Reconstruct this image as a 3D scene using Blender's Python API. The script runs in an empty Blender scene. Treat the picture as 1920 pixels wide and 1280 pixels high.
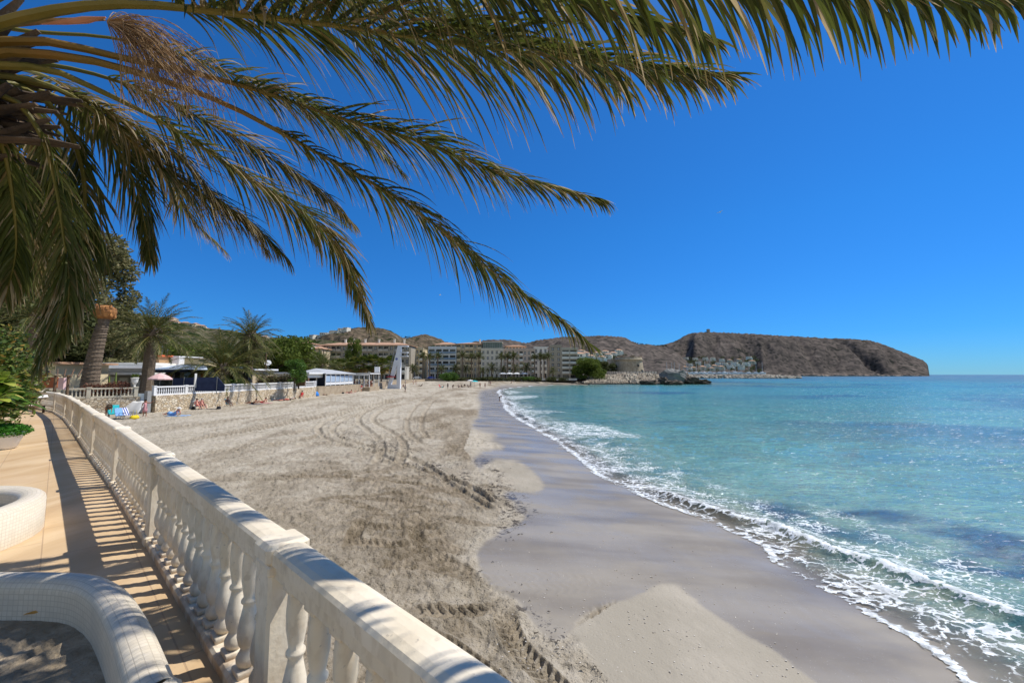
import bpy, math, random
import numpy as np
from mathutils import Vector, Matrix, Quaternion
R = math.radians
S = bpy.context.scene
COL = S.collection
F = 760.0; CX = 960.0; CY = 640.0; EYE = 4.9
PITCH = math.atan(62.0 / F)
CA, SA = math.cos(PITCH), math.sin(PITCH)
# ---------------------------------------------------------------- camera
cam_d = bpy.data.cameras.new('camera'); cam = bpy.data.objects.new('camera', cam_d); COL.objects.link(cam)
cam.location = (0, 0, EYE); cam.rotation_euler = (R(90) + PITCH, 0, 0)
cam_d.sensor_width = 36; cam_d.lens = 36 * F / 1920; cam_d.clip_start = 0.05; cam_d.clip_end = 40000
S.camera = cam
# ---------------------------------------------------------------- sky and sun
SUN_AZ, SUN_EL = 68.0, 56.0
W = bpy.data.worlds.new('World'); S.world = W; W.use_nodes = True
nt = W.node_tree; bg = nt.nodes['Background']
sky = nt.nodes.new('ShaderNodeTexSky'); sky.sky_type = 'NISHITA'; sky.sun_disc = False
sky.sun_elevation = R(SUN_EL); sky.sun_rotation = R(SUN_AZ); sky.altitude = 0
sky.air_density = 1.0; sky.dust_density = 0.0; sky.ozone_density = 2.2
hs = nt.nodes.new('ShaderNodeHueSaturation'); hs.inputs['Saturation'].default_value = 1.0
hs.inputs['Hue'].default_value = 0.505
tcs = nt.nodes.new('ShaderNodeTexCoord'); sps = nt.nodes.new('ShaderNodeSeparateXYZ'); nt.links.new(tcs.outputs['Generated'], sps.inputs[0])
rp = nt.nodes.new('ShaderNodeValToRGB'); nt.links.new(sps.outputs[2], rp.inputs[0])
for k, (pp, cc) in enumerate([(0, (.155, .42, .82)), (.08, (.105, .425, .84)), (.32, (.11, .53, .92)), (.62, (.13, .58, .96)), (.85, (.62, .86, 1.0)), (1, (.85, .95, 1.0))]):  # high stops, out of frame, whitened to make the sky fill less blue
    if k > 1: rp.color_ramp.elements.new(pp)
    rp.color_ramp.elements[k].position = pp; rp.color_ramp.elements[k].color = (*cc, 1)
mxs = nt.nodes.new('ShaderNodeMix'); mxs.data_type = 'RGBA'; mxs.blend_type = 'MULTIPLY'; mxs.inputs[0].default_value = 1
nt.links.new(sky.outputs[0], mxs.inputs[6]); nt.links.new(rp.outputs[0], mxs.inputs[7])
# unseen sky behind the viewer, whitened to take blue out of the shadows
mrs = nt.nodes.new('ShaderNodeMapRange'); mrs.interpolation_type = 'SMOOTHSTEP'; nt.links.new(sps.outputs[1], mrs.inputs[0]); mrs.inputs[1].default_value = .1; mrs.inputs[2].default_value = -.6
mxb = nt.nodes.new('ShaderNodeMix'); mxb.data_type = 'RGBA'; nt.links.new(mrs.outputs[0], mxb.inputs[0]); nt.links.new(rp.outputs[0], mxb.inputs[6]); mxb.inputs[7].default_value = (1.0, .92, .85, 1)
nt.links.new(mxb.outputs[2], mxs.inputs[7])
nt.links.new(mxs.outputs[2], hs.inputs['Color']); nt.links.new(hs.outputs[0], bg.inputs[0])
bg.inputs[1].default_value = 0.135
TO_SUN = Vector((math.sin(R(SUN_AZ)) * math.cos(R(SUN_EL)), math.cos(R(SUN_AZ)) * math.cos(R(SUN_EL)), math.sin(R(SUN_EL))))
sd = bpy.data.lights.new('sun', 'SUN'); sun = bpy.data.objects.new('sun', sd); COL.objects.link(sun)
sd.energy = 4.9; sd.angle = R(0.53); sd.color = (1.0, 0.955, 0.885)
sun.rotation_euler = TO_SUN.to_track_quat('Z', 'Y').to_euler()
S.view_settings.view_transform = 'Standard'; S.view_settings.look = 'None'
S.view_settings.exposure = 0.06; S.view_settings.gamma = 1.0
S.cycles.max_bounces = 8; S.cycles.transparent_max_bounces = 12

# ---------------------------------------------------------------- helpers
def ray(x, y):
    v = -(y - CY) / F; u = (x - CX) / F
    return Vector((u, CA - v * SA, SA + v * CA))
def at(x, y, Y):
    d = ray(x, y); return Vector((0, 0, EYE)) + d * (Y / d.y)
def g(x, y, z=0.0):
    d = ray(x, y); return Vector((0, 0, EYE)) + d * ((z - EYE) / d.z)
def link(o): COL.objects.link(o); return o
def tag(o, label=None, cat=None, group=None, kind=None):
    if label: o['label'] = label
    if cat: o['category'] = cat
    if group: o['group'] = group
    if kind: o['kind'] = kind
    return o
def thing(name, label, cat, loc=(0, 0, 0), rz=0.0, group=None):
    o = bpy.data.objects.new(name, None); link(o); o.empty_display_size = .2
    o.location = loc; o.rotation_euler = (0, 0, rz)
    return tag(o, label, cat, group)
def copy_tree(o, loc=None, rz=None, sc=None, label=None, group=None, parent=None):
    c = o.copy(); link(c)
    if parent is not None: c.parent = parent
    if loc is not None: c.location = loc
    if rz is not None: c.rotation_euler = (0, 0, rz)
    if sc is not None: c.scale = (sc, sc, sc) if not hasattr(sc, '__len__') else sc
    if label: c['label'] = label
    if group: c['group'] = group
    for ch in list(o.children): copy_tree(ch, parent=c)
    return c
def smooth_poly(p, n=8):
    p = [Vector(q) for q in p]; out = []
    P = [p[0] * 2 - p[1]] + p + [p[-1] * 2 - p[-2]]
    for i in range(1, len(P) - 2):
        a, b, c, d = P[i - 1], P[i], P[i + 1], P[i + 2]
        for k in range(n):
            t = k / n
            out.append(.5 * ((2 * b) + (c - a) * t + (2 * a - 5 * b + 4 * c - d) * t * t + (3 * b - a - 3 * c + d) * t ** 3))
    out.append(p[-1]); return out
class MB:
    """collects shapes, builds ONE mesh object"""
    def __init__(s): s.v = []; s.f = []; s.m = []; s.c = []; s.cur = 0; s.col = (0, 0, 0, 1); s.usec = False
    def add(s, vs, fs, col=None):
        b = len(s.v); s.v += [tuple(q) for q in vs]; s.f += [tuple(b + i for i in f) for f in fs]
        s.m += [s.cur] * len(fs)
        if col is not None: s.usec = True
        c = col if col is not None else s.col
        s.c += (c if isinstance(c, list) else [c] * len(vs)); return s
    def box(s, c, d, rz=0.0, taper=1.0, bev=0.0):
        cx, cy, cz = c; x, y, z = d[0] / 2, d[1] / 2, d[2] / 2
        ca, sa = math.cos(rz), math.sin(rz); vs = []
        if bev <= 0:
            for k, (zz, t) in enumerate(((-z, 1), (z, taper))):
                for (a, b) in ((-x, -y), (x, -y), (x, y), (-x, y)):
                    a *= t; b *= t; vs.append((cx + a * ca - b * sa, cy + a * sa + b * ca, cz + zz))
            return s.add(vs, [(3, 2, 1, 0), (4, 5, 6, 7), (0, 1, 5, 4), (1, 2, 6, 5), (2, 3, 7, 6), (3, 0, 4, 7)])
        rings = [(-z, -bev), (-z + bev, 0), (z - bev, 0), (z, -bev)]
        for (zz, off) in rings:
            X, Y2 = x + off, y + off; e = bev if off == 0 else bev * .5
            for (a, b) in ((-X + e, -Y2), (X - e, -Y2), (X, -Y2 + e), (X, Y2 - e), (X - e, Y2), (-X + e, Y2), (-X, Y2 - e), (-X, -Y2 + e)):
                vs.append((cx + a * ca - b * sa, cy + a * sa + b * ca, cz + zz))
        fs = [tuple(range(7, -1, -1)), tuple(range(24, 32))]
        for r in range(3):
            for i in range(8): j = (i + 1) % 8; fs.append((r * 8 + i, r * 8 + j, r * 8 + 8 + j, r * 8 + 8 + i))
        return s.add(vs, fs)
    def tube(s, pts, rad, n=8, cap=True, flat=1.0, col=None):
        pts = [Vector(p) for p in pts]; k = len(pts)
        if not hasattr(rad, '__len__'): rad = [rad] * k
        vs = []; fs = []; up = None
        for i, p in enumerate(pts):
            t = (pts[min(i + 1, k - 1)] - pts[max(i - 1, 0)])
            if t.length < 1e-9: t = Vector((0, 0, 1))
            t.normalize()
            if up is None: up = Vector((0, 0, 1)) if abs(t.z) < .95 else Vector((1, 0, 0))
            a = t.cross(up)
            if a.length < 1e-6: a = t.cross(Vector((1, 0.1, 0)))
            a.normalize(); b = a.cross(t).normalized(); up = b
            for j in range(n):
                w = 2 * math.pi * j / n; vs.append(p + a * (math.cos(w) * rad[i]) + b * (math.sin(w) * rad[i] * flat))
        for i in range(k - 1):
            for j in range(n): q = (j + 1) % n; fs.append((i * n + j, i * n + q, (i + 1) * n + q, (i + 1) * n + j))
        if cap: fs += [tuple(range(n - 1, -1, -1)), tuple((k - 1) * n + j for j in range(n))]
        return s.add(vs, fs, col)
    def lathe(s, prof, n=16, c=(0, 0, 0), sx=1.0, sy=1.0):
        vs = []; fs = []
        for (r, z) in prof:
            for j in range(n): w = 2 * math.pi * j / n; vs.append((c[0] + math.cos(w) * r * sx, c[1] + math.sin(w) * r * sy, c[2] + z))
        for i in range(len(prof) - 1):
            for j in range(n): q = (j + 1) % n; fs.append((i * n + j, i * n + q, (i + 1) * n + q, (i + 1) * n + j))
        fs += [tuple(range(n - 1, -1, -1)), tuple((len(prof) - 1) * n + j for j in range(n))]
        return s.add(vs, fs)
    def blob(s, c, r, rng, n=8, m=5, amp=.2):
        vs = []; fs = []
        for i in range(m + 1):
            ph = math.pi * i / m
            for j in range(n):
                th = 2 * math.pi * j / n; k = 1 + rng.uniform(-amp, amp)
                if i in (0, m): k = 1
                vs.append((c[0] + r[0] * k * math.sin(ph) * math.cos(th), c[1] + r[1] * k * math.sin(ph) * math.sin(th), c[2] + r[2] * k * math.cos(ph)))
        for i in range(m):
            for j in range(n): q = (j + 1) % n; fs.append((i * n + j, (i + 1) * n + j, (i + 1) * n + q, i * n + q))
        return s.add(vs, fs)
    def build(s, name, mats, parent=None, world=False, smooth=False, label=None):
        me = bpy.data.meshes.new(name)
        vs = np.array(s.v, dtype=np.float64).reshape(-1, 3)
        if world and parent is not None:
            q = parent
            l = np.array(q.location); a = -q.rotation_euler[2]; vs = vs - l
            ca, sa = math.cos(a), math.sin(a); X = vs[:, 0] * ca - vs[:, 1] * sa; Y = vs[:, 0] * sa + vs[:, 1] * ca
            vs = np.stack([X, Y, vs[:, 2]], 1)
        me.from_pydata(vs.tolist(), [], s.f)
        if not isinstance(mats, (list, tuple)): mats = [mats]
        for m in mats: me.materials.append(m)
        if len(mats) > 1: me.polygons.foreach_set('material_index', s.m)
        if s.usec:
            ca_ = me.color_attributes.new('tint', 'FLOAT_COLOR', 'POINT'); ca_.data.foreach_set('color', np.array(s.c, dtype=np.float32).ravel())
        if smooth: me.polygons.foreach_set('use_smooth', [True] * len(me.polygons))
        me.update(); o = bpy.data.objects.new(name, me); link(o)
        if parent is not None: o.parent = parent
        if label: o['label'] = label
        return o
def sub_at(child, parent):
    child.parent = parent; return child

# ---------------------------------------------------------------- materials
_M = {}
def mat(name, c1, c2=None, scale=4.0, rough=.8, bump=0.0, bscale=None, detail=5, spec=.3, metal=0.0, lo=.35, hi=.65, stretch=(1, 1, 1), dist=.02, world=False):
    if name in _M: return _M[name]
    m = bpy.data.materials.new(name); m.use_nodes = True; _M[name] = m
    n = m.node_tree.nodes; L = m.node_tree.links; b = n['Principled BSDF']
    b.inputs['Roughness'].default_value = rough; b.inputs['Specular IOR Level'].default_value = spec; b.inputs['Metallic'].default_value = metal
    b.inputs['Base Color'].default_value = (*c1, 1)
    if c2 is not None or bump:
        if world: tc = n.new('ShaderNodeNewGeometry'); src = tc.outputs['Position']
        else: tc = n.new('ShaderNodeTexCoord'); src = tc.outputs['Object']
        mp = n.new('ShaderNodeMapping'); mp.inputs['Scale'].default_value = stretch; L.new(src, mp.inputs[0])
        if c2 is not None:
            t = n.new('ShaderNodeTexNoise'); t.inputs['Scale'].default_value = scale; t.inputs['Detail'].default_value = detail; L.new(mp.outputs[0], t.inputs[0])
            r = n.new('ShaderNodeValToRGB'); r.color_ramp.elements[0].position = lo; r.color_ramp.elements[1].position = hi
            r.color_ramp.elements[0].color = (*c1, 1); r.color_ramp.elements[1].color = (*c2, 1)
            L.new(t.outputs[0], r.inputs[0]); L.new(r.outputs[0], b.inputs['Base Color'])
        if bump:
            t2 = n.new('ShaderNodeTexNoise'); t2.inputs['Scale'].default_value = bscale or scale * 3; t2.inputs['Detail'].default_value = 6; L.new(mp.outputs[0], t2.inputs[0])
            bm = n.new('ShaderNodeBump'); bm.inputs['Strength'].default_value = bump; bm.inputs['Distance'].default_value = dist
            L.new(t2.outputs[0], bm.inputs['Height']); L.new(bm.outputs[0], b.inputs['Normal'])
    return m
class NG:
    """tiny node-graph helper"""
    def __init__(s, name):
        s.m = bpy.data.materials.new(name); s.m.use_nodes = True; s.n = s.m.node_tree.nodes; s.L = s.m.node_tree.links; s.b = s.n['Principled BSDF']
    def _in(s, sock, v):
        if isinstance(v, (int, float)): sock.default_value = v
        elif isinstance(v, tuple): sock.default_value = v if len(v) == len(sock.default_value) else (*v, 1)
        else: s.L.new(v, sock)
    def pos(s): return s.n.new('ShaderNodeNewGeometry').outputs['Position']
    def obj(s): return s.n.new('ShaderNodeTexCoord').outputs['Object']
    def attr(s, name, out='Fac'): a = s.n.new('ShaderNodeAttribute'); a.attribute_name = name; return a.outputs[out]
    def map(s, v, sc=(1, 1, 1), rot=(0, 0, 0)):
        a = s.n.new('ShaderNodeMapping'); a.inputs['Scale'].default_value = sc; a.inputs['Rotation'].default_value = rot; s.L.new(v, a.inputs[0]); return a.outputs[0]
    def noise(s, v, scale, detail=4, rough=.5, dist=0.0, out=0):
        a = s.n.new('ShaderNodeTexNoise'); s.L.new(v, a.inputs[0]); a.inputs['Scale'].default_value = scale; a.inputs['Detail'].default_value = detail
        a.inputs['Roughness'].default_value = rough; a.inputs['Distortion'].default_value = dist; return a.outputs[out]
    def vor(s, v, scale, feat='F1', out='Distance', rnd=1.0):
        a = s.n.new('ShaderNodeTexVoronoi'); a.feature = feat; s.L.new(v, a.inputs[0]); a.inputs['Scale'].default_value = scale; a.inputs['Randomness'].default_value = rnd; return a.outputs[out]
    def math(s, op, a, b=0.0, c=0.0, clamp=False):
        q = s.n.new('ShaderNodeMath'); q.operation = op; q.use_clamp = clamp
        s._in(q.inputs[0], a); s._in(q.inputs[1], b)
        if op in ('MULTIPLY_ADD', 'SMOOTH_MIN'): s._in(q.inputs[2], c)
        return q.outputs[0]
    def step(s, v, lo, hi):
        q = s.n.new('ShaderNodeMapRange'); q.interpolation_type = 'SMOOTHSTEP'; s._in(q.inputs[0], v); s._in(q.inputs[1], lo); s._in(q.inputs[2], hi); return q.outputs[0]
    def mix(s, f, a, b):
        q = s.n.new('ShaderNodeMix'); q.data_type = 'RGBA'; s._in(q.inputs[0], f); s._in(q.inputs[6], a); s._in(q.inputs[7], b); return q.outputs[2]
    def ramp(s, v, stops):
        q = s.n.new('ShaderNodeValToRGB'); e = q.color_ramp.elements
        while len(e) < len(stops): e.new(.5)
        for k, (p, c) in enumerate(stops): e[k].position = p; e[k].color = (*c, 1)
        s.L.new(v, q.inputs[0]); return q.outputs[0]
    def bump(s, h, strength, dist, prev=None):
        q = s.n.new('ShaderNodeBump'); s._in(q.inputs['Strength'], strength); q.inputs['Distance'].default_value = dist; s.L.new(h, q.inputs['Height'])
        if prev is not None: s.L.new(prev, q.inputs['Normal'])
        return q.outputs[0]
    def set(s, **k):
        for a, v in k.items(): s._in(s.b.inputs[a.replace('_', ' ')], v)
        return s.m
def leafmat(name, stops, rough=.6, trans=.38, attr=True):
    """foliage: colour varies per leaf through the tint attribute (red = leaf, green = along the leaf)"""
    q = NG(name); t = q.attr('tint', 'Vector'); sp = q.n.new('ShaderNodeSeparateXYZ'); q.L.new(t, sp.inputs[0])
    nz = q.noise(q.obj(), 3.0, 3)
    f = q.math('ADD', sp.outputs[0], q.math('MULTIPLY', q.math('SUBTRACT', nz, .5), .5), clamp=True)
    f = q.math('ADD', f, q.math('MULTIPLY', q.math('POWER', sp.outputs[1], 4.0), .55), clamp=True)
    c = q.ramp(f, stops); q.set(Base_Color=c, Roughness=rough, Specular_IOR_Level=.22)
    tr = q.n.new('ShaderNodeBsdfTranslucent'); q.L.new(c, tr.inputs[0]); mx = q.n.new('ShaderNodeMixShader'); mx.inputs[0].default_value = trans
    q.L.new(q.b.outputs[0], mx.inputs[1]); q.L.new(tr.outputs[0], mx.inputs[2]); q.L.new(mx.outputs[0], q.n['Material Output'].inputs[0])
    return q.m
white = mat('white_paint', (.72, .71, .67), (.62, .60, .55), 3, .6, .15, 30)
brightwhite = mat('bright_white', (.8, .8, .8), (.74, .74, .73), 2, .6)
dark = mat('dark_opening', (.02, .022, .026), (.035, .038, .045), 2, .25, spec=.5)
glass = mat('window_glass', (.03, .04, .055), (.07, .09, .12), .4, .12, spec=.6)
steel = mat('grey_metal', (.3, .31, .32), (.22, .23, .24), 5, .4, metal=.6)
wood = mat('brown_wood', (.10, .06, .035), (.18, .11, .06), 6, .7, .3)
navy = mat('navy_cloth', (.018, .028, .07), (.03, .045, .1), 2, .85)
blue = mat('blue_cloth', (.03, .22, .62), (.02, .16, .5), 2, .8)
red = mat('red_cloth', (.6, .05, .05), (.5, .03, .04), 3, .8)

# ---------------------------------------------------------------- numpy noise
def vnoise(x, y, seed=0):
    rng = np.random.RandomState(seed); T = rng.rand(256, 256)
    xi = np.floor(x).astype(np.int64); yi = np.floor(y).astype(np.int64); fx = x - xi; fy = y - yi
    fx = fx * fx * (3 - 2 * fx); fy = fy * fy * (3 - 2 * fy)
    a = T[xi & 255, yi & 255]; b = T[(xi + 1) & 255, yi & 255]; c = T[xi & 255, (yi + 1) & 255]; d = T[(xi + 1) & 255, (yi + 1) & 255]
    return (a * (1 - fx) + b * fx) * (1 - fy) + (c * (1 - fx) + d * fx) * fy
def fbm(x, y, o=4, seed=0):
    s = 0; a = 1; t = 0
    for k in range(o): s = s + a * vnoise(x * 2 ** k + 17.3 * k, y * 2 ** k + 9.1 * k, seed + k); t += a; a *= .5
    return s / t
def sstep(v, a, b):
    t = np.clip((v - a) / (b - a), 0, 1); return t * t * (3 - 2 * t)
def inside(X, Y, poly):
    c = np.zeros(X.shape, bool); n = len(poly)
    for i in range(n):
        x1, y1 = poly[i]; x2, y2 = poly[(i + 1) % n]
        if y1 == y2: continue
        k = ((y1 > Y) != (y2 > Y)) & (X < (x2 - x1) * (Y - y1) / (y2 - y1) + x1); c ^= k
    return c
def polydist(X, Y, P):
    """distance, arclength, signed side to a polyline"""
    D = np.full(X.shape, 1e9); Sx = np.zeros(X.shape); T = np.zeros(X.shape); acc = 0
    for i in range(len(P) - 1):
        ax, ay = P[i]; bx, by = P[i + 1]; dx, dy = bx - ax, by - ay; l = math.hypot(dx, dy)
        if l < 1e-9: continue
        t = np.clip(((X - ax) * dx + (Y - ay) * dy) / (l * l), 0, 1)
        ex = X - ax - t * dx; ey = Y - ay - t * dy; d = np.hypot(ex, ey); k = d < D
        D[k] = d[k]; Sx[k] = (acc + t * l)[k]; T[k] = ((ex * dy - ey * dx) / l)[k]; acc += l
    return D, Sx, T
def topx(X, Y, Z):
    h = Z - EYE; dep = Y * CA + h * SA; dep = np.where(dep < .05, .05, dep)
    return CX + F * X / dep, CY - F * (h * CA - Y * SA) / dep
def gridmesh(name, X, Y, Z, material, attrs=None, keep=None, smooth=True):
    nr, nc = X.shape; idx = np.arange(nr * nc).reshape(nr, nc)
    q = np.stack([idx[:-1, :-1], idx[:-1, 1:], idx[1:, 1:], idx[1:, :-1]], -1).reshape(-1, 4)
    if keep is not None:
        kk = keep.ravel(); q = q[kk[q].all(1)]
        used = np.zeros(nr * nc, bool); used[q.ravel()] = True; re = np.cumsum(used) - 1; q = re[q]
    else: used = np.ones(nr * nc, bool)
    v = np.stack([X, Y, Z], -1).reshape(-1, 3)[used]
    me = bpy.data.meshes.new(name); me.vertices.add(len(v)); me.vertices.foreach_set('co', v.astype(np.float32).ravel())
    me.loops.add(q.size); me.loops.foreach_set('vertex_index', q.astype(np.int32).ravel())
    me.polygons.add(len(q)); me.polygons.foreach_set('loop_start', np.arange(0, q.size, 4, dtype=np.int32))
    me.update(calc_edges=True)
    me.polygons.foreach_set('use_smooth', np.full(len(q), smooth))
    for k, a in (attrs or {}).items():
        t = me.attributes.new(k, 'FLOAT', 'POINT'); t.data.foreach_set('value', a.ravel()[used].astype(np.float32))
    me.materials.append(material); me.update()
    return link(bpy.data.objects.new(name, me))
# ================================================================ BEACH AND SEA
TZ = 3.15                                   # terrace level
def gl(pts, z=0.0): return [tuple(g(x, y, z)[:2]) for x, y in pts]
shore_px = [(1800, 1280), (1760, 1235), (1700, 1192), (1640, 1165), (1570, 1120), (1500, 1085), (1440, 1052), (1420, 1022), (1370, 1000), (1320, 976), (1250, 950),
            (1190, 925), (1120, 890), (1070, 850), (1040, 825), (1000, 803), (975, 788), (960, 778), (948, 766), (942, 752), (938, 742), (932, 734), (938, 729.5), (960, 726), (1000, 722.6), (1060, 720.4), (1130, 719.6), (1230, 719.2), (1338, 718.8)]
SHORE = [(14.5, -9.0), (9.8, 1.5)] + gl(shore_px)
SEA = SHORE + [(75, 262), (52, 292), (42, 400), (42, 1400), (9000, 9000), (9000, -2000), (60, -2000), (14.5, -60)]
def sea_sd(X, Y):
    D, s, _ = polydist(X, Y, SHORE); return np.where(inside(X, Y, SEA), -D, D), s
def base_h(d, X, Y):
    z = np.where(d > 0, .85 * (1 - np.exp(-d / 10.0)), np.maximum(.075 * d, -2.5))
    return z + np.where(d > 0, sstep(Y, 110, 200) * .8 * sstep(d, 0, 25), 0)
def sand_z(x, y):
    X = np.array([float(x)]); Y = np.array([float(y)]); d, _ = sea_sd(X, Y); return float(base_h(d, X, Y)[0])
def gs(x, y):
    """point of the sand seen at a pixel"""
    z = .8
    for _ in range(4): p = g(x, y, z); z = sand_z(p.x, p.y)
    p.z = z; return p

colpx = np.concatenate([np.linspace(-2600, -80, 70), np.linspace(-60, 1960, 930), np.linspace(1980, 2700, 30)])
rowdy = np.concatenate([np.geomspace(11, 30, 26), np.arange(31, 640, 1.65), np.geomspace(650, 4000, 24)])
U, V = np.meshgrid(colpx, rowdy)
Yg = (EYE - .5) * F / V; Xg = (U - CX) / F * Yg
d, sarc = sea_sd(Xg, Yg)
H = base_h(d, Xg, Yg)
PX, PY = topx(Xg, Yg, H)
# wet sand: where the swash has reached, traced on the ground
WET = [(932, 728), (905, 730), (895, 738), (900, 755), (898, 770), (896, 780), (886, 792), (885, 803), (900, 808), (925, 812), (938, 818), (915, 824), (945, 836), (930, 842), (893, 846), (886, 860), (893, 872), (905, 880),
       (916, 870), (925, 862), (960, 862), (985, 872), (1003, 888), (1016, 905), (1024, 922), (1005, 925), (960, 918), (945, 925), (958, 945), (982, 965), (975, 985), (945, 995), (905, 1010), (892, 1035), (898, 1070), (925, 1100),
       (960, 1118), (985, 1150), (1010, 1180), (1050, 1200), (1062, 1190), (1100, 1150), (1180, 1120), (1240, 1095), (1275, 1098), (1320, 1140), (1390, 1185), (1450, 1220), (1545, 1290), (1700, 1400), (2600, 1700), (2600, 600), (1500, 690), (932, 722)]
wob = (fbm(Xg * .9, Yg * .9, 3, 5) - .5)
pw = inside(PX + wob * 26, PY + wob * 9, WET).astype(float)
# soften
for _ in range(20):
    pw[1:-1, 1:-1] = (pw[1:-1, 1:-1] * 2 + pw[:-2, 1:-1] + pw[2:, 1:-1] + pw[1:-1, :-2] + pw[1:-1, 2:]) / 6
wet = np.clip(pw, 0, 1)
n1 = fbm(Xg * .35, Yg * .12, 4, 11); n2 = fbm(Xg * 1.3, Yg * 1.0, 4, 12); n3 = fbm(Xg * 5, Yg * 5, 3, 13); n4 = fbm(Xg * 14, Yg * 14, 3, 14)
# churned moist strip above the tide line
wd = (np.interp(PY, [700, 740, 800, 860, 940, 1040, 1180, 1400], [905, 885, 800, 740, 720, 760, 960, 1250]) - PX)
damp = sstep(-wd, -170, 60) * (1 - wet) * sstep(n1, .3, .62) * .9 + sstep(n1 + .3 * n2, .72, .85) * .35 * (1 - wet)
damp = np.maximum(damp, (1 - wet) * sstep(PY, 790, 900) * (.15 + .5 * sstep(n1, .35, .6)))
damp = np.maximum(damp, (1 - wet) * .5 * sstep(fbm(Xg * .9, Yg * .18, 4, 93), .52, .66))
damp *= 1 - sstep(1 - wet, .0, .1) * inside(PX, PY, [(885, 800), (1030, 840), (1060, 930), (930, 930), (870, 840)])
damp *= 1 - inside(PX, PY, [(1055, 1190), (1200, 1100), (1290, 1080), (1700, 1330), (1150, 1330)]).astype(float)
core = patchmask = (1 - wet) * np.exp(-((PX + (PY - 890) * -.9 - 735) / 190) ** 2 - ((PY - 905) / 75) ** 2); damp = np.clip(np.maximum(damp, core * (.3 + .7 * sstep(n2, .35, .65))), 0, 1)
calm = np.maximum(wet, inside(PX, PY, [(925, 855), (1030, 850), (1050, 925), (960, 930)]).astype(float))
calm = np.maximum(calm, inside(PX, PY, [(1068, 1180), (1200, 1100), (1290, 1080), (1700, 1330), (1180, 1330)]).astype(float))
for _ in range(14):
    calm[1:-1, 1:-1] = (calm[1:-1, 1:-1] * 2 + calm[:-2, 1:-1] + calm[2:, 1:-1] + calm[1:-1, :-2] + calm[1:-1, 2:]) / 6
H2 = (1 - calm) * ((n2 - .5) * .20 + (n3 - .5) * .085 + (n4 - .5) * .035) + calm * (n2 - .5) * .03 + damp * (1 - calm) * (n3 - .5) * .07
H2 += (n1 - .5) * .12 * (1 - calm)
# clumps thrown up by the tractor on the moist strip
cl = np.abs(fbm(Xg * 7 + 40, Yg * 3.2, 3, 21) - .5); H2 += damp * (sstep(cl, .0, .10) - 1) * .05
tracks = np.zeros_like(Xg)
def track(px, w, depth, lug=0.0, pitch=.24, z=.75, wander=.0):
    global H2, tracks
    P = [tuple(q) for q in smooth_poly([(*q, 0) for q in gl(px, z)], 6)]; P = [(a, b) for a, b, c in P]
    xs = [p[0] for p in P]; ys = [p[1] for p in P]
    k = (Xg > min(xs) - 2) & (Xg < max(xs) + 2) & (Yg > min(ys) - 2) & (Yg < max(ys) + 2)
    if not k.any(): return
    X, Y = Xg[k], Yg[k]; D, s, t = polydist(X, Y, P)
    t = t + (vnoise(s * .8, s * 0, 3) - .5) * .1
    ad = np.abs(t); L = s.max(); fade = sstep(s, 0, .8) * (1 - sstep(s, L - .8, L)) * (D < w * 1.3)
    prof = -depth * (1 - sstep(ad, w * .36, w * .55)) + depth * .7 * np.exp(-((ad - w * .62) / (w * .16)) ** 2)
    if lug:
        ph = s / pitch + ad / w * 1.5; tri = np.abs((ph % 1) - .5) * 2
        prof = prof + lug * (sstep(tri, .45, .75)) * (ad < w * .5) * (ad > w * .04) - lug * .5 * (ad < w * .5)
    prof = prof * (1 - .9 * wet[k]); h = H2[k]; h = h * (1 - .6 * fade * (ad < w * .6)) + prof * fade * (1 - .0); H2[k] = h
    tk = tracks[k]; tracks[k] = np.maximum(tk, (1 - wet[k]) * fade * (ad < w * .55) * (.5 + .5 * (lug > 0)))
for off in (0, 14):
    track([(752 + off, 741), (700 + off * 2, 752), (620 + off * 2, 772), (480 + off * 2, 800), (380 + off * 2, 818)], .42, .08)
    track([(790 + off, 738), (735 + off * 2, 752), (690 + off * 2, 768), (672 + off * 2, 785), (690 + off * 3, 803), (712 + off * 3, 822), (716 + off * 3, 845), (700 + off * 3, 862)], .5, .10)
    track([(742 + off, 745), (670 + off * 2, 765), (610 + off * 2, 790), (600 + off * 2, 812), (650 + off * 3, 830), (705 + off * 3, 842), (760 + off * 3, 862), (850, 885 + off), (930, 925 + off)], .45, .11)
track([(300, 806), (450, 786), (600, 762), (700, 746)], .35, .04); track([(330, 830), (470, 805), (640, 772), (730, 750)], .4, .08)
track([(310, 790), (430, 778), (560, 757), (690, 740)], .3, .03); track([(660, 800), (600, 815), (520, 830), (420, 842), (350, 850)], .4, .08)
track([(850, 730), (820, 745), (800, 765), (790, 790), (800, 815)], .4, .08); track([(830, 730), (796, 748), (770, 772), (765, 800), (790, 825)], .4, .08)
track([(540, 833), (620, 826), (720, 815), (800, 800), (860, 780)], .45, .08); track([(575, 850), (660, 848), (760, 838), (850, 815)], .4, .04)
track([(640, 962), (700, 974), (760, 972), (840, 978)], .42, .03, .06, .2); track([(775, 955), (780, 985), (786, 1028)], .4, .04, .075, .17)
track([(690, 955), (668, 985), (650, 1022)], .4, .04, .07, .17); track([(740, 1120), (820, 1118), (900, 1112), (960, 1100)], .42, .04, .07, .2)
track([(938, 1100), (960, 1150), (1000, 1200), (1060, 1262), (1090, 1300)], .42, .045, .075, .19); track([(985, 1082), (1000, 1110), (990, 1140)], .36, .03, .045, .17)
track([(740, 1150), (830, 1170), (900, 1215), (960, 1290)], .42, .03, .06, .2); track([(620, 1000), (740, 1005), (830, 1000)], .42, .03, .055, .2)
track([(560, 930), (660, 920), (760, 915), (880, 935)], .42, .02, .035, .22); track([(470, 890), (600, 885), (720, 890), (840, 900), (905, 915)], .42, .03, .06, .22)
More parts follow.
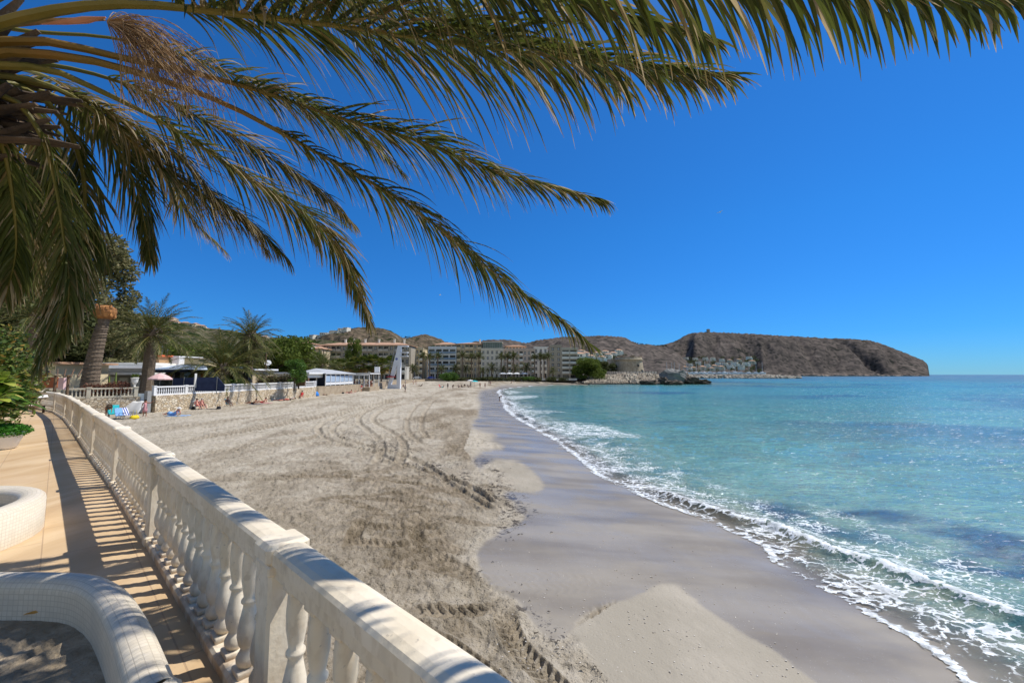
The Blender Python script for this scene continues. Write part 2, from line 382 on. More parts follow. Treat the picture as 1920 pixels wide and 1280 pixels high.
for k in range(16):
    rr = random.Random(k + 150); y0 = rr.uniform(900, 1130); x0 = rr.uniform(480, 800) + (y0 - 900) * .9; L = rr.uniform(90, 240)
    track([(x0, y0), (x0 + L * .5, y0 + rr.uniform(-14, 20)), (x0 + L, y0 + rr.uniform(-10, 50))], .4, .02, rr.uniform(.03, .05), .2)
for k in range(30):
    rr = random.Random(k + 50); y0 = rr.uniform(745, 900); x0 = rr.uniform(340, 760); L = rr.uniform(60, 220) * (y0 - 690) / 100
    track([(x0, y0), (x0 + L * .5, y0 - rr.uniform(-4, 12)), (x0 + L, y0 - rr.uniform(0, 26))], .35, .05)
# long swash ridges on the wet sand
rid = fbm(sarc * .12, d * 1.1 + 3, 3, 31); H2 += wet * (rid - .5) * .035
H = H + H2 * sstep(d, -.4, 1.0)
weed = wet * 0
WB = [(905, 870), (945, 925), (985, 968), (960, 992), (905, 1012), (893, 1050), (930, 1105), (990, 1150), (1060, 1215), (1130, 1290)]
Dw, _, _ = polydist(PX, PY * 1.7, [(a, b * 1.7) for a, b in WB]); weed = np.exp(-(Dw / 34) ** 2)
WB2 = [(640, 795), (760, 850), (850, 885), (905, 900), (950, 960)]
Dw2, _, _ = polydist(PX, PY * 2, [(a, b * 2) for a, b in WB2]); weed = np.maximum(weed, .85 * np.exp(-(Dw2 / 55) ** 2))
weed = np.maximum(weed, .38 * damp); weed = weed * (.2 + .85 * sstep(fbm(Xg * .8, Yg * .5, 3, 91), .38, .62)) * .8
far_tone = sstep(Yg, 20, 60)

q = NG('beach_sand'); p = q.pos()
aw = q.attr('wet'); ad_ = q.attr('damp'); awd = q.attr('weed'); atr = q.attr('track')
nA = q.noise(p, .35, 5); nB = q.noise(p, 2.2, 6); nC = q.noise(p, 22, 5); nD = q.noise(p, 130, 3)
dry = q.mix(q.step(nB, .3, .7), (.40, .345, .26), (.49, .435, .345)); dry = q.mix(q.attr('calm'), dry, (.32, .285, .225))
dry = q.mix(q.math('MULTIPLY', q.step(nA, .45, .7), .35), dry, (.56, .50, .41))
dry = q.mix(q.math('MULTIPLY', q.step(nC, .55, .75), .35), dry, (.30, .25, .18))
dampc = q.mix(q.step(nB, .35, .65), (.165, .13, .085), (.32, .262, .185))
c = q.mix(q.math('MULTIPLY', q.math('ADD', ad_, q.math('MULTIPLY', atr, .45)), q.step(nB, .1, .5), clamp=True), dry, dampc); c = q.mix(q.math('MULTIPLY', q.math('MULTIPLY', ad_, q.step(nC, .52, .64)), .35), c, (.085, .065, .04))
wetc = q.mix(q.step(q.noise(q.map(p, (.35, 1.3, 1)), .5, 4), .35, .65), (.205, .175, .135), (.30, .262, .205))
wf = q.step(q.math('ADD', q.math('ADD', aw, q.math('MULTIPLY', q.math('SUBTRACT', nC, .5), .35)), q.math('MULTIPLY', q.math('SUBTRACT', q.noise(q.map(p, (.6, 1.6, 1)), 1.4, 5), .5), 1.1)),   .08, .92)
c = q.mix(wf, c, wetc)
wn = q.noise(q.map(p, (1, 1.0, 1)), 4.5, 7, .65, .6)
wm = q.math('MULTIPLY', q.step(q.math('ADD', wn, q.math('MULTIPLY', awd, .19)), .66, .72), q.step(awd, .12, .5))
wn2 = q.noise(q.map(p, (1, 1.0, 1)), 13, 4, .6, .4)
wm = q.math('MAXIMUM', wm, q.math('MULTIPLY', q.step(q.math('ADD', wn2, q.math('MULTIPLY', awd, .12)), .68, .73), q.step(awd, .1, .4)))
c = q.mix(q.math('MULTIPLY', wm, .85), c, (.055, .045, .038))
sp = q.vor(p, 17); c = q.mix(q.math('MULTIPLY', q.step(sp, .09, .05), q.math('MULTIPLY', wf, .8)), c, (.6, .57, .5))
film = q.step(q.noise(q.map(p, (.6, 1.0, 1)), .5, 5), .40, .60)
rw = q.math('SUBTRACT', .46, q.math('MULTIPLY', film, .26))
ro = q.math('ADD', q.math('MULTIPLY', q.math('SUBTRACT', 1.0, wf), .92), q.math('MULTIPLY', wf, rw))
hb = q.math('ADD', q.math('MULTIPLY', nC, .6), q.math('MULTIPLY', nD, .25)); hb = q.math('ADD', hb, q.math('MULTIPLY', nB, .8)); vf = q.vor(q.map(p, (1, .75, 1)), 4.2, 'SMOOTH_F1'); vg = q.vor(p, 13.0); hb = q.math('ADD', hb, q.math('MULTIPLY', q.step(vf, .12, .42), .55)); hb = q.math('ADD', hb, q.math('MULTIPLY', q.step(vg, .10, .36), .28))
b1 = q.bump(hb, q.math('ADD', q.math('MULTIPLY', q.math('SUBTRACT', 1.0, wf), q.math('SUBTRACT', 1.0, q.math('MULTIPLY', q.attr('calm'), .75))), .03), .065)
b1 = q.bump(wm, .5, .02, b1)
sandm = q.set(Base_Color=c, Roughness=ro, Normal=b1, Specular_IOR_Level=q.math('ADD', .12, q.math('MULTIPLY', wf, .2)))
# nothing of the sand behind the promenade or under the villas
keep = (d > -14) & (Yg < 236)
tag(gridmesh('beach_sand', Xg, Yg, H, sandm, dict(wet=wet, damp=damp, weed=weed, track=tracks, calm=calm), keep), kind='structure')

# ---------------------------------------------------------------- sea
colw = np.concatenate([np.linspace(860, 2000, 560), np.geomspace(2010, 3800, 36)])
roww = np.concatenate([np.geomspace(.12, 12, 70), np.arange(12.6, 640, 1.7), np.geomspace(655, 3000, 12)])
U, V = np.meshgrid(colw, roww); Yw = EYE * F / V; Xw = (U - CX) / F * Yw
dw, sw = sea_sd(Xw, Yw); off = -dw
PX, PY = topx(Xw, Yw, 0 * Xw)
CREST = gl([(956, 752), (975, 770), (1010, 795), (1060, 826), (1095, 848), (1135, 870), (1180, 890), (1240, 922), (1300, 944), (1380, 968), (1450, 984), (1500, 1006), (1570, 1034), (1650, 1058), (1700, 1078), (1800, 1115), (1920, 1160), (2200, 1290)], .1)
Dc, sc_, tc_ = polydist(Xw, Yw, CREST); tc_ = np.where(tc_ > 0, Dc, -Dc) if True else tc_
sgn = np.sign(off - np.interp(sc_, [0, 1], [0, 0]))
near = np.exp(-Yw / 90)
# crest profile: steep shoreward face, gentle seaward back
inner = tc_ < 0
mid = 0.5 * (np.median(off[(Dc < .3) & (Yw < 40)]))
amp = .03 + .22 * sstep(fbm(sc_ * .22, sc_ * 0, 3, 41), .35, .65)
shoreward = polydist(Xw, Yw, SHORE)[0] + Dc < polydist(Xw, Yw, SHORE)[0] * 2 + 50
# side of the crest: compare offshore distance with that of the nearest crest point
co = np.array([-sea_sd(np.array([a]), np.array([b]))[0][0] for a, b in CREST]); cs = np.concatenate([[0], np.cumsum([math.dist(CREST[i], CREST[i + 1]) for i in range(len(CREST) - 1)])])
crest_off = np.interp(sc_, cs, co); sea_side = off > crest_off
wid = np.where(sea_side, .55, .22) * (1 + Yw / 60)
Zc = amp * np.exp(-(Dc / wid) ** 2) * np.exp(-Yw / 70)
sw1 = np.sin((off * 1.05 + 2.2 * fbm(Xw * .12, Yw * .12, 3, 43) * 3.0)) * .045 + np.sin(off * .42 + fbm(Xw * .05, Yw * .05, 2, 44) * 9) * .07
sw2 = (fbm(Xw * .9, Yw * 1.7, 4, 45) - .5) * .12
att = np.minimum(1, 30 / np.maximum(Yw, 1)) * sstep(off, crest_off * .8, crest_off * 1.6 + 2)
Z = Zc + (sw1 + sw2) * att + (fbm(Xw * 3, Yw * 3, 3, 46) - .5) * .05 * sstep(off, 0, 1.5) * np.minimum(1, 18 / Yw)
Z += .012 + .03 * (fbm(sw * .35, sw * 0, 3, 47) - .5)
Z = np.where(off < 0, .015 + .02 * np.exp(off * 2), Z)
# foam density
edge = (.45 + .55 * sstep(fbm(sw * .8, sw * 0, 3, 95), .3, .6)) * np.exp(-(np.abs(off - .12 - .35 * (fbm(sw * .5, off * 0, 3, 48) - .4)) / (.07 + Yw * .006)) ** 2)
between = (~sea_side) * sstep(off, -.1, .3) * (.10 + .42 * sstep(fbm(Xw * .6, Yw * .6, 3, 49), .3, .7))
back = np.where(sea_side, .36 * np.exp(-Dc / (1.6 + 1.4 * fbm(sc_ * .15, sc_ * 0, 2, 50) * 2)), 0)
capf = (.25 + .75 * sstep(amp, .10, .22)) * np.exp(-((Dc) / (.13 + Yw * .004)) ** 2)
foam = np.maximum.reduce([edge, between, back, capf])
def patch(poly, val, soft=8):
    P = np.array(poly, float); k = inside(PX, PY, poly); D, _, _ = polydist(PX, PY * 2.5, [(a, b * 2.5) for a, b in poly + poly[:1]])
    return val * k * sstep(D, 0, soft * 2.5)
foam = np.maximum(foam, patch([(960, 790), (990, 776), (1040, 782), (1130, 788), (1180, 803), (1270, 822), (1180, 830), (1090, 830), (1040, 824), (1000, 806)], .42, 16))
foam = np.maximum(foam, patch([(938, 740), (1010, 740), (1015, 746), (960, 751), (945, 749)], .42, 3)); foam = np.maximum(foam, patch([(938, 757), (1000, 764), (1110, 774), (1010, 779), (960, 781)], .40, 7))
foam = np.maximum(foam, patch([(934, 731), (960, 731), (990, 735), (955, 741)], .36, 2))
foam = np.maximum(foam, patch([(1500, 945), (1640, 975), (1760, 1025), (1930, 1080), (1990, 1320), (1760, 1130), (1600, 1070), (1480, 1000)], .34, 60))
foam = np.maximum(foam, patch([(1560, 1060), (1700, 1090), (1960, 1170), (2000, 1400), (1830, 1290), (1680, 1180)], .40, 34))
foam = np.where(off < -.05, edge, foam)
darkp = patch([(1350, 930), (1500, 925), (1650, 940), (1960, 1010), (1960, 1105), (1750, 1070), (1600, 1030), (1450, 985)], 1.0, 16) * sstep(fbm(Xw * .35, Yw * .6, 3, 52), .22, .45)
darkp = np.maximum(darkp, .75 * sstep(fbm(Xw * .03 + 9, Yw * .055, 3, 53), .53, .66) * sstep(off, 12, 40))
q = NG('sea_water'); p = q.pos(); ao = q.attr('off'); af = q.attr('foam'); adk = q.attr('darkp'); afar = q.attr('far')
base = q.ramp(q.math('DIVIDE', q.math('LOGARITHM', q.math('MAXIMUM', ao, .3), 10), 3.4), [(0.0, (.22, .20, .14)), (.12, (.19, .26, .18)), (.26, (.14, .29, .235)), (.42, (.10, .285, .225)), (.58, (.05, .225, .185)), (.75, (.016, .118, .142)), (1.0, (.008, .072, .115))])
tn = q.noise(q.map(p, (1, 2.2, 1)), .06, 5); base = q.mix(q.math('MULTIPLY', q.step(tn, .45, .7), .4), base, (.02, .13, .19))
base = q.mix(q.math('MULTIPLY', adk, .9), base, (.008, .045, .09))
wp = q.map(p, (1, 1.9, 1), (0, 0, .35))
dis = q.n.new('ShaderNodeVectorMath'); dis.operation = 'MULTIPLY_ADD'
q.L.new(q.noise(p, 1.6, 4, out='Color' if False else 1), dis.inputs[0]); dis.inputs[1].default_value = (.75, .75, .75); q.L.new(q.map(p, (.75, 1.25, 1)), dis.inputs[2])
v1 = q.vor(dis.outputs[0], 3.3, 'DISTANCE_TO_EDGE'); v2 = q.vor(dis.outputs[0], 9.5, 'DISTANCE_TO_EDGE'); fz = q.noise(p, .9, 5); fy = q.noise(p, 11, 4)
lace = q.math('ADD', q.math('MULTIPLY', v1, 1.35), q.math('MULTIPLY', v2, .75))
lace = q.math('ADD', lace, q.math('MULTIPLY', q.math('SUBTRACT', fz, .5), .9)); lace = q.math('ADD', lace, q.math('MULTIPLY', q.math('SUBTRACT', fy, .5), .35))
fo = q.step(q.math('SUBTRACT', q.math('MULTIPLY', af, .62), lace), -.02, .07)
fo = q.math('MULTIPLY', fo, q.step(af, .04, .22))
wcap_glint = q.math('MULTIPLY', q.step(q.noise(q.map(p, (.45, 1.5, 1), (0, 0, -.15)), .8, 6, .6), .70, .74), q.step(ao, 12, 40)); wcap_glint = q.math('MULTIPLY', wcap_glint, .55)
for sc_k, lo_, hi_, t_ in ((4.5, 4, 12, .635), (1.7, 8, 36, .625), (.42, 50, 150, .62), (.12, 200, 500, .61)):  # sun sparkle painted as pale flecks, joined with the whitecaps
    glint = q.math('MULTIPLY', q.step(q.noise(q.map(p, (.6, 1.7, 1), (0, 0, -.1 * sc_k)), sc_k, 5, .68), t_, t_ + .03), q.step(ao, lo_, hi_)); wcap_glint = q.math('MAXIMUM', wcap_glint, q.math('MULTIPLY', glint, .8))
fo = q.math('MAXIMUM', fo, wcap_glint)
r0 = q.noise(q.map(p, (1, 2.6, 1), (0, 0, .1)), .22, 5, .6); base = q.mix(q.math('MULTIPLY', q.step(r0, .52, .32), .5), base, (.03, .13, .16))  # wave contrast painted into the water colour: darker troughs, coarse then fine
rr = q.noise(q.map(p, (1, 2.4, 1), (0, 0, .2)), 1.6, 6, .7); base = q.mix(q.math('MULTIPLY', q.step(rr, .52, .36), .5), base, (.03, .14, .16))
fo = q.math('MULTIPLY', fo, q.math('ADD', .62, q.math('MULTIPLY', q.step(q.noise(p, 5.5, 5), .35, .6), .38)))
col = q.mix(fo, base, (.80, .83, .84))
r1 = q.noise(wp, .55, 6, .62); r2 = q.noise(wp, 3.6, 5, .6); r3 = q.noise(q.map(p, (1, 2.4, 1), (0, 0, -.3)), .09, 4)
hh = q.math('ADD', q.math('MULTIPLY', r1, .85), q.math('MULTIPLY', r2, .16)); hh = q.math('ADD', hh, q.math('MULTIPLY', r3, 1.2))
nb = q.bump(hh, .75, .5); nb = q.bump(fo, .35, .03, nb)
seam = q.set(Base_Color=col, Roughness=q.math('ADD', q.math('MULTIPLY', q.step(q.math('LOGARITHM', q.math('MAXIMUM', ao, 1.0), 10), 1.0, 2.8), .26), q.math('ADD', .07, q.math('MULTIPLY', fo, .6))), Normal=nb, Specular_IOR_Level=q.math('SUBTRACT', .32, q.math('MULTIPLY', fo, .2)))
# the thin leading edge of the swash is nearly clear
tb = q.n.new('ShaderNodeBsdfTransparent'); mx = q.n.new('ShaderNodeMixShader')
al = q.math('MAXIMUM', fo, q.step(q.math('ADD', ao, q.math('MULTIPLY', q.math('SUBTRACT', fz, .5), .3)), -.1, 1.9)); q.L.new(al, mx.inputs[0])
q.L.new(tb.outputs[0], mx.inputs[1]); q.L.new(q.b.outputs[0], mx.inputs[2]); q.L.new(mx.outputs[0], q.n['Material Output'].inputs[0])
tag(gridmesh('sea_water', Xw, Yw, Z, seam, dict(off=off, foam=foam, darkp=darkp, far=off), (off > -.45) & (Xw > -60)), kind='structure')

# deep bed under everything, reaching the horizon
bedm = mat('seabed', (.20, .18, .14), (.14, .13, .10), .01, .95)
mb = MB(); mb.add([(-16000, -6000, -3), (16000, -6000, -3), (16000, 20000, -3), (-16000, 20000, -3)], [(0, 1, 2, 3)]); tag(mb.build('ground', bedm), kind='structure')
# ================================================================ TERRACE AND BALUSTRADE
cap_px = [(493, 1020), (282, 853), (214, 802)]
RT = TZ + .91
POSTS = [(3.70, -2.30), (1.26, -.14)] + [tuple(g(x, y, RT)[:2]) for x, y in cap_px] + [(-8.93, 8.72), (-11.66, 11.05), (-14.6, 13.55), (-17.7, 16.15), (-21.2, 18.9), (-24.2, 20.8), (-27.3, 21.9)]
# even out the spacing
q = NG('terrace_stone'); p = q.pos()
w1 = q.noise(q.map(p, (1, .35, 1), (0, 0, .6)), 1.1, 5, .55, 1.5); w2 = q.noise(p, .5, 3); w3 = q.noise(p, 16, 4)
c = q.ramp(w1, [(.25, (.46, .30, .155)), (.45, (.54, .38, .215)), (.6, (.60, .44, .265)), (.8, (.65, .50, .33))])
c = q.mix(q.math('MULTIPLY', q.step(w2, .55, .7), .45), c, (.50, .34, .21)); c = q.mix(q.math('MULTIPLY', q.step(w3, .6, .8), .2), c, (.32, .22, .13))
br = q.n.new('ShaderNodeTexBrick'); q.L.new(q.map(p, (1, 1, 1), (0, 0, .73)), br.inputs[0]); br.inputs['Scale'].default_value = 1; br.inputs['Mortar Size'].default_value = .006
br.inputs['Brick Width'].default_value = 1.1; br.inputs['Row Height'].default_value = .62; br.inputs['Mortar Smooth'].default_value = .3
jf = br.outputs['Fac']; c = q.mix(q.math('MULTIPLY', jf, .55), c, (.33, .22, .14))
nb = q.bump(q.math('ADD', q.math('MULTIPLY', w3, .3), q.math('SUBTRACT', w1, jf)), .35, .015)
terr_m = q.set(Base_Color=c, Roughness=.72, Normal=nb, Specular_IOR_Level=.3)
def offset_line(P, o):
    out = []
    for i, (x, y) in enumerate(P):
        a = P[max(i - 1, 0)]; b = P[min(i + 1, len(P) - 1)]; t = Vector((b[0] - a[0], b[1] - a[1])).normalized(); out.append((x - t.y * o, y + t.x * o))
    return out
edge_out = offset_line(POSTS, -.20)       # seaward side
mb = MB(); bot = edge_out + [(-30, 21.6), (-46, 21), (-46, -8), (3.9, -8)]
n = len(bot); mb.add([(x, y, TZ) for x, y in bot], [tuple(range(n))[::1]])
tf = mb.build('terrace_paving', terr_m); tag(tf, kind='structure')
stone_white = mat('render_white', (.66, .63, .56), (.5, .47, .41), 1.6, .85, .4, 18)
mb = MB()
for i in range(n):
    a, b = bot[i], bot[(i + 1) % n]; mb.add([(a[0], a[1], -.8), (b[0], b[1], -.8), (b[0], b[1], TZ - .004), (a[0], a[1], TZ - .004)], [(0, 1, 2, 3)])
tag(mb.build('terrace_retaining_wall', stone_white), 'white rendered retaining wall holding the terrace above the beach', 'wall')

q = NG('balustrade_paint'); p = q.pos(); a1 = q.noise(p, 2.2, 5); a2 = q.noise(p, 45, 4); a3 = q.noise(q.map(p, (1, 1, .25)), 9, 5)
geo = q.n.new('ShaderNodeNewGeometry'); sx = q.n.new('ShaderNodeSeparateXYZ'); q.L.new(p, sx.inputs[0])
c = q.mix(q.step(a1, .35, .65), (.80, .71, .56), (.71, .61, .45)); c = q.mix(q.math('MULTIPLY', q.step(a3, .54, .70), .3), c, (.52, .44, .32)); sxn = q.n.new('ShaderNodeSeparateXYZ'); q.L.new(geo.outputs['Normal'], sxn.inputs[0])
vert_ = q.step(sxn.outputs[2], .75, .2); c = q.mix(q.math('MULTIPLY', q.math('MULTIPLY', vert_, q.step(q.noise(q.map(p, (1, 1, .5)), 26, 5), .46, .66)), .28), c, (.46, .35, .22)); c = q.mix(q.math('MULTIPLY', q.step(q.noise(p, 9, 6), .64, .70), .4), c, (.46, .38, .28))
c = q.mix(q.math('MULTIPLY', q.step(a2, .66, .74), .6), c, (.36, .31, .25))
lowz = q.math('MULTIPLY', q.step(sx.outputs[2], TZ + .16, TZ + .02), q.step(a3, .35, .6)); c = q.mix(q.math('MULTIPLY', lowz, .75), c, (.36, .22, .11))
bal_m = q.set(Base_Color=c, Roughness=.58, Normal=q.bump(q.math('ADD', a2, q.math('MULTIPLY', a3, 1.5)), .3, .006), Specular_IOR_Level=.35)

bal = thing('balustrade', 'long cream painted balustrade with turned balusters bordering the tan terrace', 'balustrade', (POSTS[2][0], POSTS[2][1], TZ))
BW = .155
ct = offset_line(POSTS, -.09)   # centre line (POSTS is the inner cap corner line)
def railseg(a, b, prof, mb, ext=0.0):
    a = Vector((*a, 0)); b = Vector((*b, 0)); t = (b - a).normalized(); nrm = Vector((-t.y, t.x, 0)); a = a + t * ext; b = b - t * ext
    m = max(2, int((b - a).length / .25)); vs = []; fs = []; k = len(prof)
    for i in range(m + 1):
        c = a.lerp(b, i / m)
        for (o, z) in prof: vs.append(c + nrm * o + Vector((0, 0, z)))
    for i in range(m):
        for j in range(k): r = (j + 1) % k; fs.append((i * k + j, i * k + r, (i + 1) * k + r, (i + 1) * k + j))
    fs += [tuple(range(k))[::-1], tuple(m * k + j for j in range(k))]
    mb.add(vs, fs)
w = BW / 2
rail_prof = [(-w + .012, TZ + .825), (-w, TZ + .835), (-w, TZ + .888), (-w + .012, TZ + .902), (-w * .5, TZ + .911), (0, TZ + .914), (w * .5, TZ + .911), (w - .012, TZ + .902), (w, TZ + .888), (w, TZ + .835), (w - .012, TZ + .825)][::-1]
mold_prof = [(-.058, TZ + .765), (-.058, TZ + .825), (.058, TZ + .825), (.058, TZ + .765)][::-1]
curb_prof = [(-.085, TZ), (-.085, TZ + .055), (-.07, TZ + .072), (.07, TZ + .072), (.085, TZ + .055), (.085, TZ)][::-1]
proto_prof = [(.038, .0), (.054, .03), (.056, .055), (.040, .085), (.034, .10), (.047, .125), (.056, .17), (.054, .215), (.043, .27), (.034, .315), (.031, .335), (.043, .35), (.043, .362), (.031, .377),
              (.036, .41), (.046, .47), (.0475, .54), (.044, .60), (.040, .632)]
mbp = MB(); mbp.box((0, 0, .0165), (.118, .118, .033), 0, 1, .004); mbp.lathe([(r, z + .033) for r, z in proto_prof[0:]], 18); mbp.box((0, 0, .679), (.1, .1, .028), 0, 1, .003)
bproto = None; cnt = 0; restv = []
for i in range(len(ct) - 1):
    a, b = ct[i], ct[i + 1]; mb = MB(); railseg(a, b, rail_prof, mb, .085); mb.build('handrail', bal_m, bal, True, smooth=False)
    mb = MB(); railseg(a, b, mold_prof, mb, .07); mb.build('rail_moulding', bal_m, bal, True)
    mb = MB(); railseg(a, b, curb_prof, mb, .07); mb.build('plinth_curb', bal_m, bal, True)
order = [2, 1, 3, 4, 5, 6, 7, 8, 9, 10, 0]
stuffmb = MB()
for i in order:
    a, b = Vector((*ct[i], 0)), Vector((*ct[i + 1], 0)); L = (b - a).length; t = (b - a).normalized(); nb_ = max(3, round((L - .2) / .236)); rz = math.atan2(t.y, t.x)
    for k in range(nb_):
        pos = a.lerp(b, (.1 + (L - .2) * (k + .5) / nb_) / L)
        if cnt < 98 and i != 0:
            if bproto is None: bproto = mbp.build('baluster', bal_m, bal, smooth=True); o = bproto
            else: o = bproto.copy(); link(o); o.parent = bal
            o.location = (pos.x - bal.location.x, pos.y - bal.location.y, .072); o.rotation_euler = (0, 0, rz); cnt += 1
        else:
            stuffmb.box((pos.x, pos.y, TZ + .0885), (.118, .118, .033), rz); stuffmb.lathe([(r, z + TZ + .105) for r, z in proto_prof], 10, (pos.x, pos.y, 0)); stuffmb.box((pos.x, pos.y, TZ + .751), (.1, .1, .028), rz)
tag(stuffmb.build('far_balusters', bal_m, bal, True, smooth=False), kind='stuff')
for i, c0 in enumerate(ct):
    a = ct[max(i - 1, 0)]; b = ct[min(i + 1, len(ct) - 1)]; rz = math.atan2(b[1] - a[1], b[0] - a[0]); z = TZ
    mb = MB(); mb.box((c0[0], c0[1], z + .05), (.205, .205, .1), rz, 1, .012); mb.box((c0[0], c0[1], z + .44), (.165, .165, .70), rz, 1, .014); mb.box((c0[0], c0[1], z + .80), (.185, .185, .05), rz, 1, .008)
    po = mb.build('post', bal_m, bal, True)
    mb = MB(); mb.box((c0[0], c0[1], z + .872), (.20, .205, .098), rz, 1, .02)
    mb.build('post_cap', bal_m, bal, True).parent = po; bpy.context.view_layer.update()

# ---------------------------------------------------------------- planters with mosaic walls
q = NG('mosaic'); o_ = q.obj(); br = q.n.new('ShaderNodeTexBrick'); uvn = q.n.new('ShaderNodeUVMap'); q.L.new(uvn.outputs[0], br.inputs[0])
br.offset = 0.0; br.inputs['Scale'].default_value = 1; br.inputs['Mortar Size'].default_value = .0022; br.inputs['Brick Width'].default_value = .034; br.inputs['Row Height'].default_value = .034; br.inputs['Mortar Smooth'].default_value = .2
br.inputs['Color1'].default_value = (.74, .66, .53, 1); br.inputs['Color2'].default_value = (.68, .60, .47, 1); br.inputs['Mortar'].default_value = (.57, .50, .39, 1)
n_ = q.noise(o_, 2.5, 4); c = q.mix(q.math('MULTIPLY', q.step(n_, .5, .7), .35), br.outputs[0], (.5, .46, .39))
mosaic = q.set(Base_Color=c, Roughness=.4, Normal=q.bump(q.math('SUBTRACT', 1.0, br.outputs['Fac']), .5, .003), Specular_IOR_Level=.45)
soil = mat('dry_soil', (.30, .235, .155), (.43, .35, .25), 7, .95, .9, 30, dist=.03)
def planter(name, label, path, closed, wall, h, soil_z, o):
    """path = outer edge, counter-clockwise seen from above; rounded rim profile"""
    root = thing(name, label, 'planter', o)
    n = len(path); prof = []; k = 7; r = wall / 2
    prof.append((0.0, 0)); prof.append((0.0, h - .07))
    for j in range(k + 1): a = math.pi * j / k; prof.append((r - r * math.cos(a), h - .07 + .07 * math.sin(a)))
    prof.append((wall, 0)); vs = []; fs = []; uv = []; acc = 0; P = [Vector((*p, 0)) for p in path]; m = len(prof); pl = [0]
    for j in range(1, m): pl.append(pl[-1] + math.dist(prof[j], prof[j - 1]))
    rng = range(n + 1) if closed else range(n)
    for ii in rng:
        i = ii % n; a = P[(i - 1) % n] if closed or i > 0 else P[i]; b = P[(i + 1) % n] if closed or i < n - 1 else P[i]
        t = (b - a).normalized(); nr = Vector((-t.y, t.x, 0))
        if ii > 0: acc += (P[i] - P[(i - 1) % n]).length
        for j, (oo, z) in enumerate(prof): vs.append(P[i] + nr * oo + Vector((0, 0, z + TZ))); uv.append((acc, pl[j]))
    for ii in range(len(rng) - 1):
        for j in range(m - 1): fs.append((ii * m + j, (ii + 1) * m + j, (ii + 1) * m + j + 1, ii * m + j + 1))
    mb = MB(); mb.add(vs, fs); w_ = mb.build('planter_wall', mosaic, root, True, smooth=True); l = w_.data.uv_layers.new(name='UVMap')
    for lp in w_.data.loops: l.data[lp.index].uv = uv[lp.vertex_index]
    inner = []
    for i in range(n):
        a = P[(i - 1) % n] if closed or i > 0 else P[i]; b = P[(i + 1) % n] if closed or i < n - 1 else P[i]; t = (b - a).normalized(); inner.append(P[i] + Vector((-t.y, t.x, 0)) * (wall - .01))
    c = sum(inner, Vector()) / n; rngs = random.Random(4); vs = [(c.x, c.y, TZ + soil_z + .02)]; fs = []; RR = 9
    for rr in range(1, RR + 1):
        for i in range(n): v = c.lerp(inner[i], rr / RR); vs.append((v.x, v.y, TZ + soil_z + (rngs.uniform(-.012, .02) if rr < RR else 0)))
    for i in range(n): fs.append((0, 1 + i, 1 + (i + 1) % n))
    for rr in range(RR - 1):
        for i in range(n): j = (i + 1) % n; fs.append((1 + rr * n + i, 1 + (rr + 1) * n + i, 1 + (rr + 1) * n + j, 1 + rr * n + j))
    mb = MB(); mb.add(vs, fs); mb.build('soil', soil, root, True, smooth=True); return root
ph = .42
o1 = [g(x, y, TZ + ph - .01) for x, y in [(348, 1290), (330, 1250), (300, 1185), (275, 1140), (245, 1100), (215, 1080), (185, 1071), (140, 1067), (70, 1066), (0, 1066), (-100, 1067)]]
tail = [(o.x, o.y) for o in o1]
tail = [(-.15, .35), (-.75, .95)] + [tail[0]] + tail[1:] + [(-6.2, 2.35), (-6.5, 1.8), (-6.5, .2), (-6.2, -.6), (-2, -.9), (-.6, -.5), (-.1, -.1)]
path = [(p.x, p.y) for p in smooth_poly([(*p, 0) for p in tail + tail[:1]], 5)][:-1]
planter('mosaic_planter', 'cream mosaic tiled planter with rounded rim and dry soil beside the balustrade', path, True, .17, ph, .17, (-3, 1.2, TZ))
cx, cy, rr = -6.2, 4.05, 1.12
path = [(cx + rr * math.cos(a), cy + rr * math.sin(a)) for a in np.linspace(0, 2 * math.pi, 41)[:-1]]
planter('mosaic_planter', 'round cream mosaic tiled planter standing farther off on the sunny tan paving', path, True, .22, .40, .2, (cx, cy, TZ))
mb = MB(); lf = g(82, 1152, TZ + .2)
for k in range(5):
    pass
lv = [(0, 0), (.03, .018), (.07, .022), (.11, .01), (.13, -.004), (.1, -.02), (.05, -.022)]
mb.add([(lf.x - x, lf.y + y, TZ + .215 + .02 * math.sin(x * 30)) for x, y in lv] + [(lf.x - x, lf.y + y, TZ + .211 + .02 * math.sin(x * 30)) for x, y in lv], [tuple(range(7)), tuple(range(13, 6, -1))] + [(i, 7 + i, 7 + (i + 1) % 7, (i + 1) % 7) for i in range(7)])
tag(mb.build('fallen_leaf', mat('dead_leaf', (.75, .42, .12), (.6, .3, .08), 20, .6)), 'curled orange dead leaf lying on the dry soil of the planter', 'leaf')
# dry twigs and palm litter on the soil
mb = MB(); rg = random.Random(9)
for k in range(170):
    x, y = rg.uniform(-3.6, -1.5), rg.uniform(.9, 2.2)
    a = rg.uniform(0, 6.3); L = rg.uniform(.01, .07); z = TZ + .185
    mb.tube([(x, y, z), (x + L * math.cos(a), y + L * math.sin(a), z + rg.uniform(0, .01))], rg.uniform(.0012, .003), 4)
tag(mb.build('palm_litter', mat('litter', (.07, .045, .03), (.3, .22, .13), 30, .9)), kind='stuff')

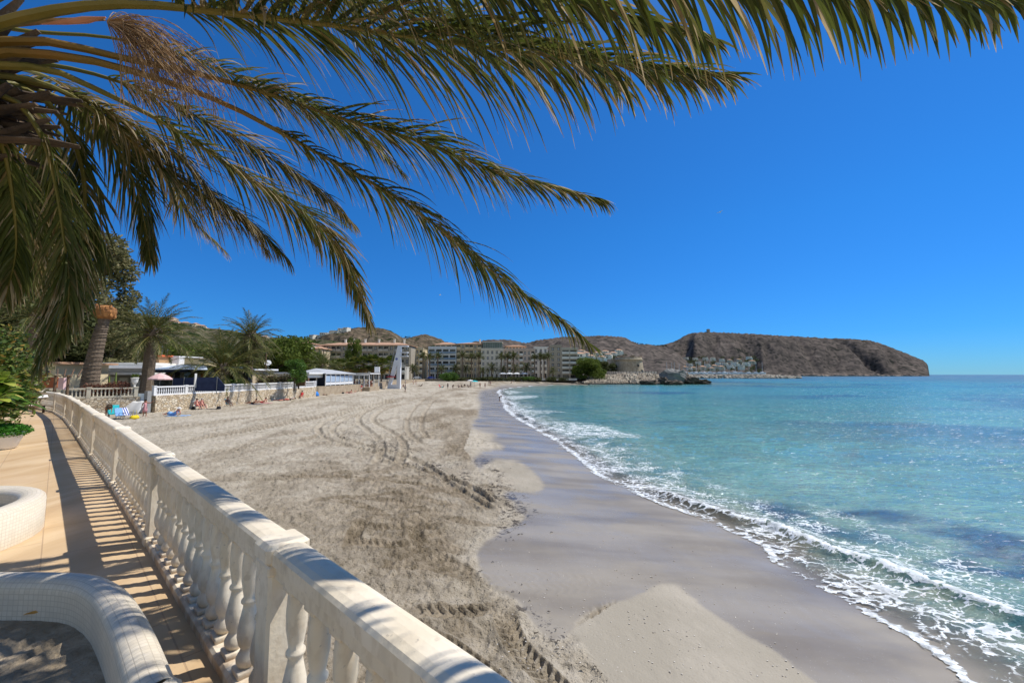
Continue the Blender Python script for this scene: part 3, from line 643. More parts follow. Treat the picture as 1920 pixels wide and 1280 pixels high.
# ================================================================ THE PALM OVERHEAD
leafm = leafmat('date_palm_leaf', [(0, (.045, .062, .010)), (.35, (.095, .115, .022)), (.6, (.145, .14, .042)), (.8, (.25, .17, .065)), (1, (.50, .41, .25))], .42, .36)
rachm = mat('palm_rachis', (.13, .12, .02), (.19, .15, .03), 3, .5, .2, 40)
rachb = mat('palm_petiole', (.24, .13, .03), (.15, .12, .025), 1.2, .5, .3, 30)
def frond(mb, path, n, Lmax, wid, droop, rng, s0=.22, col_shift=0.0, rr=(.03, .004), plum=.5, spread=52, nseg=4, rach=True, rmat=0, lmat=1, lo=.35):
    P = smooth_poly(path, 10); k = len(P); cum = [0]
    for i in range(1, k): cum.append(cum[-1] + (P[i] - P[i - 1]).length)
    T = cum[-1]
    def ev(s):
        d = s * T; i = max(0, min(k - 2, int(np.searchsorted(cum, d) - 1))); f = (d - cum[i]) / max(cum[i + 1] - cum[i], 1e-6); return P[i].lerp(P[i + 1], f), (P[i + 1] - P[i]).normalized()
    if rach:
        mb.cur = rmat; mm = 22; pts = [ev(i / mm)[0] for i in range(mm + 1)]
        mb.tube(pts, [rr[1] + (rr[0] - rr[1]) * (1 - i / mm) ** 1.6 for i in range(mm + 1)], 7, True, .75, (0, 0, 0, 1))
    mb.cur = lmat
    for i in range(n):
        s = s0 + (1 - s0) * (i + rng.random() * .5) / n; c, t = ev(min(s, .995))
        side = t.cross(Vector((0, 0, 1)));
        if side.length < .2: side = t.cross(Vector((0, 1, 0)))
        side.normalize(); up = side.cross(t).normalized(); u = (s - s0) / (1 - s0)
        L = Lmax * (lo + (1 - lo) * math.sin(min(1, u * 2.2) * math.pi / 2)) * (1 - .72 * max(0, u - .45) / .55)
        for sg in (-1, 1):
            if rng.random() < .03: continue
            l = L * rng.uniform(.8, 1.08); a = R(spread * (1 - .55 * u) + rng.uniform(-9, 9)); e = rng.uniform(-.35, .75) * plum
            dr = (t * math.cos(a) + side * (sg * math.sin(a) * math.cos(e)) + up * (math.sin(a) * math.sin(e))).normalized()
            gr = droop * rng.uniform(.5, 1.7); r1 = min(1, max(0, rng.gauss(.3 + col_shift, .2)))
            if rng.random() < .07: r1 = rng.uniform(.75, 1)
            p = c.copy(); vs = []; cs = []; wv = wid * rng.uniform(.75, 1.1); curl = rng.uniform(-.35, .35)
            for j in range(nseg + 1):
                f = j / nseg; ww = wv * (.45 + .55 * min(1, f * 5)) * (1 - f ** 2.2) + .0008
                sd_ = dr.cross(up); 
                if sd_.length < .1: sd_ = dr.cross(side)
                sd_.normalize(); nn = sd_.cross(dr).normalized(); ang = curl * f * 2; sd2 = sd_ * math.cos(ang) + nn * math.sin(ang); nn2 = nn * math.cos(ang) - sd_ * math.sin(ang)
                vs += [p + sd2 * ww + nn2 * ww * .55, p.copy(), p - sd2 * ww + nn2 * ww * .55]; cs += [(r1, f, 0, 1)] * 3
                dr = (dr + Vector((0, 0, -gr / nseg)) * (1 + f)).normalized(); p = p + dr * (l / nseg)
            fs = []
            for j in range(nseg): b = j * 3; fs += [(b, b + 3, b + 4, b + 1), (b + 1, b + 4, b + 5, b + 2)]
            mb.add(vs, fs, cs)
PALM = (-4.55, 2.75)
pr = thing('date_palm', 'large date palm whose long feathery fronds hang across the sky over the terrace', 'palm tree', (-4.75, 2.6, TZ + .16))
rng = random.Random(21)
mb = MB(); tp = [(-4.8, 2.55, TZ + .05), (-4.78, 2.6, 4.2), (-4.7, 2.7, 5.4), (-4.5, 2.8, 6.4), (-4.25, 2.85, 7.1)]
mb.tube(smooth_poly(tp, 6), [.36, .33, .31, .30, .29, .28, .28, .28, .28, .28, .28, .28, .28, .28, .28, .28, .28, .29, .30, .31, .33, .35, .37, .38, .36], 14)
for k in range(260):
    f = rng.random(); sp_ = smooth_poly(tp, 6); p = sp_[int(f * 23)]; a = rng.uniform(0, 6.28); rr_ = .31
    b = Vector((math.cos(a), math.sin(a), 0)); mb.box(p + b * rr_, (.09, .12, .07), a, .6)
mb.build('trunk', mat('palm_bark', (.06, .045, .032), (.13, .095, .065), 7, .95, .9, 22, dist=.03), pr, True)
# cut leaf bases and brown fibre where the fronds leave the trunk
mb = MB()
for k in range(120):
    a = rng.uniform(-2.2, 1.6); e = rng.uniform(-.5, .9); d0 = Vector((math.cos(a) * math.cos(e), math.sin(a) * math.cos(e), math.sin(e))); c0 = Vector((-4.25, 2.85, 6.85)) + Vector((0, 0, rng.uniform(-.35, .45)))
    L = rng.uniform(.35, .75); mb.tube([c0 + d0 * .1, c0 + d0 * L * .6, c0 + d0 * L + Vector((0, 0, .05))], [.07, .05, .022], 6, True, .5)
mb.build('leaf_bases', mat('leaf_base', (.05, .04, .035), (.16, .11, .07), 5, .9, .8, 30), pr, True)
CR = (-4.15, 2.85)
def fr(px, ys, n=105, L=.62, w=.013, droop=.5, s0=.2, shift=0., rr=(.034, .004), plum=.8, spread=54, seed=1, nseg=5, pm=None, lo=.35, label=None):
    pts = [at(x, y, Y) for (x, y), Y in zip(px, ys)]; mb = MB(); rg = random.Random(seed)
    frond(mb, pts, int(n * 1.5), L * 1.28, w * .92, droop, rg, s0, shift, rr, plum, spread, nseg, lo=lo)
    mb.build('frond', [pm or rachm, leafm], pr, True, smooth=False, label=label)
# (pixels of the midrib), (distances)
fr([(-60, 62), (90, 22), (250, 8), (470, 30), (640, 50), (850, 82), (1050, 108), (1220, 130), (1366, 146)], [2.6, 2.5, 2.45, 2.4, 2.4, 2.45, 2.5, 2.55, 2.6], 135, .66, .0135, .75, .30, .05, (.044, .004), 1.0, 50, 2, 6)
fr([(-120, -60), (150, -150), (500, -165), (850, -120), (1200, -70), (1500, -32), (1750, -4), (1925, 2)], [2.6, 2.2, 1.85, 1.7, 1.65, 1.7, 1.75, 1.8], 160, .64, .012, 1.0, .22, -.06, (.04, .004), .8, 50, 3, 6)
fr([(-60, 84), (20, 78), (100, 80), (233, 110), (367, 138), (500, 175), (633, 220), (800, 270), (950, 330), (1134, 378)], [2.7, 2.75, 2.8, 2.9, 3.0, 3.15, 3.3, 3.5, 3.7, 4.0], 125, .56, .012, .6, .33, .08, (.04, .004), .9, 48, 4, 6, rachb)
fr([(-60, 110), (15, 98), (160, 112), (300, 150), (433, 200), (600, 290), (750, 375), (850, 450), (950, 530), (1050, 600), (1112, 650)], [2.7, 2.75, 2.85, 3.0, 3.15, 3.35, 3.6, 3.8, 4.0, 4.15, 4.25], 125, .58, .0125, .7, .36, .02, (.042, .004), .9, 50, 5, 6, rachb)
fr([(-60, 130), (0, 123), (100, 133), (200, 177), (283, 217), (367, 267), (450, 325), (540, 380), (605, 430), (655, 510), (693, 606)], [2.7, 2.75, 2.85, 3.0, 3.2, 3.4, 3.6, 3.9, 4.2, 4.5, 4.8], 120, .56, .012, .7, .28, .1, (.036, .004), .9, 50, 6, 6)
fr([(-40, 140), (60, 150), (150, 190), (230, 250), (310, 320), (400, 380), (480, 430), (540, 488)], [2.8, 3.0, 3.3, 3.7, 4.0, 4.3, 4.5, 4.7], 95, .6, .012, .8, .22, .1, (.03, .004), 1.0, 50, 7, 6)
fr([(-40, 150), (60, 165), (150, 205), (215, 270), (255, 350), (272, 420), (282, 486)], [2.9, 3.2, 3.6, 3.9, 4.1, 4.2, 4.3], 90, .55, .012, .75, .22, -.1, (.03, .004), .7, 50, 8, 6)
fr([(-40, 160), (50, 170), (110, 215), (150, 300), (160, 400), (140, 500), (105, 600), (75, 690)], [2.9, 3.1, 3.3, 3.5, 3.6, 3.65, 3.7, 3.7], 100, .50, .012, .8, .18, -.02, (.034, .004), 1.0, 46, 9, 6)
fr([(-40, 170), (30, 190), (80, 260), (105, 350), (120, 450), (130, 540), (120, 610), (95, 660)], [2.8, 2.9, 3.0, 3.1, 3.2, 3.2, 3.25, 3.3], 90, .40, .011, .8, .18, .05, (.03, .004), 1.0, 46, 10, 6)
fr([(-60, 170), (-20, 210), (10, 290), (25, 380), (30, 470), (10, 560)], [2.8, 2.9, 3.0, 3.1, 3.2, 3.3], 85, .45, .012, .8, .18, .0, (.03, .004), 1.0, 46, 11, 6)
fr([(-60, 130), (40, 130), (120, 160), (200, 215), (260, 270), (320, 340), (350, 400), (420, 470)], [3.2, 3.6, 4.2, 4.8, 5.2, 5.6, 5.9, 6.1], 85, .6, .012, .6, .22, .3, (.03, .004), .8, 50, 12)
fr([(-60, 40), (60, 60), (200, 70), (330, 100), (450, 145), (560, 185), (680, 260), (760, 330)], [3.2, 3.5, 3.8, 4.1, 4.4, 4.6, 4.8, 5.0], 95, .5, .011, .7, .25, .1, (.026, .004), 1.0, 50, 13)
fr([(-60, 20), (80, -40), (300, -60), (520, -30), (760, 20), (960, 70), (1100, 110), (1180, 180)], [3.0, 3.1, 3.2, 3.2, 3.3, 3.3, 3.4, 3.5], 110, .6, .012, .9, .25, .08, (.034, .004), 1.0, 50, 14, 6)
fr([(-60, 150), (-10, 200), (30, 280), (40, 380), (20, 480), (-20, 560)], [3.3, 3.8, 4.3, 4.6, 4.8, 5.0], 85, .6, .013, .8, .18, .1, (.03, .004), 1.0, 46, 16)
fr([(-60, 130), (30, 150), (130, 175), (250, 235), (330, 290), (400, 370), (470, 420), (500, 470)], [3.0, 3.1, 3.3, 3.6, 3.9, 4.1, 4.3, 4.4], 90, .5, .011, .9, .22, .35, (.026, .004), 1.2, 55, 17, 6)
fr([(-60, 20), (120, -60), (400, -110), (700, -80), (980, -20), (1200, 40), (1330, 80)], [2.7, 2.5, 2.3, 2.15, 2.1, 2.1, 2.15], 120, .6, .013, 1.0, .25, -.05, (.034, .004), 1.0, 50, 19, 6)
fr([(-60, 120), (60, 118), (180, 140), (290, 180), (400, 235), (510, 300), (600, 360), (660, 420)], [3.1, 3.3, 3.6, 3.9, 4.1, 4.4, 4.7, 5.0], 100, .55, .012, .8, .25, .25, (.03, .004), 1.0, 50, 20, 6)
fr([(-60, 150), (20, 175), (70, 235), (95, 330), (90, 430), (70, 520)], [3.2, 3.5, 3.9, 4.2, 4.4, 4.5], 90, .6, .013, .8, .18, .1, (.03, .004), 1.0, 46, 22, 6)
# dry drooping flower stalks with their sheath
mb = MB(); rg = random.Random(5); base = at(200, 40, 2.75)
sh = [at(x, y, 2.6) for x, y in ((78, 46), (120, 42), (160, 38), (198, 33))]; mb.tube(sh, [.004, .02, .028, .006], 8, True, .5, (.45, 0, 0, 1))
mb.build('sheath', mat('spathe', (.62, .30, .20), (.48, .22, .13), 6, .7, .2), pr, True)
mb = MB(); mb.tube([at(-30, 50, 2.8), at(80, 40, 2.8), at(195, 36, 2.75)], [.03, .025, .015], 7, True, .5)
for k in range(230):
    a = rg.random(); ex, ey = 250 + 150 * a + rg.uniform(-40, 30), 60 + 110 * rg.random() ** .7 + 30 * a; mx_, my_ = (200 + ex) / 2 + rg.uniform(-10, 20), (38 + ey) / 2 - rg.uniform(10, 40)
    Y = rg.uniform(2.6, 3.1); mb.tube(smooth_poly([base, at(mx_, my_, (2.75 + Y) / 2), at(ex, ey, Y), at(ex + rg.uniform(-5, 30), ey + rg.uniform(15, 60), Y + .02)], 4), .0022, 4, False)
mb.build('flower_stalks', mat('straw', (.26, .155, .075), (.42, .29, .16), 12, .8), pr, True)
# ================================================================ HILLS, GROUND BEHIND THE BEACH
GZ = 2.55
grm = mat('garden_ground', (.16, .13, .085), (.28, .24, .17), .4, .95, .4, 6, world=True)
prom = mat('promenade_paving', (.42, .39, .34), (.33, .30, .26), .6, .9, world=True)
WALL = [tuple(g(x, y, .85)[:2]) for x, y in [(290, 772), (400, 762), (500, 752), (590, 743)]]
mb = MB()
back = [(-900, 30), (-46, 21.5), (-45, 38), (-42.2, 40.6), (-39.4, 43.2)] + [(x - .45, y) for x, y in WALL] + [(-37.3, 84), (-37.05, 100), (-38.1, 122), (-42, 124), (-44, 206), (40, 214), (46, 226), (40, 400), (40, 900), (-900, 900)]
n = len(back); mb.add([(x, y, GZ) for x, y in back], [tuple(range(n))[::-1]]); mb.add([(x, y, GZ) for x, y in back[1:14]] + [(x, y, -1) for x, y in back[1:14]], [(i, i + 1, 14 + i, 13 + i) for i in range(12)])
tag(mb.build('garden_ground', grm), kind='structure')
mb = MB(); mb.add([(-44, 206.5, GZ + .02), (40, 214.4, GZ + .02), (40, 232, GZ + .02), (-50, 226, GZ + .02)], [(0, 1, 2, 3)]); tag(mb.build('promenade', prom), kind='structure')
mb = MB(); mb.add([(-60, 226.2, GZ + .012), (40, 232.2, GZ + .012), (40, 240, GZ + .012), (-60, 236, GZ + .012)], [(0, 1, 2, 3)]); tag(mb.build('road', mat('asphalt', (.05, .05, .052), (.07, .07, .07), 3, .9)), kind='structure')

def hill_mat(name, rock, scrub, green, gthr=.55, sc=.02, drk=.5):
    q = NG(name); p = q.pos(); a = q.noise(p, sc, 8, .6); b = q.noise(p, sc * 4, 6, .65); v = q.vor(p, sc * 6.0); r = q.noise(q.map(p, (1, 1, .35)), sc * 1.6, 6, .7)
    c = q.mix(q.step(b, .4, .6), rock, scrub); c = q.mix(q.step(a, gthr, gthr + .08), c, green)
    c = q.mix(q.math('MULTIPLY', q.step(v, .38, .22), .75), c, green); c = q.mix(q.math('MULTIPLY', q.step(r, .56, .66), .5), c, tuple(min(1, k * 1.8) for k in rock))
    return q.set(Base_Color=c, Roughness=1.0, Specular_IOR_Level=.0, Normal=q.bump(q.math('ADD', b, q.math('MULTIPLY', v, .5)), .8, 3.0 if sc < .015 else 2.5))
hm_far = hill_mat('headland_rock', (.125, .105, .092), (.07, .062, .056), (.028, .03, .026), .60, .012)
hm_mid = hill_mat('hillside', (.15, .115, .08), (.075, .062, .045), (.022, .034, .014), .52, .022)
hm_grn = hill_mat('green_hillside', (.13, .11, .075), (.05, .055, .03), (.02, .036, .012), .46, .03)
def hill(prof, Yc, Yf, foot_z, material, seed, nu=220, amp=.085, back=1.7, cliff=0, bulge=.0, gully=None):
    """prof: pixel skyline at distance Yc; the slope falls towards the viewer to Yf"""
    xs = np.array([p[0] for p in prof], float); ys = np.array([p[1] for p in prof], float)
    u = np.linspace(0, 1, nu); px = xs[0] + (xs[-1] - xs[0]) * u; py = np.interp(px, xs, ys)
    zc = EYE + (702 - py) / F * Yc; Xc = (px - CX) / F * Yc
    v = np.concatenate([np.linspace(0, 1, 40), np.linspace(1.06, back, 10)])
    V, Ui = np.meshgrid(v, np.arange(nu), indexing='ij')
    XX = np.take(Xc, Ui); ZC = np.take(zc, Ui); rel = np.maximum(ZC - foot_z, 0)
    YY = Yf + (Yc - Yf) * V; s = np.where(V <= 1, (np.sin((np.clip(V, 0, 1) - .5) * math.pi) * .5 + .5) ** .85, 1 - (V - 1) / (back - 1))
    X2 = XX * np.where(V <= 1, YY / Yc, 1); n = fbm(XX * 4 / Yc * 6, YY * 2 / Yc * 6, 5, seed); nr = 1 - np.abs(fbm(XX * 14 / Yc, YY * 5 / Yc, 5, seed + 7) - .5) * 4
    env = np.sin(np.clip(V, 0, 1) * math.pi); Zz = foot_z + rel * s + rel * env * ((n - .5) * 1.6 + nr * .35) * amp * 2.0
    if gully:
        PXg = np.take(px, Ui)
        for gx, gs_, gw, gd in gully: Zz = Zz - rel * gd * np.sin(np.clip(V, 0, 1) * math.pi) ** .8 * np.exp(-((PXg - (gx + (1 - V) * gs_)) / gw) ** 2)
    lim = foot_z + rel * (np.where(V <= 1, YY / Yc, 1)) * .985 + 0 * Zz
    Zz = np.where((V < 1), np.minimum(Zz, EYE + (ZC - EYE) * YY / Yc * .985), Zz); Zz = np.where(V > 1, np.minimum(Zz, ZC), Zz)
    rngl = np.random.RandomState(seed); j = (vnoise(XX * 60 / Yc * 4, YY * 0, seed + 3) - .5) * .0022 * Yc; Zz = np.where(V >= .98, Zz + j * (V < 1.1) * (rel > .012 * Yc), Zz)
    Zz = np.where(rel < .5, foot_z - 1.5, Zz)
    o = gridmesh('hill', X2, YY, Zz, material); return tag(o, kind='structure'), (px, zc, Xc)
hill([(-900, 560), (-300, 565), (100, 575), (220, 586), (300, 596), (318, 602), (338, 606), (365, 611), (400, 616), (430, 618), (470, 627), (500, 632), (530, 634), (560, 636), (590, 634), (640, 640), (700, 660), (760, 690)], 640, 260, GZ, hm_grn, 3)
hill([(500, 690), (560, 640), (590, 631), (610, 626), (640, 620), (662, 614), (680, 613), (705, 614), (718, 616), (735, 621), (745, 628), (752, 632), (780, 645), (830, 680)], 720, 380, GZ, hm_mid, 5)
hill([(700, 680), (745, 634), (770, 632), (785, 628), (798, 626), (808, 630), (826, 635), (835, 641), (860, 645), (900, 665), (960, 690)], 860, 500, GZ, hm_mid, 8)
hill([(820, 680), (870, 645), (890, 640), (915, 637), (940, 636), (958, 637), (975, 641), (990, 644), (1010, 648), (1060, 690)], 1150, 700, GZ, hm_far, 9)
hill([(930, 690), (975, 648), (990, 642), (1010, 637), (1030, 635), (1060, 631), (1090, 630), (1128, 629), (1150, 630), (1172, 632), (1186, 640), (1200, 645), (1222, 646), (1240, 650), (1262, 656), (1320, 700)], 1350, 700, GZ, hm_far, 12)
hill([(1180, 690), (1205, 652), (1225, 648), (1250, 645), (1262, 641), (1275, 635), (1284, 629), (1296, 625), (1312, 622.5), (1330, 622), (1360, 623), (1400, 625), (1450, 628), (1500, 630.5), (1550, 633.5), (1600, 635), (1635, 638), (1662, 647), (1690, 658), (1712, 668), (1730, 675), (1737, 681), (1739.5, 688), (1740.2, 704)], 1500, 1230, 0.0, hm_far, 15, nu=420, amp=.10, gully=[(1560, 120, 13, .30), (1480, 60, 10, .12), (1380, 40, 12, .14), (1640, 60, 9, .12), (1300, -30, 12, .15)])
# ---------------------------------------------------------------- rocky shore under the fort
q = NG('pale_rock'); p = q.pos(); a = q.noise(q.map(p, (1, 1, 3.2)), .35, 7, .65); b = q.noise(p, 1.6, 6, .7); v = q.vor(q.map(p, (1, 1, 2.0)), .5, 'DISTANCE_TO_EDGE')
c = q.mix(q.step(a, .38, .62), (.34, .28, .21), (.52, .46, .36)); c = q.mix(q.math('MULTIPLY', q.step(b, .52, .62), .7), c, (.12, .095, .07)); c = q.mix(q.math('MULTIPLY', q.step(v, .09, .02), .8), c, (.06, .05, .04))
sx = q.n.new('ShaderNodeSeparateXYZ'); q.L.new(p, sx.inputs[0]); c = q.mix(q.step(sx.outputs[2], 1.1, .3), c, (.03, .027, .022))
rock_m = q.set(Base_Color=c, Roughness=.95, Normal=q.bump(q.math('ADD', b, v), 1, .6), Specular_IOR_Level=.1)
pxs = np.linspace(1055, 1345, 260); vv = np.linspace(0, 1, 80); U, V = np.meshgrid(pxs, vv); Yr = 196 + V * 95; Xr = (U - CX) / F * (Yr * .35 + 200 * .65)
topz = np.interp(U, [1055, 1085, 1110, 1135, 1160, 1230, 1250, 1265, 1280, 1300, 1320, 1338, 1345], [1.6, 2.0, 3.0, 4.6, 5.2, 5.2, 4.6, 3.4, 3.6, 2.4, 1.6, .6, -.6])
fr_ = fbm(Xr * .09, Yr * 0, 3, 60); ed = sstep(V * 95, 0 + fr_ * 10, 22 + fr_ * 22); Zr = -1.2 + (topz + 1.2) * ed ** .55
nz = fbm(Xr * .22, Yr * .22, 5, 61); st = fbm(Xr * .5, Yr * .5, 4, 62); Zr += (nz - .5) * 3.0 * (1 - .7 * sstep(V, .35, .5)) + (np.abs(st - .5) * -4 + .7) * .8 * (1 - .7 * sstep(V, .35, .5))
Zr = np.floor(Zr / .7) * .7 * .55 + Zr * .45; Zr = np.where(U > 1340, -1.5, Zr)
tag(gridmesh('rocky_shore', Xr, Yr, Zr, rock_m, smooth=False), kind='structure')
def rock(px, py_base, Y, w, h, dpt, label, seed, material=rock_m, grp=None, rz=0):
    p = at(px, py_base, Y); root = None; rg = random.Random(seed); mb = MB(); n = 14; m = 9; vs = []; fs = []
    for i in range(m + 1):
        ph = math.pi * i / m
        for j in range(n):
            th = 2 * math.pi * j / n; k = .78 + .45 * rg.random(); k = k if 0 < i < m else .9
            x = w / 2 * k * math.sin(ph) ** .7 * math.cos(th); y = dpt / 2 * k * math.sin(ph) ** .7 * math.sin(th); z = h * .55 * math.cos(ph) * k + h * .4
            vs.append((x * math.cos(rz) - y * math.sin(rz), x * math.sin(rz) + y * math.cos(rz), z))
    for i in range(m):
        for j in range(n): q_ = (j + 1) % n; fs.append((i * n + j, (i + 1) * n + j, (i + 1) * n + q_, i * n + q_))
    mb.add(vs, fs); o = mb.build('boulder', material); o.location = p; return tag(o, label, 'rock', grp)
greyrock = mat('blue_grey_rock', (.15, .155, .15), (.24, .235, .21), .6, .95, .8, 2, world=True, dist=.3)
darkrock = mat('dark_wet_rock', (.05, .042, .034), (.13, .10, .075), .8, .9, .8, 2, world=True, dist=.3)
rock(1263, 718, 212, 14, 7.4, 9, 'big smooth blue grey dome shaped boulder at the tip of the rocky point', 1, greyrock)
rock(1262, 721.5, 194, 8.5, 2.3, 5, 'low dark rock in the water just before the big grey dome boulder', 2, darkrock)
rock(1217, 720.5, 198, 9, 2.2, 5, 'low dark slab of rock at the waterline below the fort fence', 3, darkrock)
rock(1298, 719.0, 208, 7, 3.6, 6, 'brown jagged rock just past the grey dome boulder', 4, darkrock)
rock(1316, 719.2, 208, 8, 2.4, 5, 'long low brown rock ending the rocky point in the sea', 5, darkrock)
rock(1244, 719, 205, 4.5, 3.4, 5, 'dark brown rock leaning against the shore side of the dome boulder', 6, darkrock)
rock(1285, 716, 222, 5, 5.5, 5, 'upright pale brown rock spike close behind the dome boulder', 7, rock_m)
# ---------------------------------------------------------------- fort
q = NG('fort_stone'); p = q.pos(); a = q.noise(p, .5, 7, .6); br = q.n.new('ShaderNodeTexNoise'); v = q.vor(q.map(p, (1, 1, 1.8)), 1.1, 'DISTANCE_TO_EDGE')
c = q.mix(q.step(a, .35, .65), (.36, .30, .21), (.48, .41, .30)); c = q.mix(q.math('MULTIPLY', q.step(v, .08, .02), .45), c, (.14, .12, .09)); fort_m = q.set(Base_Color=c, Roughness=.95, Normal=q.bump(v, .6, .15), Specular_IOR_Level=.1)
fY = 262; fc = at(1184, 698, fY); fz = 5.6; fort = thing('fort', 'squat round stone fort with battered walls on the rocky point', 'fort', (fc.x, fc.y + 6, fz)); fr0 = 9.4
mb = MB(); mb.lathe([(fr0 + .7, -1.5), (fr0 + .45, 0), (fr0 - .2, 4), (fr0 - .75, 8.0), (fr0 - .55, 8.3), (fr0 - .1, 8.7), (fr0 - .1, 9.2), (fr0 - .7, 9.4), (fr0 - 1.0, 10.6), (fr0 - 1.6, 10.6), (fr0 - 1.6, 9.6)], 40); mb.box((-7.5, 6, 4.8), (8, 12, 9.6)); mb.build('wall', fort_m, fort)
mb = MB()
for k, a in enumerate(np.linspace(0, 6.28, 17)[:-1]):
    if k in (4, 9, 13, 11): continue
    mb.box(((fr0 - 1.3) * math.cos(a), (fr0 - 1.3) * math.sin(a), 10.9), (.7, 2.6, random.Random(k).uniform(.5, 1.3)), a); mb.build('merlon', mat('fort_brick', (.30, .21, .15), (.22, .16, .11), 2, .95), fort); mb = MB()
a_ = -1.15; mb = MB(); mb.box(((fr0 - .2) * math.cos(a_), (fr0 - .2) * math.sin(a_), 5.0), (.9, 1.0, 1.5), a_); mb.build('window', dark, fort)
a_ = -.85; mb = MB(); mb.box(((fr0 + .4) * math.cos(a_), (fr0 + .4) * math.sin(a_), 1.2), (.8, 1.4, 2.2), a_); mb.build('door', dark, fort)
mb = MB(); fe = thing('railing', 'pale panelled railing on a low wall curving round the terrace before the fort', 'railing', (*at(1186, 701, 245)[:2], 4.4))
pts = [at(x, y, Y) for x, y, Y in ((1136, 700.5, 250), (1150, 701, 244), (1175, 701, 240), (1205, 701, 239), (1232, 700.5, 241))]; pts = smooth_poly(pts, 5)
for a, b in zip(pts, pts[1:]):
    mid_ = (a + b) / 2; L = (b - a).length; mb.box((mid_.x, mid_.y, 6.15), (L, .12, 1.35), math.atan2((b - a).y, (b - a).x))
mb.build('panels', mat('cream_panel', (.66, .61, .52), (.56, .5, .42), 1, .8), fe, True); mb = MB()
for a in pts: mb.box((a.x, a.y - .12, 6.2), (.18, .18, 1.7))
mb.build('posts', mat('dark_post', (.05, .05, .05)), fe, True); mb = MB()
for a, b in zip(pts, pts[1:]):
    mid_ = (a + b) / 2; L = (b - a).length; mb.box((mid_.x, mid_.y + .3, 4.5), (L, .8, 1.9), math.atan2((b - a).y, (b - a).x))
mb.build('base_wall', rock_m, fe, True)
# breakwater
bw = MB(); rg = random.Random(7)
for k in range(620):
    t = rg.random(); a = at(1232, 708, 540); b = at(1500, 709, 500); c = a.lerp(b, t); w_ = 9 * (1 - .5 * (t > .93)); y = rg.uniform(-w_, w_); hz = (1 - abs(y) / (w_ + 1)) * 4.6 * (1 - .55 * sstep(np.array(t), .78, 1.0)); s_ = rg.uniform(1.0, 2.0)
    bw.blob((c.x, c.y + y, hz - .4), (s_ * 1.2, s_, s_ * .85), rg, 6, 4, .25)
tag(bw.build('breakwater', mat('breakwater_stone', (.50, .45, .37), (.33, .29, .23), .5, .95, world=True)), 'long low breakwater heaped of pale stone blocks running out before the headland', 'breakwater')
# headland foot: pale cliff scars and sea caves read as rock ledges
mb = MB(); rg = random.Random(3)
for k in range(70):
    x = 1430 + 300 * k / 70 + rg.uniform(-3, 3); p = at(x, 702.5, 1228); mb.blob((p.x, p.y, rg.uniform(0, 1.5)), (rg.uniform(4, 11), 6, rg.uniform(2.5, 6.5)), rg, 7, 4, .3)
tag(mb.build('cliff_foot', mat('cliff_pale', (.30, .235, .18), (.16, .125, .1), .06, .95, world=True)), kind='structure')
tp_ = at(1328, 622.5, 1500); tw = thing('watchtower', 'small round stone watchtower on the crest of the headland', 'tower', (tp_.x, tp_.y, tp_.z - 3))
mb = MB(); mb.lathe([(6.5, -2), (6.2, 3), (5.8, 10), (6.3, 11), (6.3, 13)], 12); mb.build('wall', fort_m, tw); mb = MB(); mb.lathe([(5.2, 13), (5.2, 14.2)], 10); mb.build('parapet', fort_m, tw)

# ================================================================ FOLIAGE KIT
lf_pine = leafmat('pine_needles', [(0, (.05, .075, .012)), (.5, (.11, .15, .022)), (1, (.20, .24, .045))], .8, .3)
lf_dark = leafmat('dark_foliage', [(0, (.03, .04, .012)), (.5, (.065, .078, .024)), (1, (.13, .135, .04))], .7, .25)
lf_euc = leafmat('grey_foliage', [(0, (.09, .095, .035)), (.5, (.18, .175, .07)), (1, (.33, .28, .15))], .65, .28)
lf_bush = leafmat('bright_foliage', [(0, (.03, .07, .01)), (.5, (.07, .15, .02)), (1, (.14, .22, .04))], .6, .3)
bark = mat('bark', (.07, .05, .035), (.14, .11, .08), 6, .95, .6, 18)
def leafcloud(mb, c, r, n, size, rng, flat=1.0, tint=(0, 1), hollow=.45):
    vs = []; fs = []; cs = []
    for k in range(n):
        d = Vector((rng.gauss(0, 1), rng.gauss(0, 1), rng.gauss(0, 1))).normalized(); q_ = hollow + (1 - hollow) * rng.random() ** .6; q_ *= rng.uniform(.85, 1.12)
        p = Vector((c[0] + d.x * r[0] * q_, c[1] + d.y * r[1] * q_, c[2] + d.z * r[2] * q_))
        a = Vector((rng.gauss(0, 1), rng.gauss(0, 1), rng.gauss(0, .6))).normalized(); b = a.cross(Vector((rng.gauss(0, 1), rng.gauss(0, 1), rng.gauss(0, 1)))).normalized()
        s_ = size * rng.uniform(.5, 1.3); i = len(vs); vs += [p - a * s_, p + b * s_ * .45, p + a * s_, p - b * s_ * .45]; fs.append((i, i + 1, i + 2, i + 3)); t = tint[0] + (tint[1] - tint[0]) * min(1, max(0, .5 + .25 * rng.gauss(0, 1)))
        cs += [(t, 0, 0, 1)] * 4
    mb.add(vs, fs, cs)
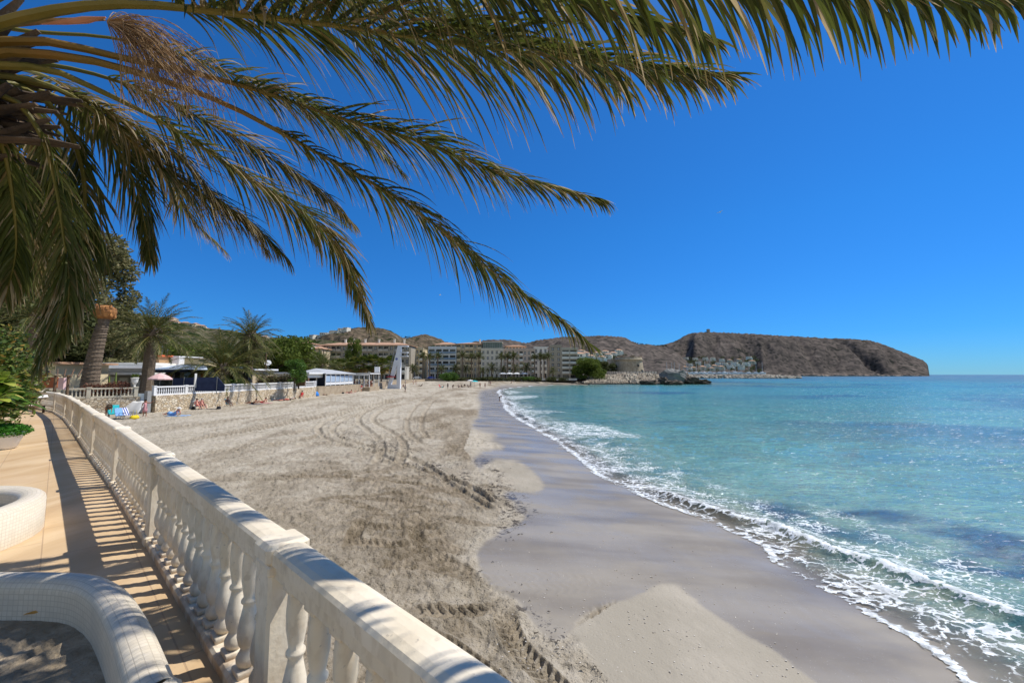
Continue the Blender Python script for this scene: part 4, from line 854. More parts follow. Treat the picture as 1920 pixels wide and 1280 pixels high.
def make_tree(name, label, cat, loc, h, r, seed, leaf, lobes=9, n=5000, size=.3, trunk_h=.35, flat=.6, group=None, lean=0.0, tr=None):
    rng = random.Random(seed); root = thing(name, label, cat, loc, 0, group); tr = tr or h * .022; L = []
    for k in range(lobes):
        a = rng.uniform(0, 6.28); rr_ = r * math.sqrt(rng.random()) * .75; zz = h * rng.uniform(trunk_h, .92); taper = 1 - .45 * max(0, (zz / h - .55) / .45); L.append((Vector((rr_ * taper * math.cos(a) + lean * zz, rr_ * taper * math.sin(a), zz)), r * rng.uniform(.3, .52)))
    mb = MB(); top = Vector((lean * h * .8, 0, h * .8)); mb.tube(smooth_poly([(0, 0, -.3), (rng.uniform(-.2, .2), rng.uniform(-.2, .2), h * .3), top * .7, top], 4), [tr * (1 - .075 * i) for i in range(13)], 8)
    for c, rr_ in L:
        s_ = Vector((lean * c.z * .6, 0, max(h * .15, c.z * .6))); mb.tube(smooth_poly([s_, s_.lerp(c, .5) + Vector((0, 0, -.05 * h)), c], 3), [tr * .5, tr * .42, tr * .36, tr * .3, tr * .24, tr * .16, tr * .1], 5)
    mb.build('trunk', bark, root); mb = MB()
    for c, rr_ in L: leafcloud(mb, c, (rr_, rr_, rr_ * flat), n // lobes, size, rng, tint=(0 + .25 * rng.random(), .75 + .25 * rng.random()))
    mb.build('crown', leaf, root); return root
def bush(name, label, loc, r, seed, leaf, n=700, size=.12, group=None, stems=True):
    rng = random.Random(seed); root = thing(name, label, 'bush', loc, 0, group); mb = MB()
    for k in range(6): a = rng.uniform(0, 6.28); leafcloud(mb, (r[0] * .5 * math.cos(a), r[1] * .5 * math.sin(a), r[2] * rng.uniform(.45, .7)), (r[0] * .6, r[1] * .6, r[2] * .45), n // 6, size, rng)
    mb.build('foliage', leaf, root); mb = MB()
    for k in range(6): a = rng.uniform(0, 6.28); mb.tube([(0, 0, -.1), (r[0] * .3 * math.cos(a), r[1] * .3 * math.sin(a), r[2] * .7)], [.04 * r[2], .015 * r[2]], 5)
    mb.build('stems', bark, root); return root
palm_l = leafmat('canary_palm_leaf', [(0, (.045, .065, .015)), (.5, (.11, .13, .035)), (.8, (.22, .20, .08)), (1, (.40, .33, .18))], .5, .3)
palm_g = leafmat('fan_palm_leaf', [(0, (.035, .06, .01)), (.45, (.09, .12, .02)), (.75, (.2, .19, .04)), (1, (.32, .2, .07))], .5, .25)
pbark = mat('palm_trunk', (.13, .095, .065), (.25, .19, .135), 5, .95, .8, 12, stretch=(1, 1, 3), dist=.06)
def feather_palm(name, label, loc, h, r, seed, nf=46, L=None, group=None, tr=.3, lean=(0, 0), n=34, low=-.7, skirt=0, wid=.035, lmat=None):
    rng = random.Random(seed); root = thing(name, label, 'palm tree', loc, 0, group); top = Vector((lean[0], lean[1], h)); mb = MB()
    sp_ = smooth_poly([(0, 0, -.3), (lean[0] * .2, lean[1] * .2, h * .35), (lean[0] * .6, lean[1] * .6, h * .7), top], 5); mb.tube(sp_, [tr * (1.25 - .25 * min(1, i / 4)) for i in range(len(sp_))], 10); mb.blob((top.x, top.y, top.z - .2), (tr * 1.5, tr * 1.5, tr * 2.2), rng, 10, 6, .15)
    mb.build('trunk', pbark, root); mb = MB()
    for k in range(nf):
        e = 1.35 - (k / nf) ** .85 * (1.35 - low) + rng.uniform(-.12, .12); a = k * 2.4 + rng.uniform(-.25, .25); l = r * rng.uniform(.85, 1.1) * (1 - .12 * (e > 1)); dr = Vector((math.cos(a) * math.cos(e), math.sin(a) * math.cos(e), math.sin(e))); p = top.copy(); pts = [p.copy()]
        for j in range(5): p = p + dr * (l / 5); pts.append(p.copy()); dr = (dr + Vector((0, 0, -.12 - .07 * j))).normalized()
        frond(mb, pts, n, r * (L or .26), wid, .35, rng, .14, (.25 if e < -.15 else 0) - .05, (tr * .13, tr * .03), .6, 52, 2, True, 0, 1)
    mb.build('crown', [rachm, lmat or palm_l], root); return root
def fan_palm(name, label, loc, h, r, seed, nf=34, group=None, tr=.2, skirt=True):
    rng = random.Random(seed); root = thing(name, label, 'palm tree', loc, 0, group); mb = MB(); mb.tube([(0, 0, -.3), (0, 0, h * .3), (0, 0, h * .7), (0, 0, h)], [tr * 1.5, tr * 1.1, tr, tr], 8); mb.build('trunk', pbark, root); mb = MB()
    for k in range(nf):
        e = 1.35 - (k / nf) * 2.3 + rng.uniform(-.15, .15); a = k * 2.4 + rng.uniform(-.3, .3); l = r * rng.uniform(.5, .62); d0 = Vector((math.cos(a) * math.cos(e), math.sin(a) * math.cos(e), math.sin(e))); p0 = Vector((0, 0, h)); p1 = p0 + d0 * l
        mb.cur = 0; mb.tube([p0, p1], [tr * .12, tr * .08], 4, False, 1, (0, 0, 0, 1)); mb.cur = 1; s_ = d0.cross(Vector((0, 0, 1))).normalized() if abs(d0.z) < .98 else Vector((1, 0, 0)); u_ = s_.cross(d0); tint = min(1, max(0, rng.gauss(.35, .15) + (.45 if e < -.35 else 0)))
        for j in range(11):
            b = (j - 5) / 5 * 1.35; d = d0 * math.cos(b) + s_ * math.sin(b); tip = p1 + d * r * .5 * (1 - .12 * abs(j - 5) / 5) + Vector((0, 0, -r * .12 * rng.random())); m_ = p1.lerp(tip, .55) + Vector((0, 0, r * .02)); w_ = s_ * math.cos(b) - d0 * math.sin(b)
            mb.add([p1, m_ + w_ * r * .05, tip, m_ - w_ * r * .05], [(0, 1, 2, 3)], [(tint, 0, 0, 1), (tint, .4, 0, 1), (tint, .9, 0, 1), (tint, .4, 0, 1)])
    mb.build('crown', [rachm, palm_g], root); return root

# big trees on the left
def ground_at(px, Y, z=GZ): return ((px - CX) / F * Y, Y, z)
make_tree('eucalyptus_tree', 'tallest grey green tree, its high rounded crown beside the hanging palm frond', 'tree', ground_at(150, 62), 25.5, 6.8, 1, lf_euc, 16, 15000, .34, .25, .9)
make_tree('eucalyptus_tree', 'tall grey green tree behind the dark hanging fronds at the picture edge', 'tree', ground_at(40, 60), 28, 8, 2, lf_dark, 18, 17000, .36, .15, .9)
make_tree('eucalyptus_tree', 'airy olive tree with open branches against the sky above the nearer tall palm', 'tree', ground_at(225, 66), 16.8, 4.2, 3, lf_euc, 12, 7000, .26, .3, .8)
make_tree('broadleaf_tree', 'dark dense tree filling the space below the tallest grey green tree', 'tree', ground_at(105, 58), 12.5, 6.5, 4, lf_dark, 14, 12000, .32, .1, .8)
make_tree('broadleaf_tree', 'brownish thinly leaved tree behind the stout trimmed palm trunk', 'tree', ground_at(205, 60), 9.0, 4.6, 5, lf_euc, 12, 7000, .26, .1, .8)
make_tree('broadleaf_tree', 'dark tree low behind the yellow and orange shrub', 'tree', ground_at(-20, 50), 12, 6, 6, lf_dark, 12, 9000, .32, .1, .8)
# pines and shrubs behind the villas
pine0 = make_tree('pine_tree', 'round green pine behind the white roof box of the villa', 'pine tree', ground_at(300, 80), 8.6, 6.2, 11, lf_pine, 12, 7000, .3, .25, .55)
for px, Y, s_, lb in [(255, 76, .95, 'green pine between the olive tree and the nearer palm crown'), (345, 88, 1.05, 'green pine behind the tan chimney block of the villa'), (392, 92, 1.0, 'broad pine behind the low spreading palm'),
                      (550, 112, 1.5, 'largest dark green pine below the blue striped balcony building'), (520, 104, 1.1, 'dark pine beside the palm with the shaggy trunk'), (450, 100, 1.0, 'pine seen through the crowns between the two date palms'), (587, 118, 1.0, 'small dark pine at the foot of the gabled apartment house'),
                      (240, 96, 1.35, 'pine rising farther back behind the nearer palm'), (430, 125, 1.15, 'distant pine below the burnt brown hill'), (370, 120, 1.1, 'far pine beneath the hillside of white houses')]:
    copy_tree(pine0, ground_at(px, Y), random.Random(px).uniform(0, 6), s_, lb)
copy_tree(pine0, ground_at(663, 168), 1.0, (.55, .55, 2.05), 'tall narrow dark tree rising over the tiled roofline of the long apartment block')
bp = make_tree('pine_tree', 'broad spreading bright pine leaning over the rocks before the round fort', 'pine tree', (*at(1104, 712, 222)[:2], 1.8), 11.8, 9.4, 31, lf_pine, 26, 26000, .42, .12, .42, lean=.0)
make_tree('pine_tree', 'darker pine between the bright spreading pine and the fort wall', 'pine tree', (*at(1138, 705, 262)[:2], 4), 9.0, 7, 33, lf_dark, 14, 9000, .5, .1, .6)
# palms of the villa gardens
tp = thing('trimmed_palm', 'stout ringed palm trunk with its crown cut off to an orange stub', 'palm tree', (*g(178, 737, 2.6)[:2], GZ))
_Y = tp.location.y = 44.0; tp.location.x = (172 - CX) / F * _Y
mb = MB(); zt = 4.9 + (702 - 572) / F * _Y - GZ; lx = (190 - 172) / F * _Y; pts = smooth_poly([(0, 0, -.3), (.15, 0, zt * .3), (lx * .6, 0, zt * .65), (lx, 0, zt * .86)], 8); mb.tube(pts, [.82 - .016 * i for i in range(len(pts))], 16)
for i in range(34): f = i / 33; k = min(len(pts) - 1, int(f * (len(pts) - 1))); c = pts[k]; mb.tube([(c.x, c.y, c.z - .04), (c.x, c.y, c.z + .05)], [.87 - .016 * k, .84 - .016 * k], 16)
mb.build('trunk', pbark, tp); mb = MB(); mb.lathe([(.55, zt * .85), (.82, zt * .87), (.98, zt * .93), (.92, zt * .97), (.45, zt * 1.0)], 14, (lx, 0, 0)); rg = random.Random(2)
for k in range(26): a = rg.uniform(0, 6.28); mb.box((lx + .85 * math.cos(a), .85 * math.sin(a), zt * rg.uniform(.88, .99)), (.3, .22, .34), a, .6)
mb.build('crown_stub', mat('cut_palm', (.42, .19, .06), (.22, .10, .04), 2.5, .9, .5, 8), tp); mb = MB()
for k in range(4): a = rg.uniform(-1, 1.2); frond(mb, [(lx, 0, zt * .98), (lx + .25 * math.sin(a * 2), .2, zt * 1.05), (lx + .9 * math.sin(a * 2), .4, zt * 1.1)], 12, .3, .03, .2, rg, .3, .4, (.06, .01))
mb.build('young_fronds', [rachb, palm_l], tp)
feather_palm('canary_palm', 'nearer full palm with upright crown standing behind the white balustrade', ground_at(279, 50), 7.3, 5.8, 41, 66, .2, tr=.62, lean=(.3, 0), n=36, low=-.5)
feather_palm('canary_palm', 'low spreading palm whose arching fronds cover the blue awning of the villa', ground_at(418, 58), 3.2, 7.4, 42, 70, .17, tr=.6, n=42, low=-.35)
feather_palm('canary_palm', 'tall shaggy palm with drooping pale dead fronds beyond the low palm', ground_at(466, 64), 8.2, 5.2, 43, 84, .2, tr=.65, lean=(.2, 0), n=36, low=-1.25)
feather_palm('date_palm', 'smaller palm with an open crown behind the grey beach bar roof', ground_at(606, 96), 4.2, 6.0, 44, 40, .2, tr=.4, n=30, low=-.35)
feather_palm('date_palm', 'shaded palm standing before the dark trees, half hidden by the hanging frond', ground_at(60, 40), 8.0, 4.4, 45, 46, .2, tr=.35, n=32, low=-.6)
fan0 = fan_palm('fan_palm', 'yellow green fan palm before the grey block, nearest the beach bar palm', ground_at(666, 128), 5.2, 3.3, 51, 40)
for px, Y, s_, lb in [(683, 130, 1.05, 'fan palm behind the white beach pavilion'), (700, 132, 1.12, 'brightest yellow fan palm above the pavilion roof'), (716, 134, 1.0, 'fan palm just behind the ladder of the lifeguard tower'), (640, 132, .95, 'dull fan palm beyond the small open palm'), (629, 150, 1.0, 'thin fan palm in front of the dark ground floor windows'), (733, 140, 1.1, 'fan palm whose fronds show between the tower legs'), (652, 140, .8, 'short fan palm tucked between two bright ones')]:
    copy_tree(fan0, ground_at(px, Y), px, s_, lb)
# promenade palms: tall ones with tight crowns and short ones
tall0 = feather_palm('promenade_palm', 'tall promenade palm nearest the lifeguard tower', ground_at(793, 214), 11.6, 4.0, 55, 40, .24, tr=.32, n=18, low=-.1, wid=.09)
tl = [(806, 216, .95, 'second tall promenade palm past the lifeguard tower'), (821, 214, .98, 'tall palm before the white corner of the blue balconied block'), (867, 214, 1.02, 'tall palm before the cream block, next to the low green bush'), (884, 216, .98, 'tall palm in front of the tiled cream block'), (898, 214, 1.0, 'stout tall palm before the glass topped building'),
      (940, 213, .96, 'tall palm beyond the glass topped building'), (952, 215, .98, 'tall slim palm between two others before the pink block'), (963, 214, 1.0, 'tall palm beside the white parasols'), (1002, 214, .93, 'tall palm before the small white house'), (1013, 215, .98, 'dense tall palm in the group by the far white wall'), (1027, 214, .98, 'last tall palm before the high side wall'), (1020, 219, .93, 'tall palm half hidden in the last group of the promenade')]
for px, Y, s_, lb in tl: copy_tree(tall0, ground_at(px, Y), px * .7, s_, lb, 'tall palms along the promenade')
tall0['group'] = 'tall palms along the promenade'
sh0 = feather_palm('promenade_palm', 'short bushy palm beside the tower base on the promenade', ground_at(775, 217), 5.2, 4.4, 56, 40, .24, tr=.3, n=18, low=-.5, group='short palms along the promenade', wid=.09)
for k, (px, s_, lb) in enumerate([(828, .95, 'short palm above the round green bush'), (854, 1.0, 'short palm under the white balconied corner'), (874, .95, 'short palm between the tall cream block palms'), (922, 1.05, 'short palm before the arched windows'), (943, .9, 'short palm beneath a tall one by the white parasols'), (965, 1.0, 'short wide palm beside the parasol terrace'), (987, 1.1, 'short full palm beyond the white parasols'), (1036, .8, 'shortest palm at the foot of the high side wall'), (905, .8, 'small palm under the glass topped building')]):
    copy_tree(sh0, ground_at(px, 215 + k % 3), px, s_, lb)
# ================================================================ APARTMENT BLOCKS
wallc = {}
def plaster(name, c, d=.88):
    c = (min(.82, c[0] * 1.22), min(.80, c[1] * 1.18), min(.76, c[2] * 1.06)); return mat('plaster_' + name, c, tuple(k * d for k in c), .5, .9, world=True)
tile = mat('roof_tile', (.50, .31, .20), (.38, .22, .14), 1.2, .9, .4, 6, world=True); flatroof = mat('flat_roof', (.5, .47, .42), (.4, .37, .33), 1, .9)
glass_b = mat('dark_blue_glass', (.02, .035, .06), (.05, .08, .12), .3, .12, spec=.6)
railm = mat('glass_rail', (.16, .24, .33), (.22, .30, .38), .3, .2, spec=.5)
def block(label, px0, px1, Y, ytop, yroof, floors, bays, wm, roof='tile', kinds='W', dep=13, base=GZ, rail=None, rz=0.0, cat='apartment building', roofm=None, ground=True, chim=0, seed=1, arch=False):
    """facade between two pixel columns at distance Y; ytop = pixel of the eaves, yroof = pixel of the ridge"""
    x0 = (px0 - CX) / F * Y; x1 = (px1 - CX) / F * Y; w_ = x1 - x0; zt = EYE + (702 - ytop) / F * Y; zr = EYE + (702 - yroof) / F * Y; H_ = zt - base
    rg = random.Random(seed); root = thing('apartment_building', label, cat, ((x0 + x1) / 2, Y, base), rz)
    fh = H_ / floors; bw_ = w_ / bays; mb = MB(); mb.box((0, dep / 2 + 1.25, H_ / 2), (w_ - .02, dep - 2.5, H_ - .02))
    wins = []; ops = []
    for j in range(bays):
        k = kinds[j % len(kinds)]; ow = bw_ * (.82 if k == 'L' else .42)
        ops.append((k, ow))
    for j in range(bays):     # piers
        xl = -w_ / 2 + j * bw_; k, ow = ops[j]; s_ = (bw_ - ow) / 2
        mb.box((xl + s_ / 2, .625, H_ / 2), (s_, 1.25, H_)); mb.box((xl + bw_ - s_ / 2, .625, H_ / 2), (s_, 1.25, H_))
        for f in range(floors):
            z0 = f * fh; big = (f == 0 and ground); zlo = .05 if big else (fh * (.30 if k == 'L' else .32)); zhi = fh * (.86 if not big else .8)
            mb.box((xl + bw_ / 2, .62, z0 + zlo / 2), (ow, 1.24, zlo)); mb.box((xl + bw_ / 2, .62, z0 + (zhi + fh) / 2), (ow, 1.24, fh - zhi))
            y = 1.15 if (k == 'L' or big) else .22
            wins.append((xl + bw_ / 2, y, z0 + (zlo + zhi) / 2, ow, zhi - zlo, k, big))
    wall = mb.build('wall', wm, root)
    for (x, y, z, a, b, k, big) in wins:
        mb = MB(); mb.box((x, y + .12, z), (a - .02, .2, b - .02)); o = mb.build('window', glass if rg.random() < .6 else dark, root)
        if k == 'W' and not big:
            m2 = MB(); m2.box((x, y - .02, z), (.12, .06, b)); m2.box((x, y - .02, z), (a, .05, .1)); m2.build('frame', brightwhite, o)
        if rail is not None and k == 'L' and not big:
            m2 = MB(); m2.box((x, -.38, z - b / 2 - .55), (a * 1.12, .75, .25)); m2.box((x, -.72, z - b / 2 + .05), (a * 1.12, .06, 1.05)); m2.build('balcony', rail, root)
    mb = MB()
    if roof == 'tile':
        e = .7; A = [(-w_ / 2 - e, -e, H_), (w_ / 2 + e, -e, H_), (w_ / 2 + e, dep + e, H_), (-w_ / 2 - e, dep + e, H_)]; rh = zr - zt; i_ = min(dep / 2, w_ / 2 - .2)
        B = [(-w_ / 2 + i_, dep / 2, H_ + rh), (w_ / 2 - i_, dep / 2, H_ + rh)]; A2 = [(a, b, c + .25) for a, b, c in A]
        mb.add(A + A2 + B, [(3, 2, 1, 0), (0, 1, 5, 4), (1, 2, 6, 5), (2, 3, 7, 6), (3, 0, 4, 7), (4, 5, 9, 8), (5, 6, 9), (6, 7, 8, 9), (7, 4, 8)]); rf = mb.build('roof', roofm or tile, root)
    else:
        mb.box((0, dep / 2, H_ + .15), (w_ + .3, dep + .3, .3)); mb.box((0, 0, H_ + .7), (w_ + .2, .2, .8)); rf = mb.build('roof', wm, root)
    for k in range(chim):
        x = rg.uniform(-.45, .45) * w_; m2 = MB(); m2.box((x, dep * .45, H_ + (zr - zt) + .3), (.9, .9, 2.6)); m2.box((x, dep * .45, H_ + (zr - zt) + 1.7), (1.2, 1.2, .25)); m2.build('chimney', plaster('white', (.72, .70, .66)), rf)
    return root
grey = plaster('grey', (.30, .275, .24)); cream = plaster('cream', (.60, .52, .38)); tan = plaster('tan', (.44, .37, .28)); wht = plaster('white', (.72, .70, .66)); pink = plaster('pink', (.50, .41, .36)); bluew = plaster('bluish', (.58, .62, .68)); sideg = plaster('taupe', (.36, .31, .26))
block('terracotta roofed apartment house with blue and white balcony bands behind the shaggy palm', 500, 578, 205, 644, 636.5, 4, 7, plaster('pale', (.55, .52, .47)), 'tile', 'L', 14, rail=mat('blue_band', (.22, .34, .55), (.16, .26, .46), .5, .6), seed=2, chim=1)
block('small terracotta roofed annex between the blue banded house and the long grey block', 578, 603, 210, 654, 648, 4, 3, tan, 'tile', 'W', 10, seed=3)
block('long grey apartment block with one unbroken terracotta roof below the bare brown hill', 600, 768, 222, 647.5, 640, 5, 17, grey, 'tile', 'LWLLWL', 15, rail=plaster('lightgrey', (.40, .38, .35)), seed=4, chim=6)
block('cream apartment house with rows of small red brown windows just beyond the lifeguard tower', 750, 793, 236, 655, 653, 5, 6, cream, 'flat', 'WWL', 12, rail=wht, seed=5)
b3 = block('white and blue corner block with deep dark balconies behind the promenade palms', 803, 855, 236, 653, 650, 5, 4, bluew, 'flat', 'LL', 12, rail=railm, seed=6)
block('set back tiled attic storey above the white and blue corner block', 815, 857, 241, 646, 640.5, 6, 4, plaster('brownish', (.40, .33, .27)), 'tile', 'L', 10, seed=7)
block('cream block with terracotta roof between the blue balconied corner and the glass topped building', 856, 903, 238, 645, 640.5, 6, 6, tan, 'tile', 'LWL', 13, rail=cream, seed=8, chim=1)
b5 = block('pale building with arched windows carrying a green glass penthouse', 902, 944, 236, 656, 655, 5, 5, plaster('pale', (.55, .52, .47)), 'flat', 'W', 13, seed=9)
pen = MB(); b5w = (944 - 902) / F * 236; h5 = b5.location.z; zt = EYE + (702 - 655) / F * 236 - GZ
pen.box((0, 6, zt + 2.2), (b5w - 1.5, 9, 3.6)); pn = pen.build('penthouse', mat('green_glass', (.05, .10, .09), (.09, .15, .14), .3, .15, spec=.6), b5)
for k in range(9):
    m2 = MB(); m2.box((-b5w / 2 + 1 + k * (b5w - 2) / 8, 1.4, zt + 2.3), (.18, .25, 4.0)); m2.build('mullion', steel, pn)
m2 = MB(); m2.box((0, 5.6, zt + 4.3), (b5w - 1, 10, .3)); m2.build('canopy', wht, pn)
block('pinkish block with stepped tiled terraces beyond the glass topped building', 944, 1003, 238, 657, 654, 5, 8, pink, 'flat', 'WLW', 13, rail=wht, seed=10)
block('upper set back storey with terracotta roof on the pinkish stepped block', 948, 985, 243, 649.5, 646, 6, 6, plaster('peach', (.56, .42, .33)), 'tile', 'W', 8, seed=11)
block('small bright white house with dark arched openings rising above the promenade palms', 1001, 1036, 262, 653, 652, 5, 4, wht, 'flat', 'W', 10, seed=12)
block('high taupe side wall of the last promenade block with one column of small windows', 1031, 1053, 232, 650, 649.5, 6, 2, sideg, 'flat', 'W', 15, seed=13)
block('last promenade block with stacked white balconies next to the spreading pine', 1053, 1083, 232, 655, 654, 6, 2, plaster('warmgrey', (.45, .41, .36)), 'flat', 'L', 13, rail=wht, seed=14)
block('low white building with dark ground floor arcade behind the lifeguard tower', 690, 760, 200, 688, 686, 2, 9, plaster('shade', (.45, .45, .45)), 'flat', 'L', 8, rail=wht, seed=15)
# awnings/parasols on the promenade
par0 = None
def parasol(label, loc, r, h, m, tilt=0.0, group=None, pole=.03, dome=.28):
    root = thing('parasol', label, 'parasol', loc, 0, group); mb = MB(); n = 12; mb.tube([(0, 0, 0), (0, 0, h + .1)], pole, 6); mb.build('pole', steel, root)
    mb = MB(); prof = [(.02, h), (r * .35, h - r * dome * .22), (r * .7, h - r * dome * .6), (r, h - r * dome * 1.1)]; vs = [(0, 0, h + .02)]; fs = []
    for i, (q_, z) in enumerate(prof[1:]):
        for j in range(n * 2): a = math.pi * j / n; rr_ = q_ * (1 if j % 2 == 0 else .965); vs.append((rr_ * math.cos(a), rr_ * math.sin(a), z))
    N = n * 2
    for j in range(N): fs.append((0, 1 + j, 1 + (j + 1) % N))
    for i in range(2):
        for j in range(N): k = (j + 1) % N; fs.append((1 + i * N + j, 1 + (i + 1) * N + j, 1 + (i + 1) * N + k, 1 + i * N + k))
    b0 = len(vs); vs += [(v[0], v[1], v[2] - .12) for v in vs[1 + 2 * N:1 + 3 * N]]
    for j in range(N): k = (j + 1) % N; fs.append((1 + 2 * N + j, b0 + j, b0 + k, 1 + 2 * N + k))
    mb.add(vs, fs); mb.build('canopy', m, root)
    mb = MB(); mb.lathe([(.25, 0), (.25, .06), (.05, .1)], 10); mb.build('base', steel, root); return root
for k, px in enumerate((943, 955, 969, 983)):
    pp = ground_at(px, 210 + k * .5)
    if k == 0: par0 = parasol('square white cafe parasol on the promenade terrace below the pink block', pp, 2.1, 3.4, brightwhite, group='white cafe parasols')
    else: copy_tree(par0, pp)
parasol('red parasol at the beach bar beside the ladder of the lifeguard tower', (*at(733, 706, 118)[:2], 1.6), 1.4, 3.1, red)
# street lamps and light strip wall along the promenade
mb = MB(); 
pw = thing('promenade_wall', 'low white wall running along the back of the far beach', 'wall', (0, 209, 1.2))
a = Vector((-20, 208.2, 0)); b = Vector((34, 213.4, 0)); L = (b - a).length; m_ = (a + b) / 2; mb.box((m_.x, m_.y, 2.35), (L, .35, .95), math.atan2(b.y - a.y, b.x - a.x)); mb.build('wall', mat('white_wall', (.6, .57, .52), (.5, .47, .42), .6, .9, world=True), pw, True)
mb = MB(); mb.box((m_.x, m_.y, 2.86), (L, .5, .08), math.atan2(b.y - a.y, b.x - a.x)); mb.build('coping', wht, pw, True)
lamp0 = thing('street_lamp', 'slim grey lamp post standing on the promenade behind the beach', 'street lamp', ground_at(759, 205), 0, 'promenade lamp posts')
mb = MB(); mb.tube([(0, 0, 0), (0, 0, 6)], [.09, .05], 6); mb.tube([(0, 0, 6), (.5, 0, 6.15)], .04, 5); mb.build('post', steel, lamp0); mb = MB(); mb.box((.7, 0, 6.15), (.6, .25, .12)); mb.build('lamp_head', steel, lamp0)
for k, px in enumerate((790, 812, 834, 848, 876, 892, 910, 918, 928, 957, 975, 995)): copy_tree(lamp0, (*ground_at(px, 207 + (k % 3))[:2], GZ))
# parked cars glimpsed on the promenade
def car(label, loc, m, rz=0.0):
    root = thing('parked_car', label, 'car', loc, rz); mb = MB(); prof = [(-2.1, .3), (-2.15, .8), (-1.5, .95), (-1.0, 1.42), (.6, 1.45), (1.2, .98), (2.0, .85), (2.15, .5), (2.1, .3)]
    vs = [(x, -.85, z) for x, z in prof] + [(x, .85, z) for x, z in prof]; n = len(prof); mb.add(vs, [tuple(range(n)), tuple(range(2 * n - 1, n - 1, -1))] + [(i, n + i, n + (i + 1) % n, (i + 1) % n) for i in range(n)]); bd = mb.build('body', m, root)
    mb = MB(); mb.box((-.2, 0, 1.19), (1.9, 1.72, .34), 0, .85); mb.build('windows', dark, root)
    for sx_ in (-1.3, 1.3):
        for sy in (-.8, .8): mb = MB(); mb.tube([(sx_, sy - .1, .32), (sx_, sy + .1, .32)], .32, 12); mb.build('wheel', dark, root)
car('white car parked on the promenade right behind the tower', ground_at(783, 210), brightwhite, .1)
car('blue car parked between the first tall promenade palms', ground_at(809, 212), mat('blue_paint', (.02, .06, .3), None, rough=.3), .1)
car('silver car parked behind the white parasols', ground_at(981, 214), mat('silver', (.5, .52, .55), None, rough=.3), .1)
# long dark stone seawall and dune plants at the back of the beach
swl = thing('stone_seawall', 'dark low stone wall at the back of the far sand', 'wall', (-30, 207, 1)); mb = MB(); mb.box((-33, 205.2, 1.9), (30, .5, 1.7), .03); mb.build('wall', mat('dark_stone', (.12, .10, .08), (.20, .17, .13), 2, .95, world=True), swl, True)
bush('dense_bush', 'big round bright green bush growing on the far sand below the palms', (*at(838, 715, 196)[:2], 1.3), (5.6, 3, 4.4), 3, lf_bush, 4200, .3)
dn = random.Random(8); lbl = 'low dune shrub on the strip between the far sand and the promenade'
du0 = bush('dune_shrub', lbl, (*at(862, 712, 203)[:2], 1.5), (3.4, 1.8, 2.0), 4, lf_dark, 700, .25, 'dune shrubs behind the far beach')
for k in range(22): px = 880 + k * 8.6 + dn.uniform(-3, 3); copy_tree(du0, (*at(px, 713, 203 + dn.uniform(-2, 4))[:2], 1.5), dn.uniform(0, 6), dn.uniform(.7, 1.15))
bush('dune_shrub', 'yellow green shrub glowing in the dune strip before the white parasols', (*at(990, 711.5, 203)[:2], 1.7), (3.6, 2, 2.3), 9, lf_bush, 900, .25)

# ================================================================ HOUSES ON THE SLOPES
def house_proto(name, label, group, w_, d_, h_, roofk, wm, seed, loc):
    root = thing(name, label, 'house', loc, 0, group); mb = MB(); mb.box((0, 0, h_ / 2 - 1), (w_, d_, h_ + 2)); mb.box((w_ * .32, -d_ * .3, h_ * .3 - 1), (w_ * .5, d_ * .9, h_ * .6 + 2)); mb.build('wall', wm, root); mb = MB()
    if roofk: 
        z = h_; mb.add([(-w_ / 2 - .4, -d_ / 2 - .4, z), (w_ / 2 + .4, -d_ / 2 - .4, z), (w_ / 2 + .4, d_ / 2 + .4, z), (-w_ / 2 - .4, d_ / 2 + .4, z), (-w_ * .2, 0, z + 2), (w_ * .2, 0, z + 2)], [(0, 1, 5, 4), (1, 2, 5), (2, 3, 4, 5), (3, 0, 4), (3, 2, 1, 0)])
    else: mb.box((0, 0, h_ + .1), (w_ + .4, d_ + .4, .5))
    mb.build('roof', tile if roofk else wm, root)
    for f in range(2):
        for k in range(3): mb = MB(); mb.box((-w_ * .34 + k * w_ * .24, -d_ / 2 - .02, 1.6 + f * h_ * .48), (w_ * .13, .1, 1.7)); mb.build('window', dark, root)
    return root
hw = plaster('villa_white', (.66, .64, .60)); hc = plaster('villa_cream', (.52, .47, .39))
hg = ['white two storey villas on the slope behind the marina', 'cream tile roofed villas on the slope behind the marina']
h0 = house_proto('villa', 'small white flat roofed villa among others on the slope above the marina', hg[0], 13, 10, 7.5, False, hw, 1, (0, -50, -50))
h1 = house_proto('villa', 'small cream tile roofed villa among others on the slope above the marina', hg[1], 12, 10, 6.5, True, hc, 2, (0, -50, -50))
def hill_z(px, py, Y): return at(px, py, Y)
rg = random.Random(77); first = [True, True]
def put(px, py, Y, s_, k):
    h_ = (h0, h1)[k]; p = at(px, py, Y)
    if first[k]: h_.location = p; h_.scale = (s_,) * 3; first[k] = False
    else: copy_tree(h_, p, rg.uniform(-.5, .5), s_)
slope = [(1246, 686), (1256, 690), (1262, 677), (1268, 693), (1272, 684), (1283, 692), (1286, 675), (1293, 686), (1300, 693), (1304, 675), (1309, 683), (1316, 693), (1322, 675), (1326, 687), (1334, 694), (1336, 675), (1345, 684), (1350, 692), (1353, 677), (1358, 686), (1367, 678), (1370, 690), (1378, 685), (1385, 677), (1389, 692), (1399, 685), (1409, 681), (1405, 673), (1216, 684), (1224, 690), (1232, 681), (1238, 692), (1249, 675), (1245, 664), (1260, 668), (1221, 676), (1291, 694), (1275, 678), (1340, 690), (1392, 689)]
for k, (x, y) in enumerate(slope): Y = 760 + (702 - y) * 13; put(x + rg.uniform(-1, 1), y, Y, rg.uniform(.75, 1.05), 1 if k % 3 == 2 else 0)
